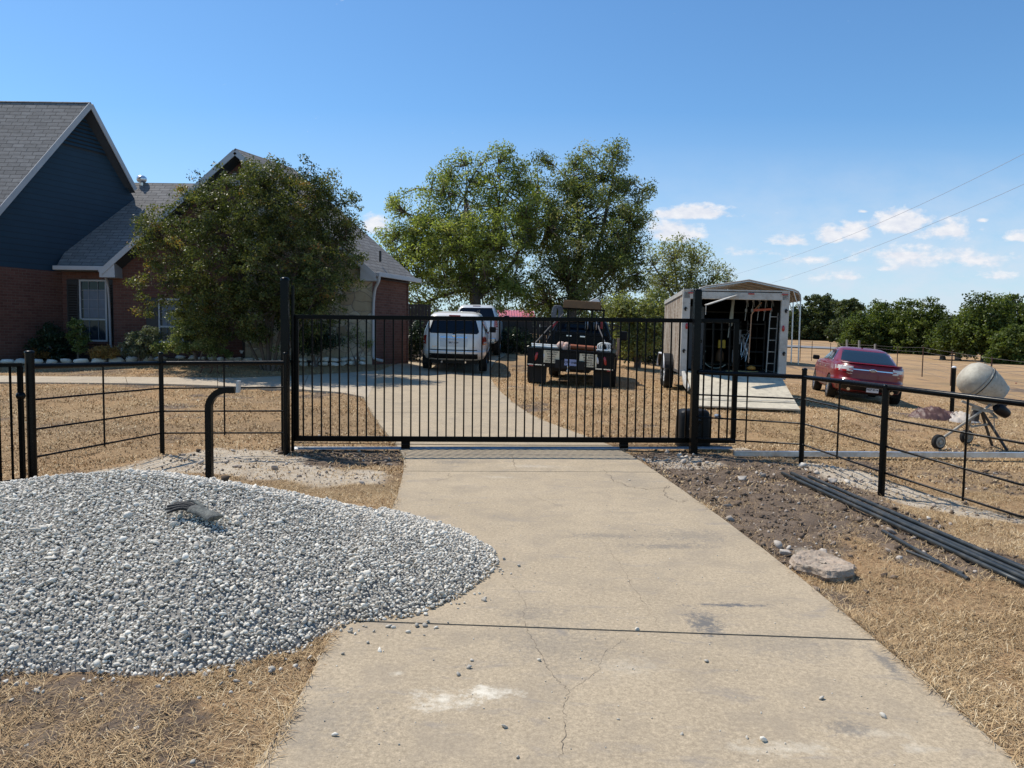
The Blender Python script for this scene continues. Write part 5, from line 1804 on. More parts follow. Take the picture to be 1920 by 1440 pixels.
def bl(px, py, rpx, rpy, D, dd=None, off=0):
    c = P(px, py, D + off); k = D / 1386.0
    rx = rpx * k
    return (c, rx, dd if dd else rx * .9, rpy * k)


# crepe myrtle in front of the house
D = 19.6
bb = [bl(445, 395, 95, 75, D), bl(535, 372, 90, 62, D), bl(330, 465, 72, 68, D), bl(612, 400, 62, 62, D), bl(450, 490, 130, 85, D, 1.6), bl(575, 500, 92, 85, D, 1.5), bl(345, 560, 55, 42, D), bl(625, 480, 48, 75, D),
      bl(425, 580, 95, 52, D), bl(515, 590, 85, 60, D), bl(590, 575, 55, 50, D), bl(268, 535, 26, 24, D), bl(664, 374, 22, 20, D), bl(290, 430, 42, 38, D), bl(495, 335, 55, 32, D), bl(395, 372, 45, 36, D), bl(585, 345, 50, 30, D),
      bl(260, 580, 22, 18, D), bl(655, 440, 30, 30, D)]
g0 = G(508, 683); base = Vector((P(508, 690, D).x, D, zf(P(508, 690, D).x, D)))
tpx = []
for (x1, y1), (x2, y2), (x3, y3), r0 in (((500, 668), (480, 600), (440, 500), .05), ((506, 668), (500, 590), (490, 470), .06), ((512, 668), (530, 600), (560, 490), .055), ((516, 668), (560, 620), (610, 520), .04), ((496, 668), (450, 610), (380, 540), .04), ((504, 670), (515, 560), (530, 420), .05)):
    tpx.append(([Vector((P(x1, y1, D).x, D + rnd.uniform(-.1, .1), base.z - .1)), P(x2, y2, D + rnd.uniform(-.3, .3)), P(x3, y3, D + rnd.uniform(-.5, .5))], r0, r0 * .5))
make_tree('crape_myrtle', 'large rounded dark green bushy tree with several trunks in front of the house', 'tree', base, bb, 1650, 56, .205, .036, 'myrtle', .06, 11, bark=BARKL, trunk_pts=tpx, shell=.62)

# two big trees behind the vehicles, one thinner one to the right
D = 34
b1 = [bl(800, 415, 70, 65, D), bl(865, 360, 62, 60, D), bl(930, 345, 50, 62, D), bl(770, 470, 52, 60, D), bl(850, 470, 90, 70, D, 3), bl(930, 450, 75, 80, D, 3), bl(815, 540, 75, 45, D), bl(905, 540, 90, 50, D), bl(745, 390, 22, 16, D), bl(872, 300, 14, 26, D),
      bl(935, 292, 28, 24, D), bl(905, 300, 12, 20, D), bl(985, 400, 38, 70, D), bl(972, 330, 26, 34, D), bl(735, 440, 25, 30, D), bl(740, 510, 28, 40, D), bl(765, 350, 26, 12, D), bl(838, 320, 16, 22, D), bl(965, 540, 40, 45, D), bl(775, 575, 30, 25, D)]
bs = Vector((P(893, 640, D).x, D, zf(P(893, 640, D).x, D)))
tt = [([bs - Vector((0, 0, .2)), P(892, 575, D), P(890, 540, D)], .30, .22), ([P(890, 556, D), P(870, 505, D), P(835, 440, D)], .17, .07), ([P(892, 556, D), P(915, 490, D), P(935, 390, D + .4)], .17, .06), ([P(890, 560, D), P(885, 470, D), P(872, 370, D - .3)], .14, .05), ([P(896, 560, D), P(960, 500, D + .5), P(985, 440, D)], .12, .05)]
make_tree('shade_tree', 'broad light green tree behind the white vehicles, left of the pair', 'tree', bs, b1, 900, 74, .46, .068, 'elm', .3, 21, trunk_pts=tt, shell=.35, tone_shift=.10, aspect=.42, flatten=.8)
D = 36
b2 = [bl(1060, 350, 60, 55, D), bl(1130, 330, 60, 55, D), bl(1150, 290, 30, 26, D), bl(1105, 282, 14, 22, D), bl(1160, 275, 10, 14, D), bl(1025, 420, 50, 65, D), bl(1110, 430, 90, 75, D, 3.2), bl(1185, 400, 42, 60, D), bl(1215, 362, 16, 18, D), bl(1060, 520, 75, 60, D, 3),
      bl(1150, 500, 62, 62, D, 3), bl(1030, 300, 24, 16, D), bl(1190, 470, 25, 45, D), bl(1190, 530, 26, 26, D), bl(1020, 570, 40, 32, D), bl(1100, 575, 60, 25, D), bl(1075, 300, 26, 22, D), bl(1005, 345, 28, 36, D), bl(985, 420, 30, 40, D, 1.5)]
bs = Vector((P(1072, 640, D).x, D, zf(P(1072, 640, D).x, D)))
tt = [([bs - Vector((0, 0, .2)), P(1072, 590, D), P(1072, 555, D)], .28, .2), ([P(1072, 560, D), P(1050, 490, D), P(1035, 400, D)], .15, .06), ([P(1072, 560, D), P(1090, 470, D), P(1080, 360, D)], .16, .05), ([P(1074, 565, D), P(1120, 480, D), P(1150, 330, D)], .16, .05), ([P(1076, 570, D), P(1140, 520, D), P(1190, 450, D)], .11, .04)]
make_tree('shade_tree', 'tall airy grey-green tree behind the black work truck, right of the pair', 'tree', bs, b2, 820, 74, .48, .068, 'elm2', .3, 22, trunk_pts=tt, shell=.35, aspect=.42, flatten=.8)
D = 46
b3 = [bl(1240, 520, 42, 48, D), bl(1290, 520, 50, 50, D), bl(1300, 475, 32, 22, D), bl(1260, 470, 28, 22, D), bl(1345, 515, 30, 22, D), bl(1330, 560, 60, 40, D), bl(1240, 580, 45, 35, D), bl(1370, 525, 16, 12, D), bl(1215, 480, 18, 30, D), bl(1400, 590, 30, 20, D)]
bs = Vector((P(1280, 640, D).x, D, zf(P(1280, 640, D).x, D)))
make_tree('thin_tree', 'thin pale olive tree with bare twigs above the white trailer', 'tree', bs, b3, 420, 34, .62, .09, 'olive', .22, 23, fork=.3, shell=.2, aspect=.38)
D = 27
b4 = [bl(1190, 590, 40, 30, D, .8), bl(1160, 575, 25, 22, D, .7), bl(1215, 620, 35, 36, D, .8), bl(1185, 640, 40, 26, D, .7), bl(1235, 585, 18, 40, D, .6)]
bs = Vector((P(1195, 660, D).x, D, zf(P(1195, 660, D).x, D)))
make_tree('overgrown_bush', 'overgrown olive bush between the black work truck and the trailer', 'bush', bs, b4, 260, 46, .42, .06, 'olive', .06, 24, trunks=3, fork=.3, tone_shift=-.1)

# far trees
FAR = [(1500, 638, 572, 62, 165, 'oakd', 'small dim far tree just right of the carport leg'), (1546, 638, 553, 92, 165, 'oakd', 'dim far tree with feathery top beyond the road'), (1590, 641, 563, 64, 150, 'oakd', 'dim far tree above the left side of the red car'),
       (1612, 662, 590, 72, 104, 'oak', 'bright green rounded tree right above the red car roof'), (1650, 664, 562, 100, 106, 'oak', 'tall dark tree behind the red car, left of centre in the field grove'), (1702, 665, 560, 96, 104, 'oak', 'tall dark tree in the middle of the field grove'), (1742, 666, 558, 84, 102, 'oak', 'tall dark tree at the right end of the field grove'),
       (1768, 672, 628, 46, 88, 'oak', 'small leafy tree left of the dark trunk in the field'), (1797, 672, 594, 88, 86, 'oak', 'round green field tree with short trunk, above the mixer drum'), (1845, 677, 549, 112, 84, 'oak', 'largest green field tree with dark forked trunk at the right'),
       (1812, 660, 577, 70, 112, 'olive', 'yellowish tree showing behind the round field trees'), (1900, 676, 549, 84, 92, 'oak', 'tall green tree at the right edge of the view'), (1900, 690, 610, 78, 76, 'oak', 'low green bushy tree at the right edge below the tall one'), (1965, 680, 548, 90, 88, 'oak', 'green tree cut by the right edge of the view')]
for i, (px, yb, yt, w, D, lm, lb) in enumerate(FAR):
    r_ = random.Random(i + 60); b_ = P(px, yb, D); gz_ = zf(b_.x, b_.y); bs = Vector((b_.x, b_.y, min(gz_, b_.z + .4)))
    tr_vis = i in (7, 8, 9)
    y0 = yb - (12 if tr_vis else -4); Hh = y0 - yt; bb = []
    for k in range(9):
        a = r_.uniform(0, 6.28); q = r_.uniform(0, .6)
        fy = r_.uniform(.16, .80); ww = w * .5 * (1 - abs(fy - .38) * .9)
        bb.append(bl(px + math.cos(a) * q * ww, y0 - Hh * fy, w * r_.uniform(.26, .36), Hh * r_.uniform(.20, .27), D))
    for q in (-.36, -.12, .12, .36): bb.append(bl(px + q * w, y0 - Hh * .13, w * .17, Hh * .13, D))
    bb.append(bl(px, y0 - Hh * .33, w * .52, Hh * .33, D)); bb.append(bl(px + r_.uniform(-.1, .1) * w, yt + Hh * .14, w * .16, Hh * .13, D))
    k = D / 1386.0
    make_tree('field_tree', lb, 'tree', bs, bb, int(190 + w * 2.8), 46, .055 * w * k + .32, .155 if D < 120 else .28, lm, .35 if tr_vis else .3, 70 + i, group='trees in the far field', fork=.22, twigs=False, shell=.7, tone_shift=r_.uniform(-.06, .1), aspect=.6)


def distant():
    r_ = np.random.RandomState(5); cs = []; 
    for px in range(-500, 2500, 9):
        D = 205 + r_.uniform(-8, 8); c = P(px, 633, D); z = zf(c.x, min(c.y, 215)); h = r_.uniform(5.5, 8.5) + 1.5 * math.sin(px * .02)
        for k in range(5): cs.append((c.x + r_.uniform(-1.5, 1.5), c.y, z + h * (k + .3) / 5))
    cs = np.array(cs)
    o = leaf_cloud('distant_woods', cs, np.full(len(cs), 2.3), 34, .55, LM['oakd'], r_.uniform(.2, .8, len(cs)), None, 6)
    o['kind'] = 'stuff'; tag(o, 'low dark line of far woods along the horizon', 'woods')


distant()


# shrubs in the bed
def shrub(name, label, cat, blobs, n, per, cr, leaf, lm, seed, ypix, tr=.03, ts=0.0, trunks=3):
    c = blobs[0][0]; bs = Vector((c.x, c.y, zf(c.x, c.y)))
    return make_tree(name, label, cat, bs, blobs, n, per, cr, leaf, lm, tr, seed, trunks=trunks, fork=.25, twigs=False, shell=.6, tone_shift=ts)


D = 19.95
shrub('leafy_shrub', 'bright yellow-green leafy shrub under the left side of the big bushy tree', 'shrub', [bl(372, 625, 45, 32, D, .5), bl(340, 600, 22, 22, D, .35), bl(405, 605, 20, 20, D, .3), bl(345, 645, 30, 20, D, .4), bl(300, 652, 30, 14, D, .4), bl(395, 650, 22, 16, D, .3)], 230, 48, .14, .032, 'shrub', 31, 670, ts=.25)
shrub('leafy_shrub', 'grey-green shrub against the brick wall between the downspout and the window', 'shrub', [bl(262, 645, 32, 22, D, .4), bl(285, 628, 20, 14, D, .3), bl(240, 655, 14, 12, D, .25)], 120, 46, .13, .032, 'grey', 32, 670)
D = 20.9
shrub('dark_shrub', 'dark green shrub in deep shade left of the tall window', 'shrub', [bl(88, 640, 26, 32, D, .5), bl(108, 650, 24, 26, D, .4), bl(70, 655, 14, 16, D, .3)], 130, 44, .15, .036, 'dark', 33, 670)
shrub('small_shrub', 'small upright shrub with sunlit yellow tip beside the tall window', 'shrub', [bl(145, 620, 13, 20, D - .4, .25), bl(150, 643, 16, 16, D - .4, .25), bl(140, 606, 9, 8, D - .4, .15)], 55, 42, .12, .034, 'shrub', 34, 670, trunks=1, ts=-.15)
shrub('rusty_mound', 'round orange-brown mounded bush just behind the pale edging stones', 'shrub', [bl(197, 661, 25, 11, 20.2, .3)], 110, 44, .10, .022, 'rust', 35, 672)
shrub('low_plant', 'small dark rusty low plant at the left behind the walk gate post', 'shrub', [bl(75, 664, 20, 8, 20.7, .3)], 40, 40, .10, .024, 'rust', 38, 672, ts=-.4)
shrub('low_plant', 'small yellow-green low plant under the big bushy tree', 'shrub', [bl(425, 662, 10, 7, 19.9, .15)], 26, 40, .08, .02, 'shrub', 36, 672)
D = 25.0
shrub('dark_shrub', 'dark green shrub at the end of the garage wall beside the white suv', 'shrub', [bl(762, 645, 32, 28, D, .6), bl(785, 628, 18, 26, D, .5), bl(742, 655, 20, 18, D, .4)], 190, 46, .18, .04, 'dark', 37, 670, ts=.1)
D = 21.0
shrub('spindly_shrub', 'thin spindly yellowing shrub against the pale stone wall', 'shrub', [bl(668, 622, 13, 20, D, .25), bl(650, 640, 22, 10, D, .2), bl(690, 645, 12, 8, D, .2)], 26, 26, .15, .03, 'shrub', 39, 668, tr=.02)
D = 20.4
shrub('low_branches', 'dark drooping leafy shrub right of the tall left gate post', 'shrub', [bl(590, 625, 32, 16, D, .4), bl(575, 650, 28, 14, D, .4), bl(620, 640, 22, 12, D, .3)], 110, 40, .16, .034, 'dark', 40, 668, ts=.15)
# weeds along the board fence
for i, (px, py, w, h, lb) in enumerate(((960, 640, 26, 30, 'dark weedy bush at the fence right of the white suv'), (1215, 650, 24, 30, 'dark weedy bush at the fence beside the trailer'))):
    shrub('weedy_bush', lb, 'bush', [bl(px, py, w, h, 29.6, .6), bl(px + w, py + 8, w * .8, h * .7, 29.6, .5)], 70, 40, .25, .05, 'dark', 44 + i, 660)
# solar path lights
for i, (px, py, D, lb) in enumerate(((95, 667, 20.8, 'small path light by the dark shrub'), (229, 664, 20.4, 'small path light left of the grey-green shrub'), (453, 664, 20.5, 'small path light under the big bushy tree'), (584, 668, 20.6, 'small path light right of the tall left gate post'))):
    p = P(px, py, D); z = zf(p.x, p.y); t_ = thing('path_light', lb, 'path light', (p.x, p.y, z), 0, 'solar path lights in the bed'); h = .30
    m = MB(); m.tube([(0, 0, 0), (0, 0, h)], .008, 6); m.build('stake', M_['black_plastic'], t_, world=False)
    m = MB(); m.lathe([(.03, h), (.035, h + .05), (.055, h + .055), (.05, h + .075), (.001, h + .085)], 12); m.build('lamp_head', M_['white_paint'], t_, world=False, smooth=True, auto=40)
# small rusty garden stand seen under the left fence rail
p = P(398, 697, 18.9); t_ = thing('garden_bench', 'small rusty iron bench with curved legs in the shade of the big bushy tree', 'bench', (p.x, p.y, zf(p.x, p.y)))
M_['rust_iron'] = mat('rusty_iron', (.13, .05, .03), .8, .3)
for sx_ in (-.27, -.02, .12, .27):
    m = MB(); m.tube(smooth_line([Vector((sx_ - .06 * (1 if sx_ < 0 else -1), 0, 0)), Vector((sx_, 0, .05)), Vector((sx_ + .02, 0, .15)), Vector((sx_, 0, .30))], 1), .012, 6); m.build('leg', M_['rust_iron'], t_, world=False)
m = MB(); m.bar((-.3, 0, .15), (.1, 0, .16), .015)
m.build('stretcher', M_['rust_iron'], t_, world=False)
m = MB(); m.box((0, .0, .31), (.66, .3, .025)); m.build('seat', M_['rust_iron'], t_, world=False, bevel=.008)
# ================================================================== vehicles
def paint(name, c, metal=.0, rough=.28, coat=.6, var=.04, dusty=1.0):
    m, t, b = new_mat(name)
    tc = t.node('ShaderNodeTexCoord').outputs['Object']
    n = t.noise(tc, 5, 5, .65); sp = t.node('ShaderNodeSeparateXYZ', {0: tc})
    dust = t.math('MULTIPLY', t.rng(n, .42, .7), t.rng(sp.outputs[2], .9, .25, .1 * dusty, .55 * dusty))
    col = t.mix(dust, c, (.30, .24, .17))
    setb(t, b, color=col, rough=t.rng(dust, 0, .5, rough, .7), metal=metal, coat=coat)
    b.inputs['Coat Roughness'].default_value = .06
    return m


VP = {'white': paint('white_car_paint', (.78, .755, .71)), 'red': paint('red_car_paint', (.17, .002, .008), .0, .32, .35, dusty=.25), 'black': mat('black_truck_paint', (.004, .0045, .006), .3, 0, .3, 8, 0, 60, ((.012, .010, .008), 4, .4), coat=0, spec=.14), 'silver': paint('white_truck_paint', (.62, .64, .66), .1)}
DG = glass_mat('dark_car_glass', (.006, .009, .016), .05)
RL = mat('red_lens', (.33, .006, .008), .22, 0, .1, 20, coat=.5)
CL = mat('clear_lens', (.6, .58, .58), .2, 0, .1, 20, coat=.5)
PLM = mat('plate_white', (.62, .63, .64), .5)
INK = mat('ink', (.02, .022, .03), .6)
INKB = mat('ink_brown', (.10, .05, .03), .7)


class Shell:
    """stack of rounded rectangles: levels (z, half width, rear y, front y, power)"""
    def __init__(s, lv): s.lv = lv

    def at(s, z):
        L = s.lv
        if z <= L[0][0]: return L[0][1:]
        for a, b in zip(L, L[1:]):
            if a[0] <= z <= b[0]:
                k = (z - a[0]) / max(1e-6, b[0] - a[0]); return tuple(a[i] + (b[i] - a[i]) * k for i in range(1, 5))
        return L[-1][1:]

    def rear(s, x, z, off=.0, front=False):
        hx, y0, y1, p = s.at(z); yc, hy = (y0 + y1) / 2, (y1 - y0) / 2
        q = max(0.0, 1 - min(1, abs(x / hx)) ** p) ** (1 / p)
        return Vector((x, yc + hy * q + off, z)) if front else Vector((x, yc - hy * q - off, z))

    def side(s, sg, y, z, off=.0):
        hx, y0, y1, p = s.at(z); yc, hy = (y0 + y1) / 2, (y1 - y0) / 2
        q = max(0.0, 1 - min(1, abs((y - yc) / hy)) ** p) ** (1 / p)
        return Vector((sg * (hx * q + off), y, z))

    def mesh(s, n=96, sub=3, cap_top=True):
        mb = MB(); rows = []; zs = []
        for a, b in zip(s.lv, s.lv[1:]):
            for k in range(sub): zs.append(a[0] + (b[0] - a[0]) * k / sub)
        zs.append(s.lv[-1][0])
        for z in zs:
            hx, y0, y1, p = s.at(z); yc, hy = (y0 + y1) / 2, (y1 - y0) / 2; rg = []
            for i in range(n):
                a = 2 * math.pi * i / n; c, d = math.cos(a), math.sin(a)
                rg.append(Vector((math.copysign(abs(c) ** (2 / p), c) * hx, yc + math.copysign(abs(d) ** (2 / p), d) * hy, z)))
            rows.append(rg)
        vs = [q for r_ in rows for q in r_]; fs = []
        for i in range(len(rows) - 1):
            for k in range(n):
                a, b = i * n + k, i * n + (k + 1) % n; fs.append((a, b, b + n, a + n))
        mb.add(vs, fs + [tuple(range(n - 1, -1, -1)), tuple((len(rows) - 1) * n + k for k in range(n))])
        return mb

    def panel(s, kind, f, nu=12, nv=8, off=.006, thick=.012, sg=1):
        """f(u,v) -> (coord, z); kind 'rear'/'front'/'side'"""
        g = lambda o_: [[(s.rear(*f(i / nu, j / nv), o_) if kind == 'rear' else s.rear(*f(i / nu, j / nv), o_, True) if kind == 'front' else s.side(sg, *f(i / nu, j / nv), o_)) for i in range(nu + 1)] for j in range(nv + 1)]
        top, low = g(off), g(off - thick); mb = MB(); mb.grid(top)
        for A, B in ((top[0], low[0]), (top[-1], low[-1]), ([r_[0] for r_ in top], [r_[0] for r_ in low]), ([r_[-1] for r_ in top], [r_[-1] for r_ in low])):
            mb.grid([A, B])
        return mb


def quadf(a, b, c, d):
    """a b bottom (left,right), c d top (left,right) each (coord,z)"""
    def f(u, v):
        p = (a[0] + (b[0] - a[0]) * u, a[1] + (b[1] - a[1]) * u); q = (c[0] + (d[0] - c[0]) * u, c[1] + (d[1] - c[1]) * u)
        return (p[0] + (q[0] - p[0]) * v, p[1] + (q[1] - p[1]) * v)
    return f


def local_build(mb, name, m, par, **kw): return mb.build(name, m, par, world=False, **kw)


def cut_arches(o, cuts, r):
    """cut wheel openings out of a body (x, y, z of wheel centres)"""
    objs = []
    for (x, y, z) in cuts:
        mb = MB(); mb.lathe([(r, -.30), (r, .30)], 28, Matrix.Translation((x, y, z)) @ Matrix.Rotation(R(90), 4, 'Y'))
        c = mb.build('cutter', M_['black_plastic'], None); objs.append(c)
        c.parent = o.parent
        mo_ = o.modifiers.new('c', 'BOOLEAN'); mo_.operation = 'DIFFERENCE'; mo_.object = c; mo_.solver = 'EXACT'
    bpy.context.view_layer.update()
    dg = bpy.context.evaluated_depsgraph_get()
    me = bpy.data.meshes.new_from_object(o.evaluated_get(dg)); old = o.data
    o.modifiers.clear(); o.data = me
    for c in objs: bpy.data.objects.remove(c)


def wheel(par, x, y, r, w, rim_m, spokes=5, rim_r=.64):
    sg = 1 if x > 0 else -1
    M = Matrix.Translation((x, y, r)) @ Matrix.Rotation(R(90) * sg, 4, 'Y')
    wh = MB(); k = rim_r * r
    wh.lathe([(k * .98, -w / 2), (r * .93, -w / 2), (r * .99, -w * .38), (r, -w * .2), (r, w * .2), (r * .99, w * .38), (r * .93, w / 2), (k * 1.02, w / 2), (k * .98, w * .42), (k * .95, w * .1), (k * .5, w * .05), (.001, w * .05)], 32, M, cap=False)
    wo = local_build(wh, 'wheel', M_['rubber'], par, smooth=True, auto=35)
    rm = MB()
    rm.lathe([(k * .97, w * .40), (k * 1.0, w * .47), (k * .93, w * .47), (k * .90, w * .25)], 32, M, cap=False)
    for i in range(spokes):
        a = 2 * math.pi * i / spokes + .3
        p = M @ Vector((math.cos(a) * k * .12, math.sin(a) * k * .12, w * .36)); q = M @ Vector((math.cos(a) * k * .94, math.sin(a) * k * .94, w * .42))
        rm.bar(p, q, k * .20, .02, up=(sg, 0, 0))
    rm.lathe([(k * .24, w * .28), (k * .22, w * .42), (.001, w * .44)], 16, M)
    rr = rm.build('rim', rim_m, None, smooth=True, auto=30); rr.parent = wo
    return wo


def text_mesh(txt, size, loc, rot, m, par, name='lettering', ext=.001, bold=.0, sx=1.0):
    cu = bpy.data.curves.new(name, 'FONT'); cu.body = txt; cu.size = size; cu.extrude = ext; cu.offset = bold
    cu.align_x = 'CENTER'; cu.align_y = 'CENTER'
    tmp = bpy.data.objects.new(name, cu); COL.objects.link(tmp)
    bpy.context.view_layer.update()
    me = bpy.data.meshes.new_from_object(tmp.evaluated_get(bpy.context.evaluated_depsgraph_get()))
    bpy.data.objects.remove(tmp); me.materials.clear(); me.materials.append(m)
    o = bpy.data.objects.new(name, me); COL.objects.link(o); o.parent = par
    o.matrix_basis = Matrix.Translation(loc) @ rot @ Matrix.Diagonal((sx, 1, 1, 1))
    return o


RX90 = Matrix.Rotation(R(90), 4, 'X')      # text facing -Y


# ---------------------------------------------------------------- white suv
def suv():
    D = 21.9; p = P(849, 694, D); z0 = zf(p.x, D + 1.0) + .01
    zr, zf2 = zf(p.x, D + .8), zf(p.x, D + 3.6)
    t = thing('suv', 'white boxy suv parked on the curving drive, seen from behind', 'suv', (p.x, D, zr - (zf2 - zr) / 2.8 * .8 + .03), R(.5), tilt=(math.atan((zf2 - zr) / 2.8), R(1.0)))
    W = VP['white']
    b = Shell([(.36, .80, .45, 4.5, 6), (.42, .93, .16, 4.72, 6), (.55, .985, .02, 4.83, 6), (.66, .99, .0, 4.83, 6), (.70, .985, .05, 4.8, 6), (1.0, .99, .08, 4.74, 6.5), (1.12, .975, .11, 4.55, 7), (1.17, .93, .16, 4.45, 7)])
    body = local_build(b.mesh(112, 3), 'body', W, t, smooth=True, auto=38)
    cut_arches(body, [(s * .86, y, .37) for s in (-1, 1) for y in (.98, 3.76)], .42)
    c = Shell([(1.12, .95, .13, 3.72, 8), (1.25, .925, .16, 3.55, 8), (1.62, .79, .30, 2.85, 8), (1.72, .74, .38, 2.65, 7), (1.775, .66, .52, 2.45, 6), (1.80, .52, .75, 2.2, 5)])
    local_build(c.mesh(112, 3), 'cabin', W, t, smooth=True, auto=45)
    # tailgate glass with rounded lower corners
    def gf(u, v):
        z = 1.19 + (1.615 - 1.19) * v; w = .76 - .13 * v
        w *= (1 - .10 * max(0, .18 - v) ** 2 * 30)
        return ((u * 2 - 1) * w, z)
    local_build(c.panel('rear', gf, 24, 12), 'rear_window', DG, t, smooth=True, auto=40)
    for sg in (-1, 1):
        local_build(c.panel('side', quadf((.55, 1.2), (1.35, 1.2), (.62, 1.6), (1.35, 1.6)), sg=sg), 'side_window', DG, t)
        local_build(c.panel('side', quadf((1.45, 1.2), (2.25, 1.2), (1.45, 1.6), (2.2, 1.6)), sg=sg), 'side_window', DG, t)
        local_build(c.panel('side', quadf((2.35, 1.2), (3.35, 1.2), (2.3, 1.6), (2.72, 1.6)), sg=sg), 'side_window', DG, t)
        # tail lamps wrap the corner
        zt, zb_ = 1.16, .86
        lm = MB(); rows = []
        for j in range(9):
            z = zb_ + (zt - zb_) * j / 8; row = [b.rear(sg * (.84 + (.98 - .84) * i / 6), z, .012) for i in range(7)]
            row += [b.side(sg, .16 + .12 * i / 3, z, .012) for i in range(1, 4)]
            rows.append(row)
        lm.grid(rows); tl = local_build(lm, 'tail_light', RL, t, smooth=True, auto=60)
        so = tl.modifiers.new('s', 'SOLIDIFY'); so.thickness = .02
        cl = MB(); cl.grid([[b.rear(sg * (.86 + .1 * i / 4), .90 + .05 * j / 2, .018) for i in range(5)] for j in range(3)]); cc = cl.build('clear_lens', CL, None); cc.parent = tl
        m = MB(); m.box((sg * 1.09, 3.1, 1.2), (.22, .10, .19)); mi = local_build(m, 'mirror', M_['black_plastic'], t, bevel=.03)
        m = MB(); pts = [Vector((sg * .64, .75, 1.81)), Vector((sg * .66, .85, 1.86)), Vector((sg * .67, 2.2, 1.86)), Vector((sg * .65, 2.35, 1.80))]; m.tube(pts, .018, 6); local_build(m, 'roof_rail', M_['black_plastic'], t, smooth=True, auto=40)
        wheel(t, sg * .86, .98, .37, .24, M_['alloy']); wheel(t, sg * .86, 3.76, .37, .24, M_['alloy'])
        local_build(b.panel('side', quadf((1.50, .58), (3.25, .58), (1.50, .60), (3.25, .60)), off=.008, sg=sg, nv=1), 'side_moulding', W, t)
        for y in (1.95, 2.95):
            m = MB(); m.bar(b.side(sg, y, 1.02, .02), b.side(sg, y + .16, 1.02, .02), .02, .03); local_build(m, 'door_handle', W, t)
    # black lower valance, bumper seams, step
    local_build(b.panel('rear', quadf((-.72, .44), (.72, .44), (-.72, .60), (.72, .60)), 16, 4, .010), 'lower_valance', M_['black_plastic'], t, smooth=True)
    local_build(b.panel('rear', quadf((-.70, .695), (.70, .695), (-.70, .72), (.70, .72)), 16, 2, .008), 'bumper_gap', M_['black_plastic'], t)
    local_build(b.panel('rear', quadf((-.40, .80), (.40, .80), (-.42, 1.04), (.42, 1.04)), 12, 3, .004), 'plate_recess', paint('recess_white', (.55, .56, .57)), t)
    local_build(b.panel('rear', quadf((-.40, 1.06), (.40, 1.06), (-.40, 1.10), (.40, 1.10)), 12, 2, .022, .03), 'chrome_trim', M_['chrome'], t)
    m = MB(); y = b.rear(0, .92, .02).y; m.box((0, y, .92), (.31, .008, .155)); pl_ = local_build(m, 'licence_plate', PLM, t, bevel=.002)
    text_mesh('BR7 5134', .072, (0, y - .006, .925), RX90, INK, pl_, 'plate_number', .0008, .002)
    m = MB(); y = b.rear(.0, 1.115, .02).y; m.lathe([(.045, -.006), (.045, .006), (.03, .01)], 16, Matrix.Translation((0, y, 1.125)) @ Matrix.Rotation(R(90), 4, 'X')); local_build(m, 'badge', M_['chrome'], t)
    text_mesh('PILOT', .055, (-.56, b.rear(-.56, .80, .012).y, .80), RX90, M_['chrome'], t, 'model_lettering', .003)
    text_mesh('4WD', .05, (.60, b.rear(.60, .80, .012).y, .80), RX90, M_['chrome'], t, 'model_lettering', .003)
    m = MB(); m.box((0, c.rear(0, 1.70, .02).y, 1.715), (.34, .04, .035)); local_build(m, 'brake_light', RL, t, bevel=.006)
    m = MB(); m.bar((.0, c.rear(0, 1.2, .03).y, 1.22), (.32, c.rear(.32, 1.34, .025).y, 1.33), .015, .015); m.lathe([(.03, 0), (.03, .04)], 12, Matrix.Translation((0, c.rear(0, 1.18, .0).y, 1.2)) @ RX90); local_build(m, 'rear_wiper', M_['black_plastic'], t)
    for x in (-.35, .35):
        m = MB(); m.tube([(x, .15, .34), (x, .6, .36)], .03, 10); local_build(m, 'tailpipe', M_['chrome'], t, smooth=True, auto=40)
    m = MB(); m.box((0, 2.4, .36), (1.4, 4.0, .16)); local_build(m, 'underbody', M_['black_plastic'], t)


suv()


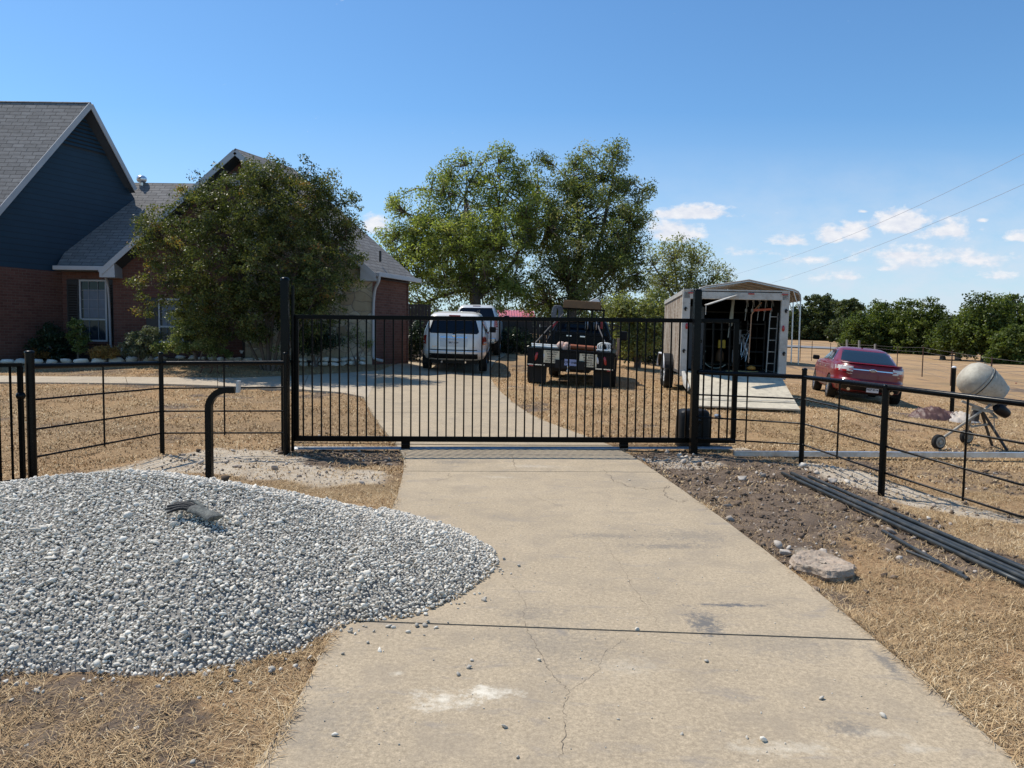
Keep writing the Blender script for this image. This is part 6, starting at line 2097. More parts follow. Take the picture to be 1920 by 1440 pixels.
# ---------------------------------------------------------------- white pickup beyond the suv
def pickup():
    D = 29.0; p = P(888, 650, D); z0 = P(888, 574, 31.0).z - 1.955
    t = thing('pickup_truck', 'white pickup truck parked in front of the white suv, mostly hidden by it', 'pickup truck', (p.x, D - 2.0, z0), R(-2))
    W = VP['silver']
    b = Shell([(.42, .85, .25, 5.5, 6), (.55, .98, .08, 5.75, 7), (1.0, 1.0, .08, 5.75, 8), (1.30, .97, .12, 5.6, 8), (1.34, .94, .15, 5.5, 8)])
    bo = local_build(b.mesh(96, 2), 'body', W, t, smooth=True, auto=38)
    cut_arches(bo, [(s * .88, y, .42) for s in (-1, 1) for y in (1.3, 4.85)], .48)
    c = Shell([(1.30, .92, 2.1, 4.6, 8), (1.45, .88, 2.12, 4.4, 8), (1.82, .72, 2.3, 3.75, 7), (1.93, .62, 2.45, 3.5, 6), (1.955, .5, 2.6, 3.3, 5)])
    local_build(c.mesh(96, 3), 'cab', W, t, smooth=True, auto=45)
    local_build(c.panel('rear', quadf((-.74, 1.45), (.74, 1.45), (-.62, 1.82), (.62, 1.82)), 16, 6), 'rear_window', DG, t)
    m = MB(); m.box((0, c.rear(0, 1.9, .015).y, 1.895), (.3, .03, .03)); local_build(m, 'brake_light', RL, t)
    for sg in (-1, 1):
        local_build(c.panel('side', quadf((2.4, 1.42), (3.2, 1.42), (2.5, 1.80), (3.2, 1.80)), sg=sg), 'side_window', DG, t)
        local_build(c.panel('side', quadf((3.3, 1.42), (4.25, 1.42), (3.3, 1.80), (3.65, 1.80)), sg=sg), 'side_window', DG, t)
        m = MB(); m.box((sg * 1.12, 4.1, 1.45), (.2, .1, .26)); local_build(m, 'mirror', M_['black_plastic'], t, bevel=.03)
        wheel(t, sg * .88, 1.3, .42, .26, M_['alloy']); wheel(t, sg * .88, 4.85, .42, .26, M_['alloy'])
        local_build(b.panel('rear', quadf((sg * .84, .95), (sg * .97, .95), (sg * .84, 1.28), (sg * .97, 1.28)), 6, 3, .01), 'tail_light', RL, t)
    m = MB(); m.box((0, .9, 1.33), (1.6, 1.4, .04)); local_build(m, 'bed_cover', M_['black_plastic'], t)
    m = MB(); m.box((0, .02, .55), (1.8, .18, .18)); local_build(m, 'bumper', M_['chrome'], t, bevel=.03)


pickup()


# ---------------------------------------------------------------- red sedan
def sedan():
    A = P(1549, 744, 21.5); fwd = Vector((math.sin(R(15)), math.cos(R(15)), 0)); rt = Vector((fwd.y, -fwd.x, 0))
    o_ = Vector((A.x, A.y, 0)) + rt * .93 - fwd * 1.15          # rear centre on the ground
    zz_ = .0
    t = thing('sedan', 'dark red sedan parked on the dry grass beyond the right fence', 'car', (o_.x, o_.y, zf(o_.x + .4, o_.y + 2) - .015), R(-15), tilt=(R(.3), R(5.0)))
    Rr = VP['red']
    b = Shell([(.26, .80, .45, 4.8, 5), (.33, .90, .14, 5.0, 5), (.48, .955, .02, 5.12, 5), (.62, .965, .0, 5.14, 5), (.67, .96, .05, 5.12, 5), (.85, .965, .06, 5.05, 5), (1.00, .945, .08, 4.85, 5), (1.06, .90, .12, 4.55, 5), (1.085, .82, .22, 4.2, 4.5)])
    body = local_build(b.mesh(120, 3), 'body', Rr, t, smooth=True, auto=38)
    cut_arches(body, [(s * .84, y, .345) for s in (-1, 1) for y in (1.12, 3.99)], .385)
    c = Shell([(1.02, .88, .62, 4.05, 4.5), (1.12, .845, .78, 3.85, 5), (1.38, .70, 1.42, 3.0, 5.5), (1.46, .63, 1.65, 2.75, 5), (1.505, .52, 1.9, 2.55, 4.5), (1.52, .40, 2.05, 2.45, 4)])
    local_build(c.mesh(120, 4), 'cabin', Rr, t, smooth=True, auto=50)
    GG = glass_mat('sedan_glass', (.014, .026, .040), .05)
    def gf(u, v):
        z = 1.10 + (1.425 - 1.10) * v; w = .72 - .13 * v
        return ((u * 2 - 1) * w, z)
    local_build(c.panel('rear', gf, 24, 12, .005), 'rear_window', GG, t, smooth=True, auto=40)
    def ff(u, v):
        z = 1.10 + (1.42 - 1.10) * v; return ((u * 2 - 1) * (.72 - .12 * v), z)
    local_build(c.panel('front', ff, 24, 10, .005), 'windshield', GG, t, smooth=True, auto=40)
    for sg in (-1, 1):
        tr_ = MB()
        for nm, q in (('w', quadf((1.45, 1.11), (2.25, 1.11), (1.72, 1.37), (2.22, 1.40))), ('w', quadf((2.33, 1.11), (3.45, 1.11), (2.30, 1.40), (2.80, 1.37)))):
            local_build(c.panel('side', q, 10, 6, .006, sg=sg), 'side_window', GG, t)
        pts = [c.side(sg, y, z, .012) for y, z in ((3.55, 1.085), (1.38, 1.085), (1.42, 1.13), (1.70, 1.39), (2.25, 1.425), (2.85, 1.395))]
        tr_.tube(pts, .009, 6); local_build(tr_, 'window_trim', M_['chrome'], t, smooth=True, auto=60)
        # L-shaped tail lamps
        lm = MB(); rows = []
        for j in range(7):
            z = .845 + .15 * j / 6; row = [b.rear(sg * (.50 + (.93 - .50) * i / 9), z, .010) for i in range(10)] + [b.side(sg, .20 + .14 * i / 3, z, .010) for i in range(1, 4)]
            rows.append(row)
        lm.grid(rows); tl = local_build(lm, 'tail_light', CL, t, smooth=True, auto=60); so = tl.modifiers.new('s', 'SOLIDIFY'); so.thickness = .02
        rl = MB(); rl.grid([[b.rear(sg * (.66 + .28 * i / 6), .84 + .055 * j / 2, .018) for i in range(7)] for j in range(3)])
        rl.grid([[b.rear(sg * (.50 + .10 * i / 3), .90 + .025 * j, .018) for i in range(4)] for j in range(2)])
        q = rl.build('red_lens', RL, None); q.parent = tl
        m = MB(); m.box((sg * 1.06, 3.35, 1.10), (.20, .10, .14)); local_build(m, 'mirror', M_['black_plastic'], t, bevel=.035)
        wheel(t, sg * .84, 1.12, .345, .23, M_['alloy'], 7); wheel(t, sg * .84, 3.99, .345, .23, M_['alloy'], 7)
        for y in (1.75, 2.75):
            m = MB(); m.bar(b.side(sg, y, .90, .02), b.side(sg, y + .17, .90, .02), .018, .028); local_build(m, 'door_handle', M_['chrome'], t)
        for y in (1.55, 2.3, 3.42):
            local_build(b.panel('side', quadf((y, .36), (y + .008, .36), (y, 1.03), (y + .008, 1.03)), 1, 10, .0015, .01, sg=sg), 'door_gap', M_['black_plastic'], t)
        local_build(b.panel('side', quadf((1.55, .34), (3.55, .34), (1.55, .42), (3.55, .42)), 12, 2, .01, sg=sg), 'side_skirt', mat('skirt_grey', (.16, .12, .11), .5), t)
        m = MB(); m.tube([(sg * .55, .12, .36), (sg * .55, .5, .38)], .045, 12); local_build(m, 'tailpipe', M_['chrome'], t, smooth=True, auto=40)
    local_build(b.panel('rear', quadf((-.80, .30), (.80, .30), (-.84, .47), (.84, .47)), 20, 4, .008), 'lower_valance', M_['black_plastic'], t, smooth=True)
    local_build(b.panel('rear', quadf((-.84, .50), (.84, .50), (-.86, .52), (.86, .52)), 20, 1, .010), 'bumper_crease', mat('crease_red', (.28, .03, .03), .3), t)
    local_build(b.panel('rear', quadf((-.50, .905), (.50, .905), (-.50, .93), (.50, .93)), 14, 1, .022, .03), 'chrome_trim', M_['chrome'], t)
    y = b.rear(0, .915, .035).y; m = MB(); m.lathe([(.001, -.008), (.085, -.008), (.095, 0), (.08, .01), (.001, .014)], 24, Matrix.Translation((0, y, .92)) @ RX90 @ Matrix.Diagonal((1, .45, 1, 1))); eb = local_build(m, 'oval_badge', M_['chrome'], t, smooth=True, auto=30)
    m = MB(); m.lathe([(.001, 0), (.070, 0), (.070, .003)], 24, Matrix.Translation((0, y - .015, .92)) @ RX90 @ Matrix.Diagonal((1, .42, 1, 1))); q = m.build('badge_centre', mat('badge_grey', (.18, .2, .24), .4), None); q.parent = eb
    text_mesh('Ford', .045, (0, y - .019, .92), RX90, M_['chrome'], eb, 'badge_lettering', .001)
    text_mesh('TAURUS', .040, (-.56, b.rear(-.56, .79, .010).y, .79), RX90, M_['chrome'], t, 'model_lettering', .003, sx=1.3)
    text_mesh('SEL', .042, (.66, b.rear(.66, .79, .010).y, .79), RX90, M_['chrome'], t, 'model_lettering', .003, sx=1.3)
    y = b.rear(0, .42, .02).y; m = MB(); m.box((.05, y, .40), (.31, .008, .155)); pl_ = local_build(m, 'licence_plate', PLM, t, bevel=.002)
    text_mesh('HLP 4514', .072, (.05, y - .006, .40), RX90, INK, pl_, 'plate_number', .0008, .002)
    # lip spoiler
    sp = MB(); rows = []
    for dz, dy in ((0, .05), (.035, -.02), (.012, -.05), (-.01, .0)):
        rows.append([b.rear(-.78 + 1.56 * i / 16, 1.05, 0) + Vector((0, .03 - dy * -1, dz + .02)) for i in range(17)])
    sp.grid(rows + [rows[0]]); local_build(sp, 'spoiler', Rr, t, smooth=True, auto=40)
    m = MB(); m.box((0, c.rear(0, 1.48, .0).y + .25, 1.525), (.05, .12, .03)); local_build(m, 'roof_antenna', M_['black_plastic'], t, bevel=.01)
    m = MB(); m.box((0, 2.6, .30), (1.4, 4.2, .14)); local_build(m, 'underbody', M_['black_plastic'], t)


sedan()


# ---------------------------------------------------------------- black flat-bed work truck
def work_truck():
    D = 18.0; p = P(1066, 700, D); hd = 9.0
    t = thing('work_truck', 'black flatbed work truck loaded with tools, two cream signs on its tail', 'truck', (p.x, D, .455), R(-hd), tilt=(R(.8), R(3.0)))
    K = VP['black']; dz = .96
    # deck with angled rear corners
    m = MB(); m.prism([(-1.06, .0, dz - .05), (1.06, .0, dz - .05), (1.06, 2.9, dz - .05), (-1.06, 2.9, dz - .05)], (0, 0, .05)); local_build(m, 'deck', K, t, bevel=.006)
    m = MB(); m.prism([(-1.06, .01, .50), (1.06, .01, .50), (1.06, .01, dz - .052), (-1.06, .01, dz - .052)], (0, .05, 0)); local_build(m, 'rear_skirt', K, t, bevel=.006)
    for sg in (-1, 1):
        m = MB(); m.box((sg * 1.04, 1.45, .74), (.05, 2.78, .40)); sk = local_build(m, 'side_skirt', K, t, bevel=.006)
        m = MB(); m.bar((sg * 1.085, .1, dz - .08), (sg * 1.085, 2.8, dz - .08), .03, .05); local_build(m, 'rub_rail', K, t)
        for k, (x, mm, h) in enumerate(((.84, RL, .21), (.90 - .02, RL, .21), (.66, CL, .17))):
            if k == 1: continue
            m = MB(); M = Matrix.Translation((sg * x, -.004, .75)) @ Matrix.Rotation(R(12) * (1 if sg > 0 else -1) * -1, 4, 'Y') @ RX90 @ Matrix.Diagonal((.32, 1, 1, 1))
            m.lathe([(h / 2, -.006), (h / 2, .008), (h / 2 * .8, .016), (.001, .018)], 20, M); local_build(m, 'tail_light', mm, t, smooth=True, auto=40)
        m = MB(); m.bar((sg * .62, -.012, .55), (sg * 1.04, -.012, .55), .012, .025); local_build(m, 'reflective_strip', M_['chrome'], t)
        m = MB(); m.box((sg * .95, -.012, .52), (.10, .012, .03)); local_build(m, 'marker_light', RL, t)
        for y, x in ((.92, .78), (.92, .99), (4.35, .86)):
            if x == .78: continue
            wheel(t, sg * (x - .06), y, .41, .27 if y > 2 else .36, M_['black_plastic'], 8)
        m = MB(); m.lathe([(.50, -.20), (.50, .20)], 24, Matrix.Translation((sg * .92, .92, .44)) @ Matrix.Rotation(R(90), 4, 'Y')); 
        m = MB(); m.box((sg * .80, .30, .30), (.42, .02, .42)); local_build(m, 'mud_flap', M_['black_plastic'], t)
    # cab: crew body lower + greenhouse
    b = Shell([(.45, .82, 3.0, 5.6, 6), (.60, .97, 2.97, 5.85, 7), (1.05, .98, 2.97, 5.85, 8), (1.22, .95, 3.0, 5.7, 8)])
    bo = local_build(b.mesh(96, 2), 'cab_body', K, t, smooth=True, auto=38)
    cut_arches(bo, [(s * .86, 4.9, .42) for s in (-1, 1)], .47)
    c = Shell([(1.20, .90, 3.0, 4.75, 8), (1.35, .86, 3.02, 4.6, 8), (1.68, .72, 3.12, 4.1, 7), (1.78, .60, 3.3, 3.9, 6)])
    local_build(c.mesh(96, 3), 'cab_roof', K, t, smooth=True, auto=45)
    local_build(c.panel('rear', quadf((-.74, 1.32), (.74, 1.32), (-.62, 1.66), (.62, 1.66)), 16, 6), 'rear_window', DG, t)
    for sg in (-1, 1):
        local_build(c.panel('side', quadf((3.15, 1.3), (4.45, 1.3), (3.25, 1.66), (4.0, 1.66)), sg=sg), 'side_window', DG, t)
        m = MB(); m.box((sg * 1.20, 4.25, 1.34), (.22, .10, .28)); mi = local_build(m, 'mirror', M_['black_plastic'], t, bevel=.03)
        m = MB(); m.bar((sg * .92, 4.3, 1.30), (sg * 1.15, 4.27, 1.32), .03); local_build(m, 'mirror_arm', M_['black_plastic'], t)
        wheel(t, sg * .84, 4.9, .41, .27, M_['black_plastic'], 8)
    # headache rack
    rk = MB(); y = 2.82
    for x in (-.62, -.36, .30, .62): rk.bar((x, y, dz), (x, y, 2.02), .05)
    for z in (1.25, 1.62, 2.02): rk.bar((-.65, y, z), (.65, y, z), .05)
    for sg in (-1, 1): rk.bar((sg * .95, y, dz), (sg * .62, y, 1.62), .035)
    local_build(rk, 'headache_rack', K, t, bevel=.004)
    # toolboxes on deck
    m = MB(); m.box((0, 2.45, dz + .21), (1.3, .45, .42)); m.box((0, 2.22, dz + .36), (1.3, .02, .05)); local_build(m, 'tool_box', K, t, bevel=.012)
    for x in (-.25, .12):
        m = MB(); m.box((x, 2.20, dz + .31), (.14, .03, .04)); local_build(m, 'latch', M_['chrome'], t, bevel=.006)
    m = MB(); m.box((0, -.02, .60), (.72, .06, .22)); local_build(m, 'hitch_plate', M_['black_plastic'], t, bevel=.01)
    m = MB(); m.tube([(-.02, -.22, .46), (-.02, .3, .46)], .035, 8); m.lathe([(.03, .0), (.02, .03), (.033, .06), (.035, .085), (.02, .11), (.001, .115)], 16, Matrix.Translation((-.02, -.20, .49))); local_build(m, 'tow_ball', M_['chrome'], t, smooth=True, auto=50)
    m = MB(); m.box((.02, -.055, .66), (.31, .006, .155)); pl_ = local_build(m, 'licence_plate', mat('blue_plate', (.26, .30, .48), .5), t)
    text_mesh('CP9 1NM', .075, (.02, -.060, .655), RX90, INK, pl_, 'plate_number', .0008, .002)
    SG = mat('cream_sign', (.62, .56, .40), .7, 0, .15, 9)
    for x, z, s in ((-.46, .765, 1), (.43, .735, 1.05)):
        m = MB(); m.box((x, -.012, z), (.40 * s, .006, .30 * s)); sn = local_build(m, 'sign', SG, t)
        for k, (tx, sz, mm) in enumerate((('GATES & FENCE', .042, INK), ('PIPE  IRON', .05, INK), ('RESIDENTIAL', .036, INKB), ('COMMERCIAL', .036, INKB), ('254-415-4744', .056, INK))):
            text_mesh(tx, sz * s * 1.05, (x, -.0175, z + (.115 - k * .056) * s), RX90, mm, sn, 'sign_lettering', .0005, .0012, sx=.92)
    m = MB(); m.box((0, 3.0, .48), (.9, 5.2, .16)); local_build(m, 'chassis', M_['black_plastic'], t)
    # ---- cargo: things of their own, resting on the deck
    M = parent_matrix(t)
    def cargo(name, label, cat, mb, m, smooth=False, bevel=0, group=None, sub=0):
        mb.v = [M @ v for v in mb.v]; o = mb.build(name, m, None, smooth=smooth, auto=40 if smooth else None, bevel=bevel, subsurf=sub); return tag(o, label, cat, group)
    PV = mat('white_pvc', (.72, .72, .68), .45)
    for k, (a, b_, lb) in enumerate((((-1.0, .25, dz + .03), (-.28, .30, dz + .03), 'white pipe lying lowest on the left of the truck deck'), ((-1.02, .32, dz + .075), (-.34, .38, dz + .07), 'white pipe lying on top of the others on the truck deck'), ((-.95, .40, dz + .03), (-.30, .44, dz + .03), 'white pipe lying behind the others on the truck deck'))):
        m = MB(); m.tube([a, b_], .025, 10); cargo('plastic_pipe', lb, 'pipe', m, PV, True, group='white pipes on the truck deck')
    m = MB(); m.tube([(-.05, .35, dz + .07), (.62, .38, dz + .06)], .065, 14); cargo('orange_tube', 'rusty orange tube lying across the truck deck', 'tube', m, mat('orange_tube', (.28, .07, .02), .6), True)
    r_ = random.Random(6)
    m = MB()
    for k in range(14):
        m.lathe([(.001, 0), (.07, .01), (.09, .05), (.05, .10), (.001, .11)], 8, Matrix.Translation((-.22 + r_.uniform(-.11, .13), .22 + r_.uniform(-.06, .1), dz + r_.uniform(0, .1))) @ Matrix.Rotation(r_.uniform(0, 3), 4, (r_.random(), r_.random(), r_.random() + .1)))
    cargo('rag_bundle', 'pale pinkish bundle of rags on the middle of the truck deck', 'rags', m, mat('pink_rag', (.62, .42, .33), .9, 0, .3, 20), True)
    m = MB()
    for k in range(3): m.tube([Vector((.75 + .13 * math.cos(R(a)) + .05 * k, .25 + .02 * k, dz + .12 + .10 * math.sin(R(a)))) for a in range(0, 361, 30)], .016, 6)
    m.tube([Vector((.75 + .05 * s, .2, dz + .04 + .02 * math.sin(s * 3))) for s in range(-3, 5)], .018, 6)
    cargo('white_hose', 'coiled white hose on the right rear of the truck deck', 'hose', m, PV, True)
    m = MB(); m.tube([(-1.03, .6, dz + .0), (-.72, 1.4, dz + .50), (-.45, 2.4, dz + .9)], .018, 8); cargo('brace_pipe', 'grey pipe slanting up from the left of the truck deck to its rack', 'pipe', m, mat('dull_pipe', (.10, .09, .08), .6, .3, .4, 6), True)
    m = MB(); m.tube([(.85, 1.2, dz + .05), (.55, 2.2, dz + .55), (.42, 2.75, dz + .9)], .02, 8); cargo('brace_pipe', 'dark grey pipe slanting up on the right side of the truck deck', 'pipe', m, mat('dark_pipe', (.035, .035, .04), .6, .3), True)
    m = MB(); m.box((-.62, 2.0, dz + .62), (.05, .06, .34), Matrix.Rotation(R(35), 3, 'Y')); cargo('red_tool', 'small red tool hanging left of the truck rack', 'tool', m, mat('red_tool', (.32, .02, .03), .5), bevel=.012)
    m = MB(); m.box((.60, 2.5, dz + .68), (.07, .08, .26)); cargo('red_can', 'small red container hanging right of the truck rack', 'container', m, mat('red_can', (.3, .02, .02), .5), bevel=.015)
    for k, (x, lb) in enumerate(((.18, 'grey cylinder-shaped tool hanging on the truck rack'), (.42, 'slim grey tool hanging at the right post of the truck rack'))):
        m = MB(); m.lathe([(.02, 0), (.045, .03), (.045, .22), (.02, .26), (.012, .34)], 10, Matrix.Translation((x, 2.68, dz + .5))); cargo('hanging_tool', lb, 'tool', m, M_['galv'], True)
    m = MB()
    for k in range(5):
        m.tube([Vector((-.72 + .10 * math.cos(R(a)) + .028 * k, 2.75 + .01 * k, 1.86 + .22 * math.sin(R(a)))) for a in range(0, 361, 20)], .012, 6)
    cargo('cable_coil', 'looped grey cables hanging at the upper left of the truck rack', 'cable', m, mat('grey_cable', (.16, .17, .2), .5), True)
    m = MB(); m.box((.02, 2.95, 2.14), (1.02, .9, .025), Matrix.Rotation(R(-12), 3, 'X')); m.box((.02, 2.49, 2.135), (1.02, .03, .20)); cargo('plywood_tray', 'brown wooden board tray on top of the truck rack', 'board', m, mat('brown_ply', (.20, .105, .045), .7, 0, .25, 6), bevel=.004)
    m = MB(); m.prism([(.16, 2.7, 2.23), (.50, 2.7, 2.22), (.46, 2.7, 2.32), (.36, 2.7, 2.345)], (0, .3, 0)); cargo('white_bag', 'white bag poking up behind the brown board on the truck', 'bag', m, PV, bevel=.02)
    m = MB()
    for k in range(6): m.tube([(1.10 + .01 * k, .6 + .05 * k, dz + .35 - .03 * k), (1.12, .55 + .06 * k, dz - .2 + .02 * k)], .022, 6)
    m.box((1.12, .62, dz + .2), (.07, .16, .3)); cargo('rope_bundle', 'tan rope and straps hanging off the right side of the truck', 'rope', m, mat('tan_rope', (.30, .20, .14), .9, 0, .3, 30), True)


work_truck()


# ---------------------------------------------------------------- enclosed trailer with ramp
def trailer():
    D = 16.5; A = P(1274, 700, D); hd = R(7); fwd = Vector((math.sin(hd), math.cos(hd), 0)); rt = Vector((fwd.y, -fwd.x, 0))
    W, L = 2.26, 4.9; zfl = P(1290, 697, D).z; zt = P(1274, 545, D).z
    o_ = Vector((A.x, A.y, 0)) + rt * W / 2; zg = .47
    t = thing('cargo_trailer', 'white weathered enclosed trailer with its rear ramp down, full of tools', 'trailer', (o_.x, o_.y, zg), -hd, tilt=(0, R(.8)))
    H = zt - zg; f0 = zfl - zg
    skin, tt, b = new_mat('dirt_and_reflection_skin')
    tc = tt.node('ShaderNodeTexCoord').outputs['Object']
    n = tt.noise(tt.mapping(tc, (2, 2.2, .7)), 1.4, 6, .7); n2 = tt.noise(tt.mapping(tc, (3, 3, 14)), 1.6, 5, .7); n3 = tt.noise(tc, 11, 5, .7)
    c = tt.mix(tt.rng(n, .42, .60), (.40, .34, .27), (.17, .105, .062))  # brown dirt plus reflections of tan surroundings, painted into the colour
    c = tt.mix(tt.math('MULTIPLY', tt.rng(n2, .5, .62), .6), c, (.50, .45, .37)); c = tt.mix(tt.math('MULTIPLY', tt.rng(n3, .55, .7), .5), c, (.10, .065, .045))
    setb(tt, b, color=c, rough=.7)
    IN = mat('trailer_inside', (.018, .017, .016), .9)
    wh = mat('trailer_white', (.46, .44, .40), .55, 0, .1, 6, 0, 60, ((.24, .20, .16), 7, .5))
    m = MB(); m.box((-W / 2 + .02, L / 2, (f0 + H) / 2), (.03, L, H - f0)); local_build(m, 'side_wall', skin, t)
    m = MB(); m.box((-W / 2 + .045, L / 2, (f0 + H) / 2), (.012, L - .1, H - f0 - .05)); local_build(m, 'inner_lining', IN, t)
    m = MB(); m.box((W / 2 - .02, L / 2, (f0 + H) / 2), (.03, L, H - f0)); local_build(m, 'side_wall', wh, t)
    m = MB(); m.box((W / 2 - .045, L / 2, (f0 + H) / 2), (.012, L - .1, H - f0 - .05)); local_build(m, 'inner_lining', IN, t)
    m = MB(); m.box((0, L, (f0 + H) / 2), (W, .04, H - f0)); local_build(m, 'front_wall', wh, t)
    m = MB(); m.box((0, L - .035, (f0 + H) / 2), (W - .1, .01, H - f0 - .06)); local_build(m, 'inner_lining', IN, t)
    m = MB(); m.box((0, L / 2, H), (W, L, .03)); local_build(m, 'roof', wh, t)
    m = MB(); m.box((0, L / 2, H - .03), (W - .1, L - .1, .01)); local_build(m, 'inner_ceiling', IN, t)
    m = MB(); m.box((0, L / 2, f0 - .03), (W, L, .06)); local_build(m, 'floor', mat('trailer_floor', (.07, .065, .06), .8), t)
    m = MB(); m.bar((-W / 2 - .005, 0, H - .05), (-W / 2 - .005, L, H - .05), .03, .09); local_build(m, 'top_rail', wh, t)
    for sg in (-1, 1):
        m = MB(); m.box((sg * (W / 2 - .075), -.03, (f0 + H) / 2 - .06), (.17, .10, H - f0 + .12)); local_build(m, 'rear_post', wh, t, bevel=.015)
        m = MB(); m.lathe([(.05, 0), (.05, .014), (.035, .02), (.001, .022)], 18, Matrix.Translation((sg * (W / 2 - .10), -.082, f0 + 1.0)) @ RX90 @ Matrix.Diagonal((.62, 1.35, 1, 1))); local_build(m, 'marker_light', RL, t, smooth=True, auto=50)
        for z in (f0 + .45, f0 + 1.38):
            m = MB(); m.box((sg * (W / 2 - .06), -.085, z), (.03, .02, .09)); m.tube([Vector((sg * (W / 2 - .06) + .03 * math.cos(a), -.10, z + .03 * math.sin(a))) for a in (0, .8, 1.6, 2.4, 3.1, 3.9)], .008, 5); local_build(m, 'door_hook', M_['black_plastic'], t)
    m = MB(); m.box((0, -.03, H - .11), (W - .02, .10, .16)); local_build(m, 'header', wh, t, bevel=.01)
    m = MB(); m.box((0, -.035, H + .005), (W, .12, .03)); local_build(m, 'drip_edge', wh, t)
    for x in (-W / 2 + .17, .32, W / 2 - .10):
        m = MB(); m.box((x, -.088, H - .06), (.13, .02, .035)); local_build(m, 'marker_light', RL, t, bevel=.006)
    # ramp
    e = Vector((0, -1.95, .0)); dzr = zf(o_.x - fwd.x * 1.9, o_.y - fwd.y * 1.9) - zg + .03
    rw = W - .26
    RM = mat('ramp_plywood', (.55, .48, .36), .8, 0, .12, 3, .2, 40, ((.30, .26, .20), 8, .6))
    m = MB(); a0, a1 = Vector((0, -.06, f0 - .03)), Vector((0, -1.60, dzr + .09))
    m.prism([a0 + Vector((-rw / 2, 0, 0)), a0 + Vector((rw / 2, 0, 0)), a1 + Vector((rw / 2, 0, 0)), a1 + Vector((-rw / 2, 0, 0))], (0, -.01, .04)); ra = local_build(m, 'ramp', RM, t, bevel=.004)
    m = MB(); a2 = Vector((0, -1.92, dzr + .005)); m.prism([a1 + Vector((-rw / 2, -.02, 0)), a1 + Vector((rw / 2, -.02, 0)), a2 + Vector((rw / 2, 0, 0)), a2 + Vector((-rw / 2, 0, 0))], (0, -.004, .03)); q = m.build('ramp_flap', RM, None, bevel=.003); q.parent = ra
    m = MB(); m.bar((-rw / 2 + .02, -1.60, dzr + .155), (rw / 2 - .02, -1.60, dzr + .155), .012, .008); q = m.build('ramp_hinge', M_['galv'], None); q.parent = ra
    m = MB(); m.prism([(-rw / 2 - .10, -.05, f0 + .03), (-rw / 2 - .02, -.05, f0 + .03), (-rw / 2 - .02, -1.0, f0 * .45 + .02), (-rw / 2 - .06, -1.05, f0 * .42), (-rw / 2 - .10, -.5, f0 * .62)], (0, 0, -.10)); local_build(m, 'ramp_spring_arm', wh, t, bevel=.02)
    # propped flap arm under the header
    m = MB(); m.bar((-W / 2 + .45, -.45, H - .34), (-W / 2 + 1.12, -.12, H - .10), .13, .02); m.bar((-W / 2 + .45, -.45, H - .34), (-W / 2 + .45, -.43, H - .55), .015); local_build(m, 'flap_arm', wh, t, bevel=.005)
    # wheels and fender, left side and right side
    for sg in (-1, 1):
        for y in (2.05, 2.90):
            wheel(t, sg * (W / 2 - .02 + .10), y, .36, .21, M_['white_paint'], 6, .55)
        fr = MB(); rows = []
        for i in range(17):
            a = math.pi * i / 16; yy = 2.475 - .98 * math.cos(a); z = .52 + .34 * min(1, math.sin(a) * 1.25)
            rows.append([Vector((sg * (W / 2 + .0), yy, z)), Vector((sg * (W / 2 + .24), yy, z)), Vector((sg * (W / 2 + .24), yy - 0, z - .05))])
        fr.grid(rows); fo = local_build(fr, 'fender', M_['black_plastic'], t); so = fo.modifiers.new('s', 'SOLIDIFY'); so.thickness = .012
        lp = MB(); lp.tube([r_[1] for r_ in rows], .028, 6); local_build(lp, 'fender_lip', M_['white_paint'], t, smooth=True, auto=50)
    m = MB()
    for y in (.2, 1.2, 2.4, 3.6, 4.7): m.box((0, y, f0 - .11), (W - .2, .06, .10))
    for x in (-.8, .8): m.box((x, L / 2, f0 - .13), (.06, L, .12))
    m.bar((0, L, f0 - .15), (0, L + 1.2, f0 - .15), .12, .1); local_build(m, 'chassis', M_['black_plastic'], t)
    # ------- things inside the trailer
    M = parent_matrix(t)

    def inside(name, label, cat, mb, m, smooth=False, bevel=0, group=None):
        mb.v = [M @ v for v in mb.v]; return tag(mb.build(name, m, None, smooth=smooth, auto=40 if smooth else None, bevel=bevel), label, cat, group)
    OR = mat('orange_plastic', (.42, .07, .02), .5); TUBEM = mat('trimmer_shaft', (.45, .26, .15), .4, .2); YE = mat('yellow_plastic', (.60, .38, .02), .5)
    sxx = W / 2 - .30
    m = MB(); m.tube([(sxx - .42, .35, f0 + .22), (sxx - .40, .36, f0 + 1.30), (sxx - .30, .38, f0 + 1.45), (sxx - .18, .42, f0 + 1.58)], .014, 8); st_ = inside('string_trimmer', 'orange-headed string trimmer standing inside the trailer by its right post', 'trimmer', m, TUBEM, True)
    m = MB(); m.bar((sxx - .36, .36, f0 + 1.40), (sxx + .02, .30, f0 + 1.43), .04, .05); q = m.build('engine_cover', OR, None, bevel=.01); q.parent = st_; q.matrix_basis = M
    m = MB(); m.lathe([(.001, 0), (.09, .01), (.10, .05), (.05, .09), (.001, .1)], 16, Matrix.Translation((sxx - .36, .30, f0 + .06))); q = m.build('trimmer_head', mat('trimmer_head', (.45, .20, .03), .6), None, smooth=True); q.parent = st_; q.matrix_basis = M
    # bar clamps hanging on the right wall
    AL = mat('clamp_steel', (.34, .33, .31), .45, .5)
    labs = ['dim metal bar clamp hanging farthest left of the row inside the trailer', 'pale metal bar clamp hanging second from the left in the trailer row', 'metal bar clamp hanging in the middle of the row in the trailer', 'metal bar clamp hanging fourth from the left in the trailer row', 'brightest metal bar clamp hanging nearest the right trailer post']
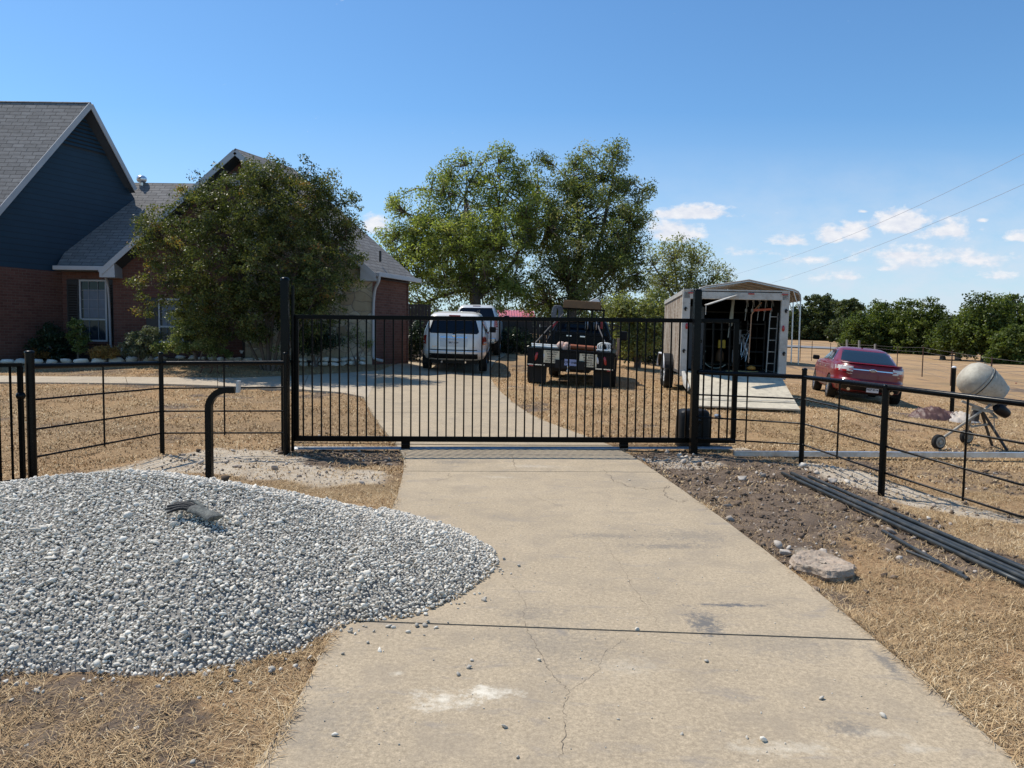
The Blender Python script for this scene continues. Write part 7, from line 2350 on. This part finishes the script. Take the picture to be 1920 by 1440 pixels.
    for k in range(5):
        x = W / 2 - .72 + .115 * k; y = 1.0 - .12 * k
        m = MB(); m.bar((x, y, f0 + 1.18), (x + .04, y, f0 + 1.72), .018, .035); m.box((x + .03, y, f0 + 1.66), (.05, .03, .10)); m.box((x + .01, y - .02, f0 + 1.42), (.05, .04, .07)); m.tube([(x + .05, y - .02, f0 + 1.60), (x + .06, y - .05, f0 + 1.5)], .012, 6)
        inside('bar_clamp', labs[k], 'clamp', m, AL, bevel=.003, group='bar clamps hanging in the trailer')
    # narrow rack of the right wall
    m = MB(); x0_, x1_ = W / 2 - .34, W / 2 - .17
    for x in (x0_, x1_): m.bar((x, .28, f0 + .02), (x + .03, .30, f0 + 1.35), .022)
    for k in range(5): m.bar((x0_ + .006 * k, .285, f0 + .22 + .26 * k), (x1_ + .006 * k, .285, f0 + .22 + .26 * k), .018)
    inside('step_ladder', 'narrow aluminium ladder leaning inside the trailer against the right post', 'ladder', m, AL)
    m = MB(); m.box((.32, 1.3, f0 + .80), (.14, .03, .34)); m.box((.28, 1.3, f0 + .34), (.15, .03, .30)); inside('paper_charts', 'two grey printed sheets pinned up inside the trailer', 'paper', m, mat('grey_sheet', (.24, .24, .24), .8, 0, .4, 60))
    m = MB(); r_ = random.Random(3)
    for k in range(26): m.tube([(.42 + r_.uniform(-.03, .16), 1.25, f0 + .25 + r_.uniform(0, .7)), (.42 + r_.uniform(-.03, .18), 1.22, f0 + .22 + r_.uniform(0, .75))], r_.uniform(.006, .015), 5)
    inside('small_hardware', 'cluster of small shiny hardware hanging beside the printed sheets', 'hardware', m, M_['galv'])
    m = MB(); m.box((-.02, 1.5, f0 + .62), (.17, .12, .20)); inside('yellow_box', 'small bright yellow box inside the trailer', 'box', m, YE, bevel=.01)
    m = MB(); m.lathe([(.09, 0), (.11, .05), (.10, .2), (.05, .28), (.03, .30)], 14, Matrix.Translation((-.05, 1.5, f0 + .2))); inside('brown_jug', 'dim brown jug below the yellow box inside the trailer', 'jug', m, mat('brown_jug', (.14, .07, .03), .6), True)
    m = MB(); m.lathe([(.02, 0), (.045, .05), (.05, .25), (.035, .50), (.045, .72), (.02, .78)], 10, Matrix.Translation((.10, 1.1, f0 + 1.02)) @ Matrix.Rotation(R(4), 4, 'Y')); m.tube([(.08, 1.1, f0 + 1.02), (.06, 1.1, f0 + .78)], .012, 6); inside('hanging_sprayer', 'long pale tool hanging from the trailer ceiling', 'tool', m, mat('pale_tool', (.42, .44, .38), .6), True)
    m = MB(); m.box((-.72, 1.0, f0 + .75), (.34, .5, 1.45)); m.box((-.72, .74, f0 + 1.25), (.28, .02, .30)); inside('tool_cabinet', 'tall dark grey cabinet inside the trailer at its left', 'cabinet', m, mat('cabinet_grey', (.06, .065, .075), .5), bevel=.012)
    DK = mat('dark_bins', (.045, .04, .036), .6, 0, .5, 5); r_ = random.Random(9)
    for k, (x, y, w, d, h, lb) in enumerate(((.05, 2.6, 1.5, .5, 1.5, 'dark shelving unit across the back of the trailer'), (.78, 2.0, .4, .9, 1.2, 'dark shelving unit along the right wall of the trailer'))):
        m = MB()
        for sx_ in (-1, 1):
            for sy_ in (-1, 1): m.bar((x + sx_ * w / 2, y + sy_ * d / 2, f0), (x + sx_ * w / 2, y + sy_ * d / 2, f0 + h), .03)
        for q in range(4): m.box((x, y, f0 + .12 + q * (h - .2) / 3), (w, d, .03))
        sh_ = inside('shelving_unit', lb, 'shelf', m, DK)
    m = MB()
    for k in range(5): m.tube([(-.95 + .02 * k, .5 + .09 * k, f0 + .05), (-.93 + .02 * k, .55 + .09 * k, f0 + 1.5 - .1 * k)], .014, 6)
    inside('leaning_poles', 'row of thin grey poles leaning against the left trailer wall', 'poles', m, mat('handle_grey', (.16, .15, .14), .6), True)
    m = MB(); m.tube([Vector((-.25 + .28 * math.cos(a), .75 + .05 * math.sin(2 * a), f0 + .32 + .26 * math.sin(a))) for a in np.linspace(2.6, 5.6, 14)], .010, 6); inside('air_hose', 'thin pale hose looping low inside the trailer', 'hose', m, mat('pale_hose', (.36, .36, .28), .6), True)
    m = MB(); m.tube(smooth_line([Vector((-.1, .25, f0 + .02)), Vector((.2, .2, f0 + .03)), Vector((.45, .25, f0 + .02)), Vector((.62, .3, f0 + .03))], 2), .010, 6); inside('extension_cord', 'yellowish cord lying on the trailer floor edge', 'cord', m, mat('yellow_cord', (.40, .34, .15), .6), True)


trailer()


# ---------------------------------------------------------------- cement mixer and tarp
def mixer():
    D = 11.6; a = P(1808, 700, D + .05); bq = P(1880, 752, D - .05); ax = (bq - a).normalized(); c = a.lerp(bq, .5)
    base = Vector((c.x, D, .04))
    t = thing('cement_mixer', 'old cement mixer with splattered pale drum and two small wheels behind the fence', 'cement mixer', base)
    M = Matrix.Translation(P(1838, 718, D)) @ ax.to_track_quat('Z', 'Y').to_matrix().to_4x4() @ Matrix.Scale(.87, 4)
    dm, tt, b = new_mat('mixer_drum'); tc = tt.node('ShaderNodeTexCoord').outputs['Object']
    n = tt.noise(tc, 4, 6, .7); n2 = tt.noise(tc, 30, 5, .7)
    cc = tt.mix(tt.rng(n, .4, .65), (.50, .46, .37), (.33, .29, .23)); cc = tt.mix(tt.math('MULTIPLY', tt.rng(n2, .55, .7), .5), cc, (.14, .12, .10)); setb(tt, b, color=cc, rough=.75, normal=tt.bump(n2, .4, .01))
    prof = [(.001, -.36), (.10, -.355), (.20, -.32), (.275, -.25), (.315, -.16), (.325, -.08), (.325, -.03), (.332, -.025), (.332, .0), (.325, .005), (.325, .03), (.330, .04), (.318, .10), (.295, .20), (.262, .30), (.235, .36), (.242, .385), (.225, .385), (.21, .34)]
    m = MB(); m.lathe(prof, 40, M, cap=False); m.build('drum', dm, t, smooth=True, auto=50)
    m = MB(); m.lathe([(.338, -.015), (.343, -.012), (.343, -.004), (.338, -.001)], 40, M, cap=False); m.build('drum_band', M_['black_plastic'], t, smooth=True)
    m = MB(); m.lathe([(.333, -.075), (.337, -.07), (.337, -.06), (.333, -.055)], 40, M, cap=False); m.build('drum_band', mat('band_grey', (.22, .21, .19), .7), t, smooth=True)
    fm = mat('mixer_frame', (.36, .32, .26), .7, .1, .3, 9, .1, 40, ((.10, .08, .06), 8, .7)); fd = mat('mixer_dark', (.05, .045, .045), .6, .2, .3, 9)
    hub = P(1832, 768, D)
    w1 = P(1760, 825, D - .12); w2 = P(1812, 823, D + .42)
    gz = .05
    r_w = .115
    for w, sgn in ((w1, -1), (w2, 1)):
        wc = Vector((w.x, w.y, zf(w.x, w.y) + r_w + .01)); Mw = Matrix.Translation(wc) @ Matrix.Rotation(R(14), 4, 'Z') @ RX90
        wm = MB(); wm.lathe([(.055, -.04), (.095, -.045), (r_w, -.025), (r_w, .025), (.095, .045), (.055, .04)], 28, Mw, cap=False); wo = wm.build('wheel', M_['rubber'], t, smooth=True, auto=40)
        rm = MB(); rm.lathe([(.07, .030), (.085, .035), (.085, .044), (.06, .046), (.05, .03), (.03, .03), (.03, .05), (.001, .055)], 24, Mw, cap=False); rr = rm.build('rim', fm, wo, smooth=True, auto=40)
        m = MB(); m.tube([wc + Vector((0, .03, 0)), hub + Vector((0, .1 * sgn, -.02))], .022, 8); m.build('wheel_leg', fm, t, smooth=True, auto=40)
    m = MB(); m.tube([w1 + Vector((0, .04, .0)), w2 + Vector((0, -.04, 0))], .012, 6); 
    foot = P(1889, 846, D - .1); foot.z = zf(foot.x, foot.y)
    f2 = Vector((foot.x + .05, foot.y + .45, zf(foot.x, foot.y + .45)))
    for ft in (foot, f2):
        m = MB(); m.tube([ft, hub + Vector((.05, 0, .02))], .022, 8); m.build('leg', fd, t, smooth=True, auto=40)
    m = MB(); m.bar(P(1820, 800, D), P(1858, 795, D), .03); m.bar(P(1806, 790, D), P(1826, 800, D), .02); m.build('cross_brace', fm, t)
    m = MB(); m.bar(P(1803, 752, D), P(1846, 768, D - .1), .05, .04); m.bar(P(1822, 765, D), P(1862, 772, D - .2), .05, .05); m.bar(P(1846, 768, D - .3), P(1858, 758, D - .2), .03); m.build('cradle', fm, t, bevel=.005)
    m = MB(); m.tube([hub + Vector((0, 0, .02)), P(1828, 790, D)], .05, 10); m.build('pivot', fd, t, smooth=True, auto=40)
    Mm = Matrix.Translation(P(1878, 770, D - .12)) @ Matrix.Rotation(R(-60), 4, 'Y') @ Matrix.Rotation(R(15), 4, 'X')
    m = MB(); m.lathe([(.05, -.13), (.075, -.11), (.085, -.03), (.085, .08), (.06, .13), (.001, .135)], 18, Mm); m.build('motor', M_['black_plastic'], t, smooth=True, auto=40)
    m = MB(); m.box(P(1868, 752, D - .1), (.28, .16, .12), Matrix.Rotation(R(38), 3, 'Y')); m.build('gear_guard', mat('guard_blue', (.02, .025, .04), .5), t, bevel=.02)
    m = MB(); m.bar(P(1853, 768, D), P(1868, 783, D - .1), .04, .03); m.box(P(1863, 783, D - .1), (.09, .08, .02)); m.tube([P(1864, 784, D - .1), P(1864, 810, D - .1)], .008, 6); m.build('tilt_handle', fm, t)


mixer()


def tarp(px0, px1, py0, py1, D, name, label, cat, m1, seed, h):
    a, b = G(px0, py1), G(px1, py1); w = (b.x - a.x); cx, cy = (a.x + b.x) / 2, a.y + .25
    r_ = random.Random(seed); n = 46; rows = []
    X, Y = np.meshgrid(np.linspace(-1, 1, n), np.linspace(-1, 1, 26))
    rr = np.sqrt(X ** 2 + Y ** 2); env = np.clip(1 - rr ** 1.6, 0, 1) ** .6
    f = vnoise(X * 3 + 5, Y * 2 + X * 2, 1.6, seed, 4); rg = 1 - np.abs(2 * f - 1)
    Zz = env * h * (.25 + .95 * rg ** 1.5) * (.6 + .6 * vnoise(X, Y, 1.3, seed + 1, 2))
    V = np.stack([cx + X * w / 2 * (1 + .08 * (f - .5)), cy + Y * .34, Zz + zf(cx, cy) + .005], -1).reshape(-1, 3)
    idx = np.arange(n * 26).reshape(26, n); F = np.stack([idx[:-1, :-1], idx[:-1, 1:], idx[1:, 1:], idx[1:, :-1]], -1).reshape(-1, 4)
    keep = (rr.reshape(-1)[F].min(1) < 1.02); F = F[keep]
    o = np_mesh(name, V, F, m1, smooth=True); return tag(o, label, cat)


tarp(1716, 1772, 765, 785, 14, 'tarp', 'crumpled brown tarp lying on the dry grass left of the mixer', 'tarp', mat('brown_tarp', (.10, .048, .040), .55, 0, .2, 6), 3, .26)
tarp(1766, 1815, 770, 790, 14, 'cloth_heap', 'crumpled pale cream cloth heap between the brown tarp and the mixer', 'cloth', mat('cream_cloth', (.46, .40, .34), .8, 0, .25, 7), 8, .22)
for i, (px, py, s, lb, c) in enumerate(((1905, 719, .05, 'tiny red object lying far out on the dry field at right', (.25, .03, .02)), (1344, 782, .09, 'small blue-grey scrap lying on the grass behind the gate', (.16, .20, .26)))):
    g0 = G(px, py); V, F = stone_shape(700 + i, True); tag(np_mesh('ground_scrap', V * np.array([s, s * .8, s * .5]) + np.array([g0.x, g0.y, g0.z + s * .3]), F, mat('scrap', c, .6)), lb, 'scrap')
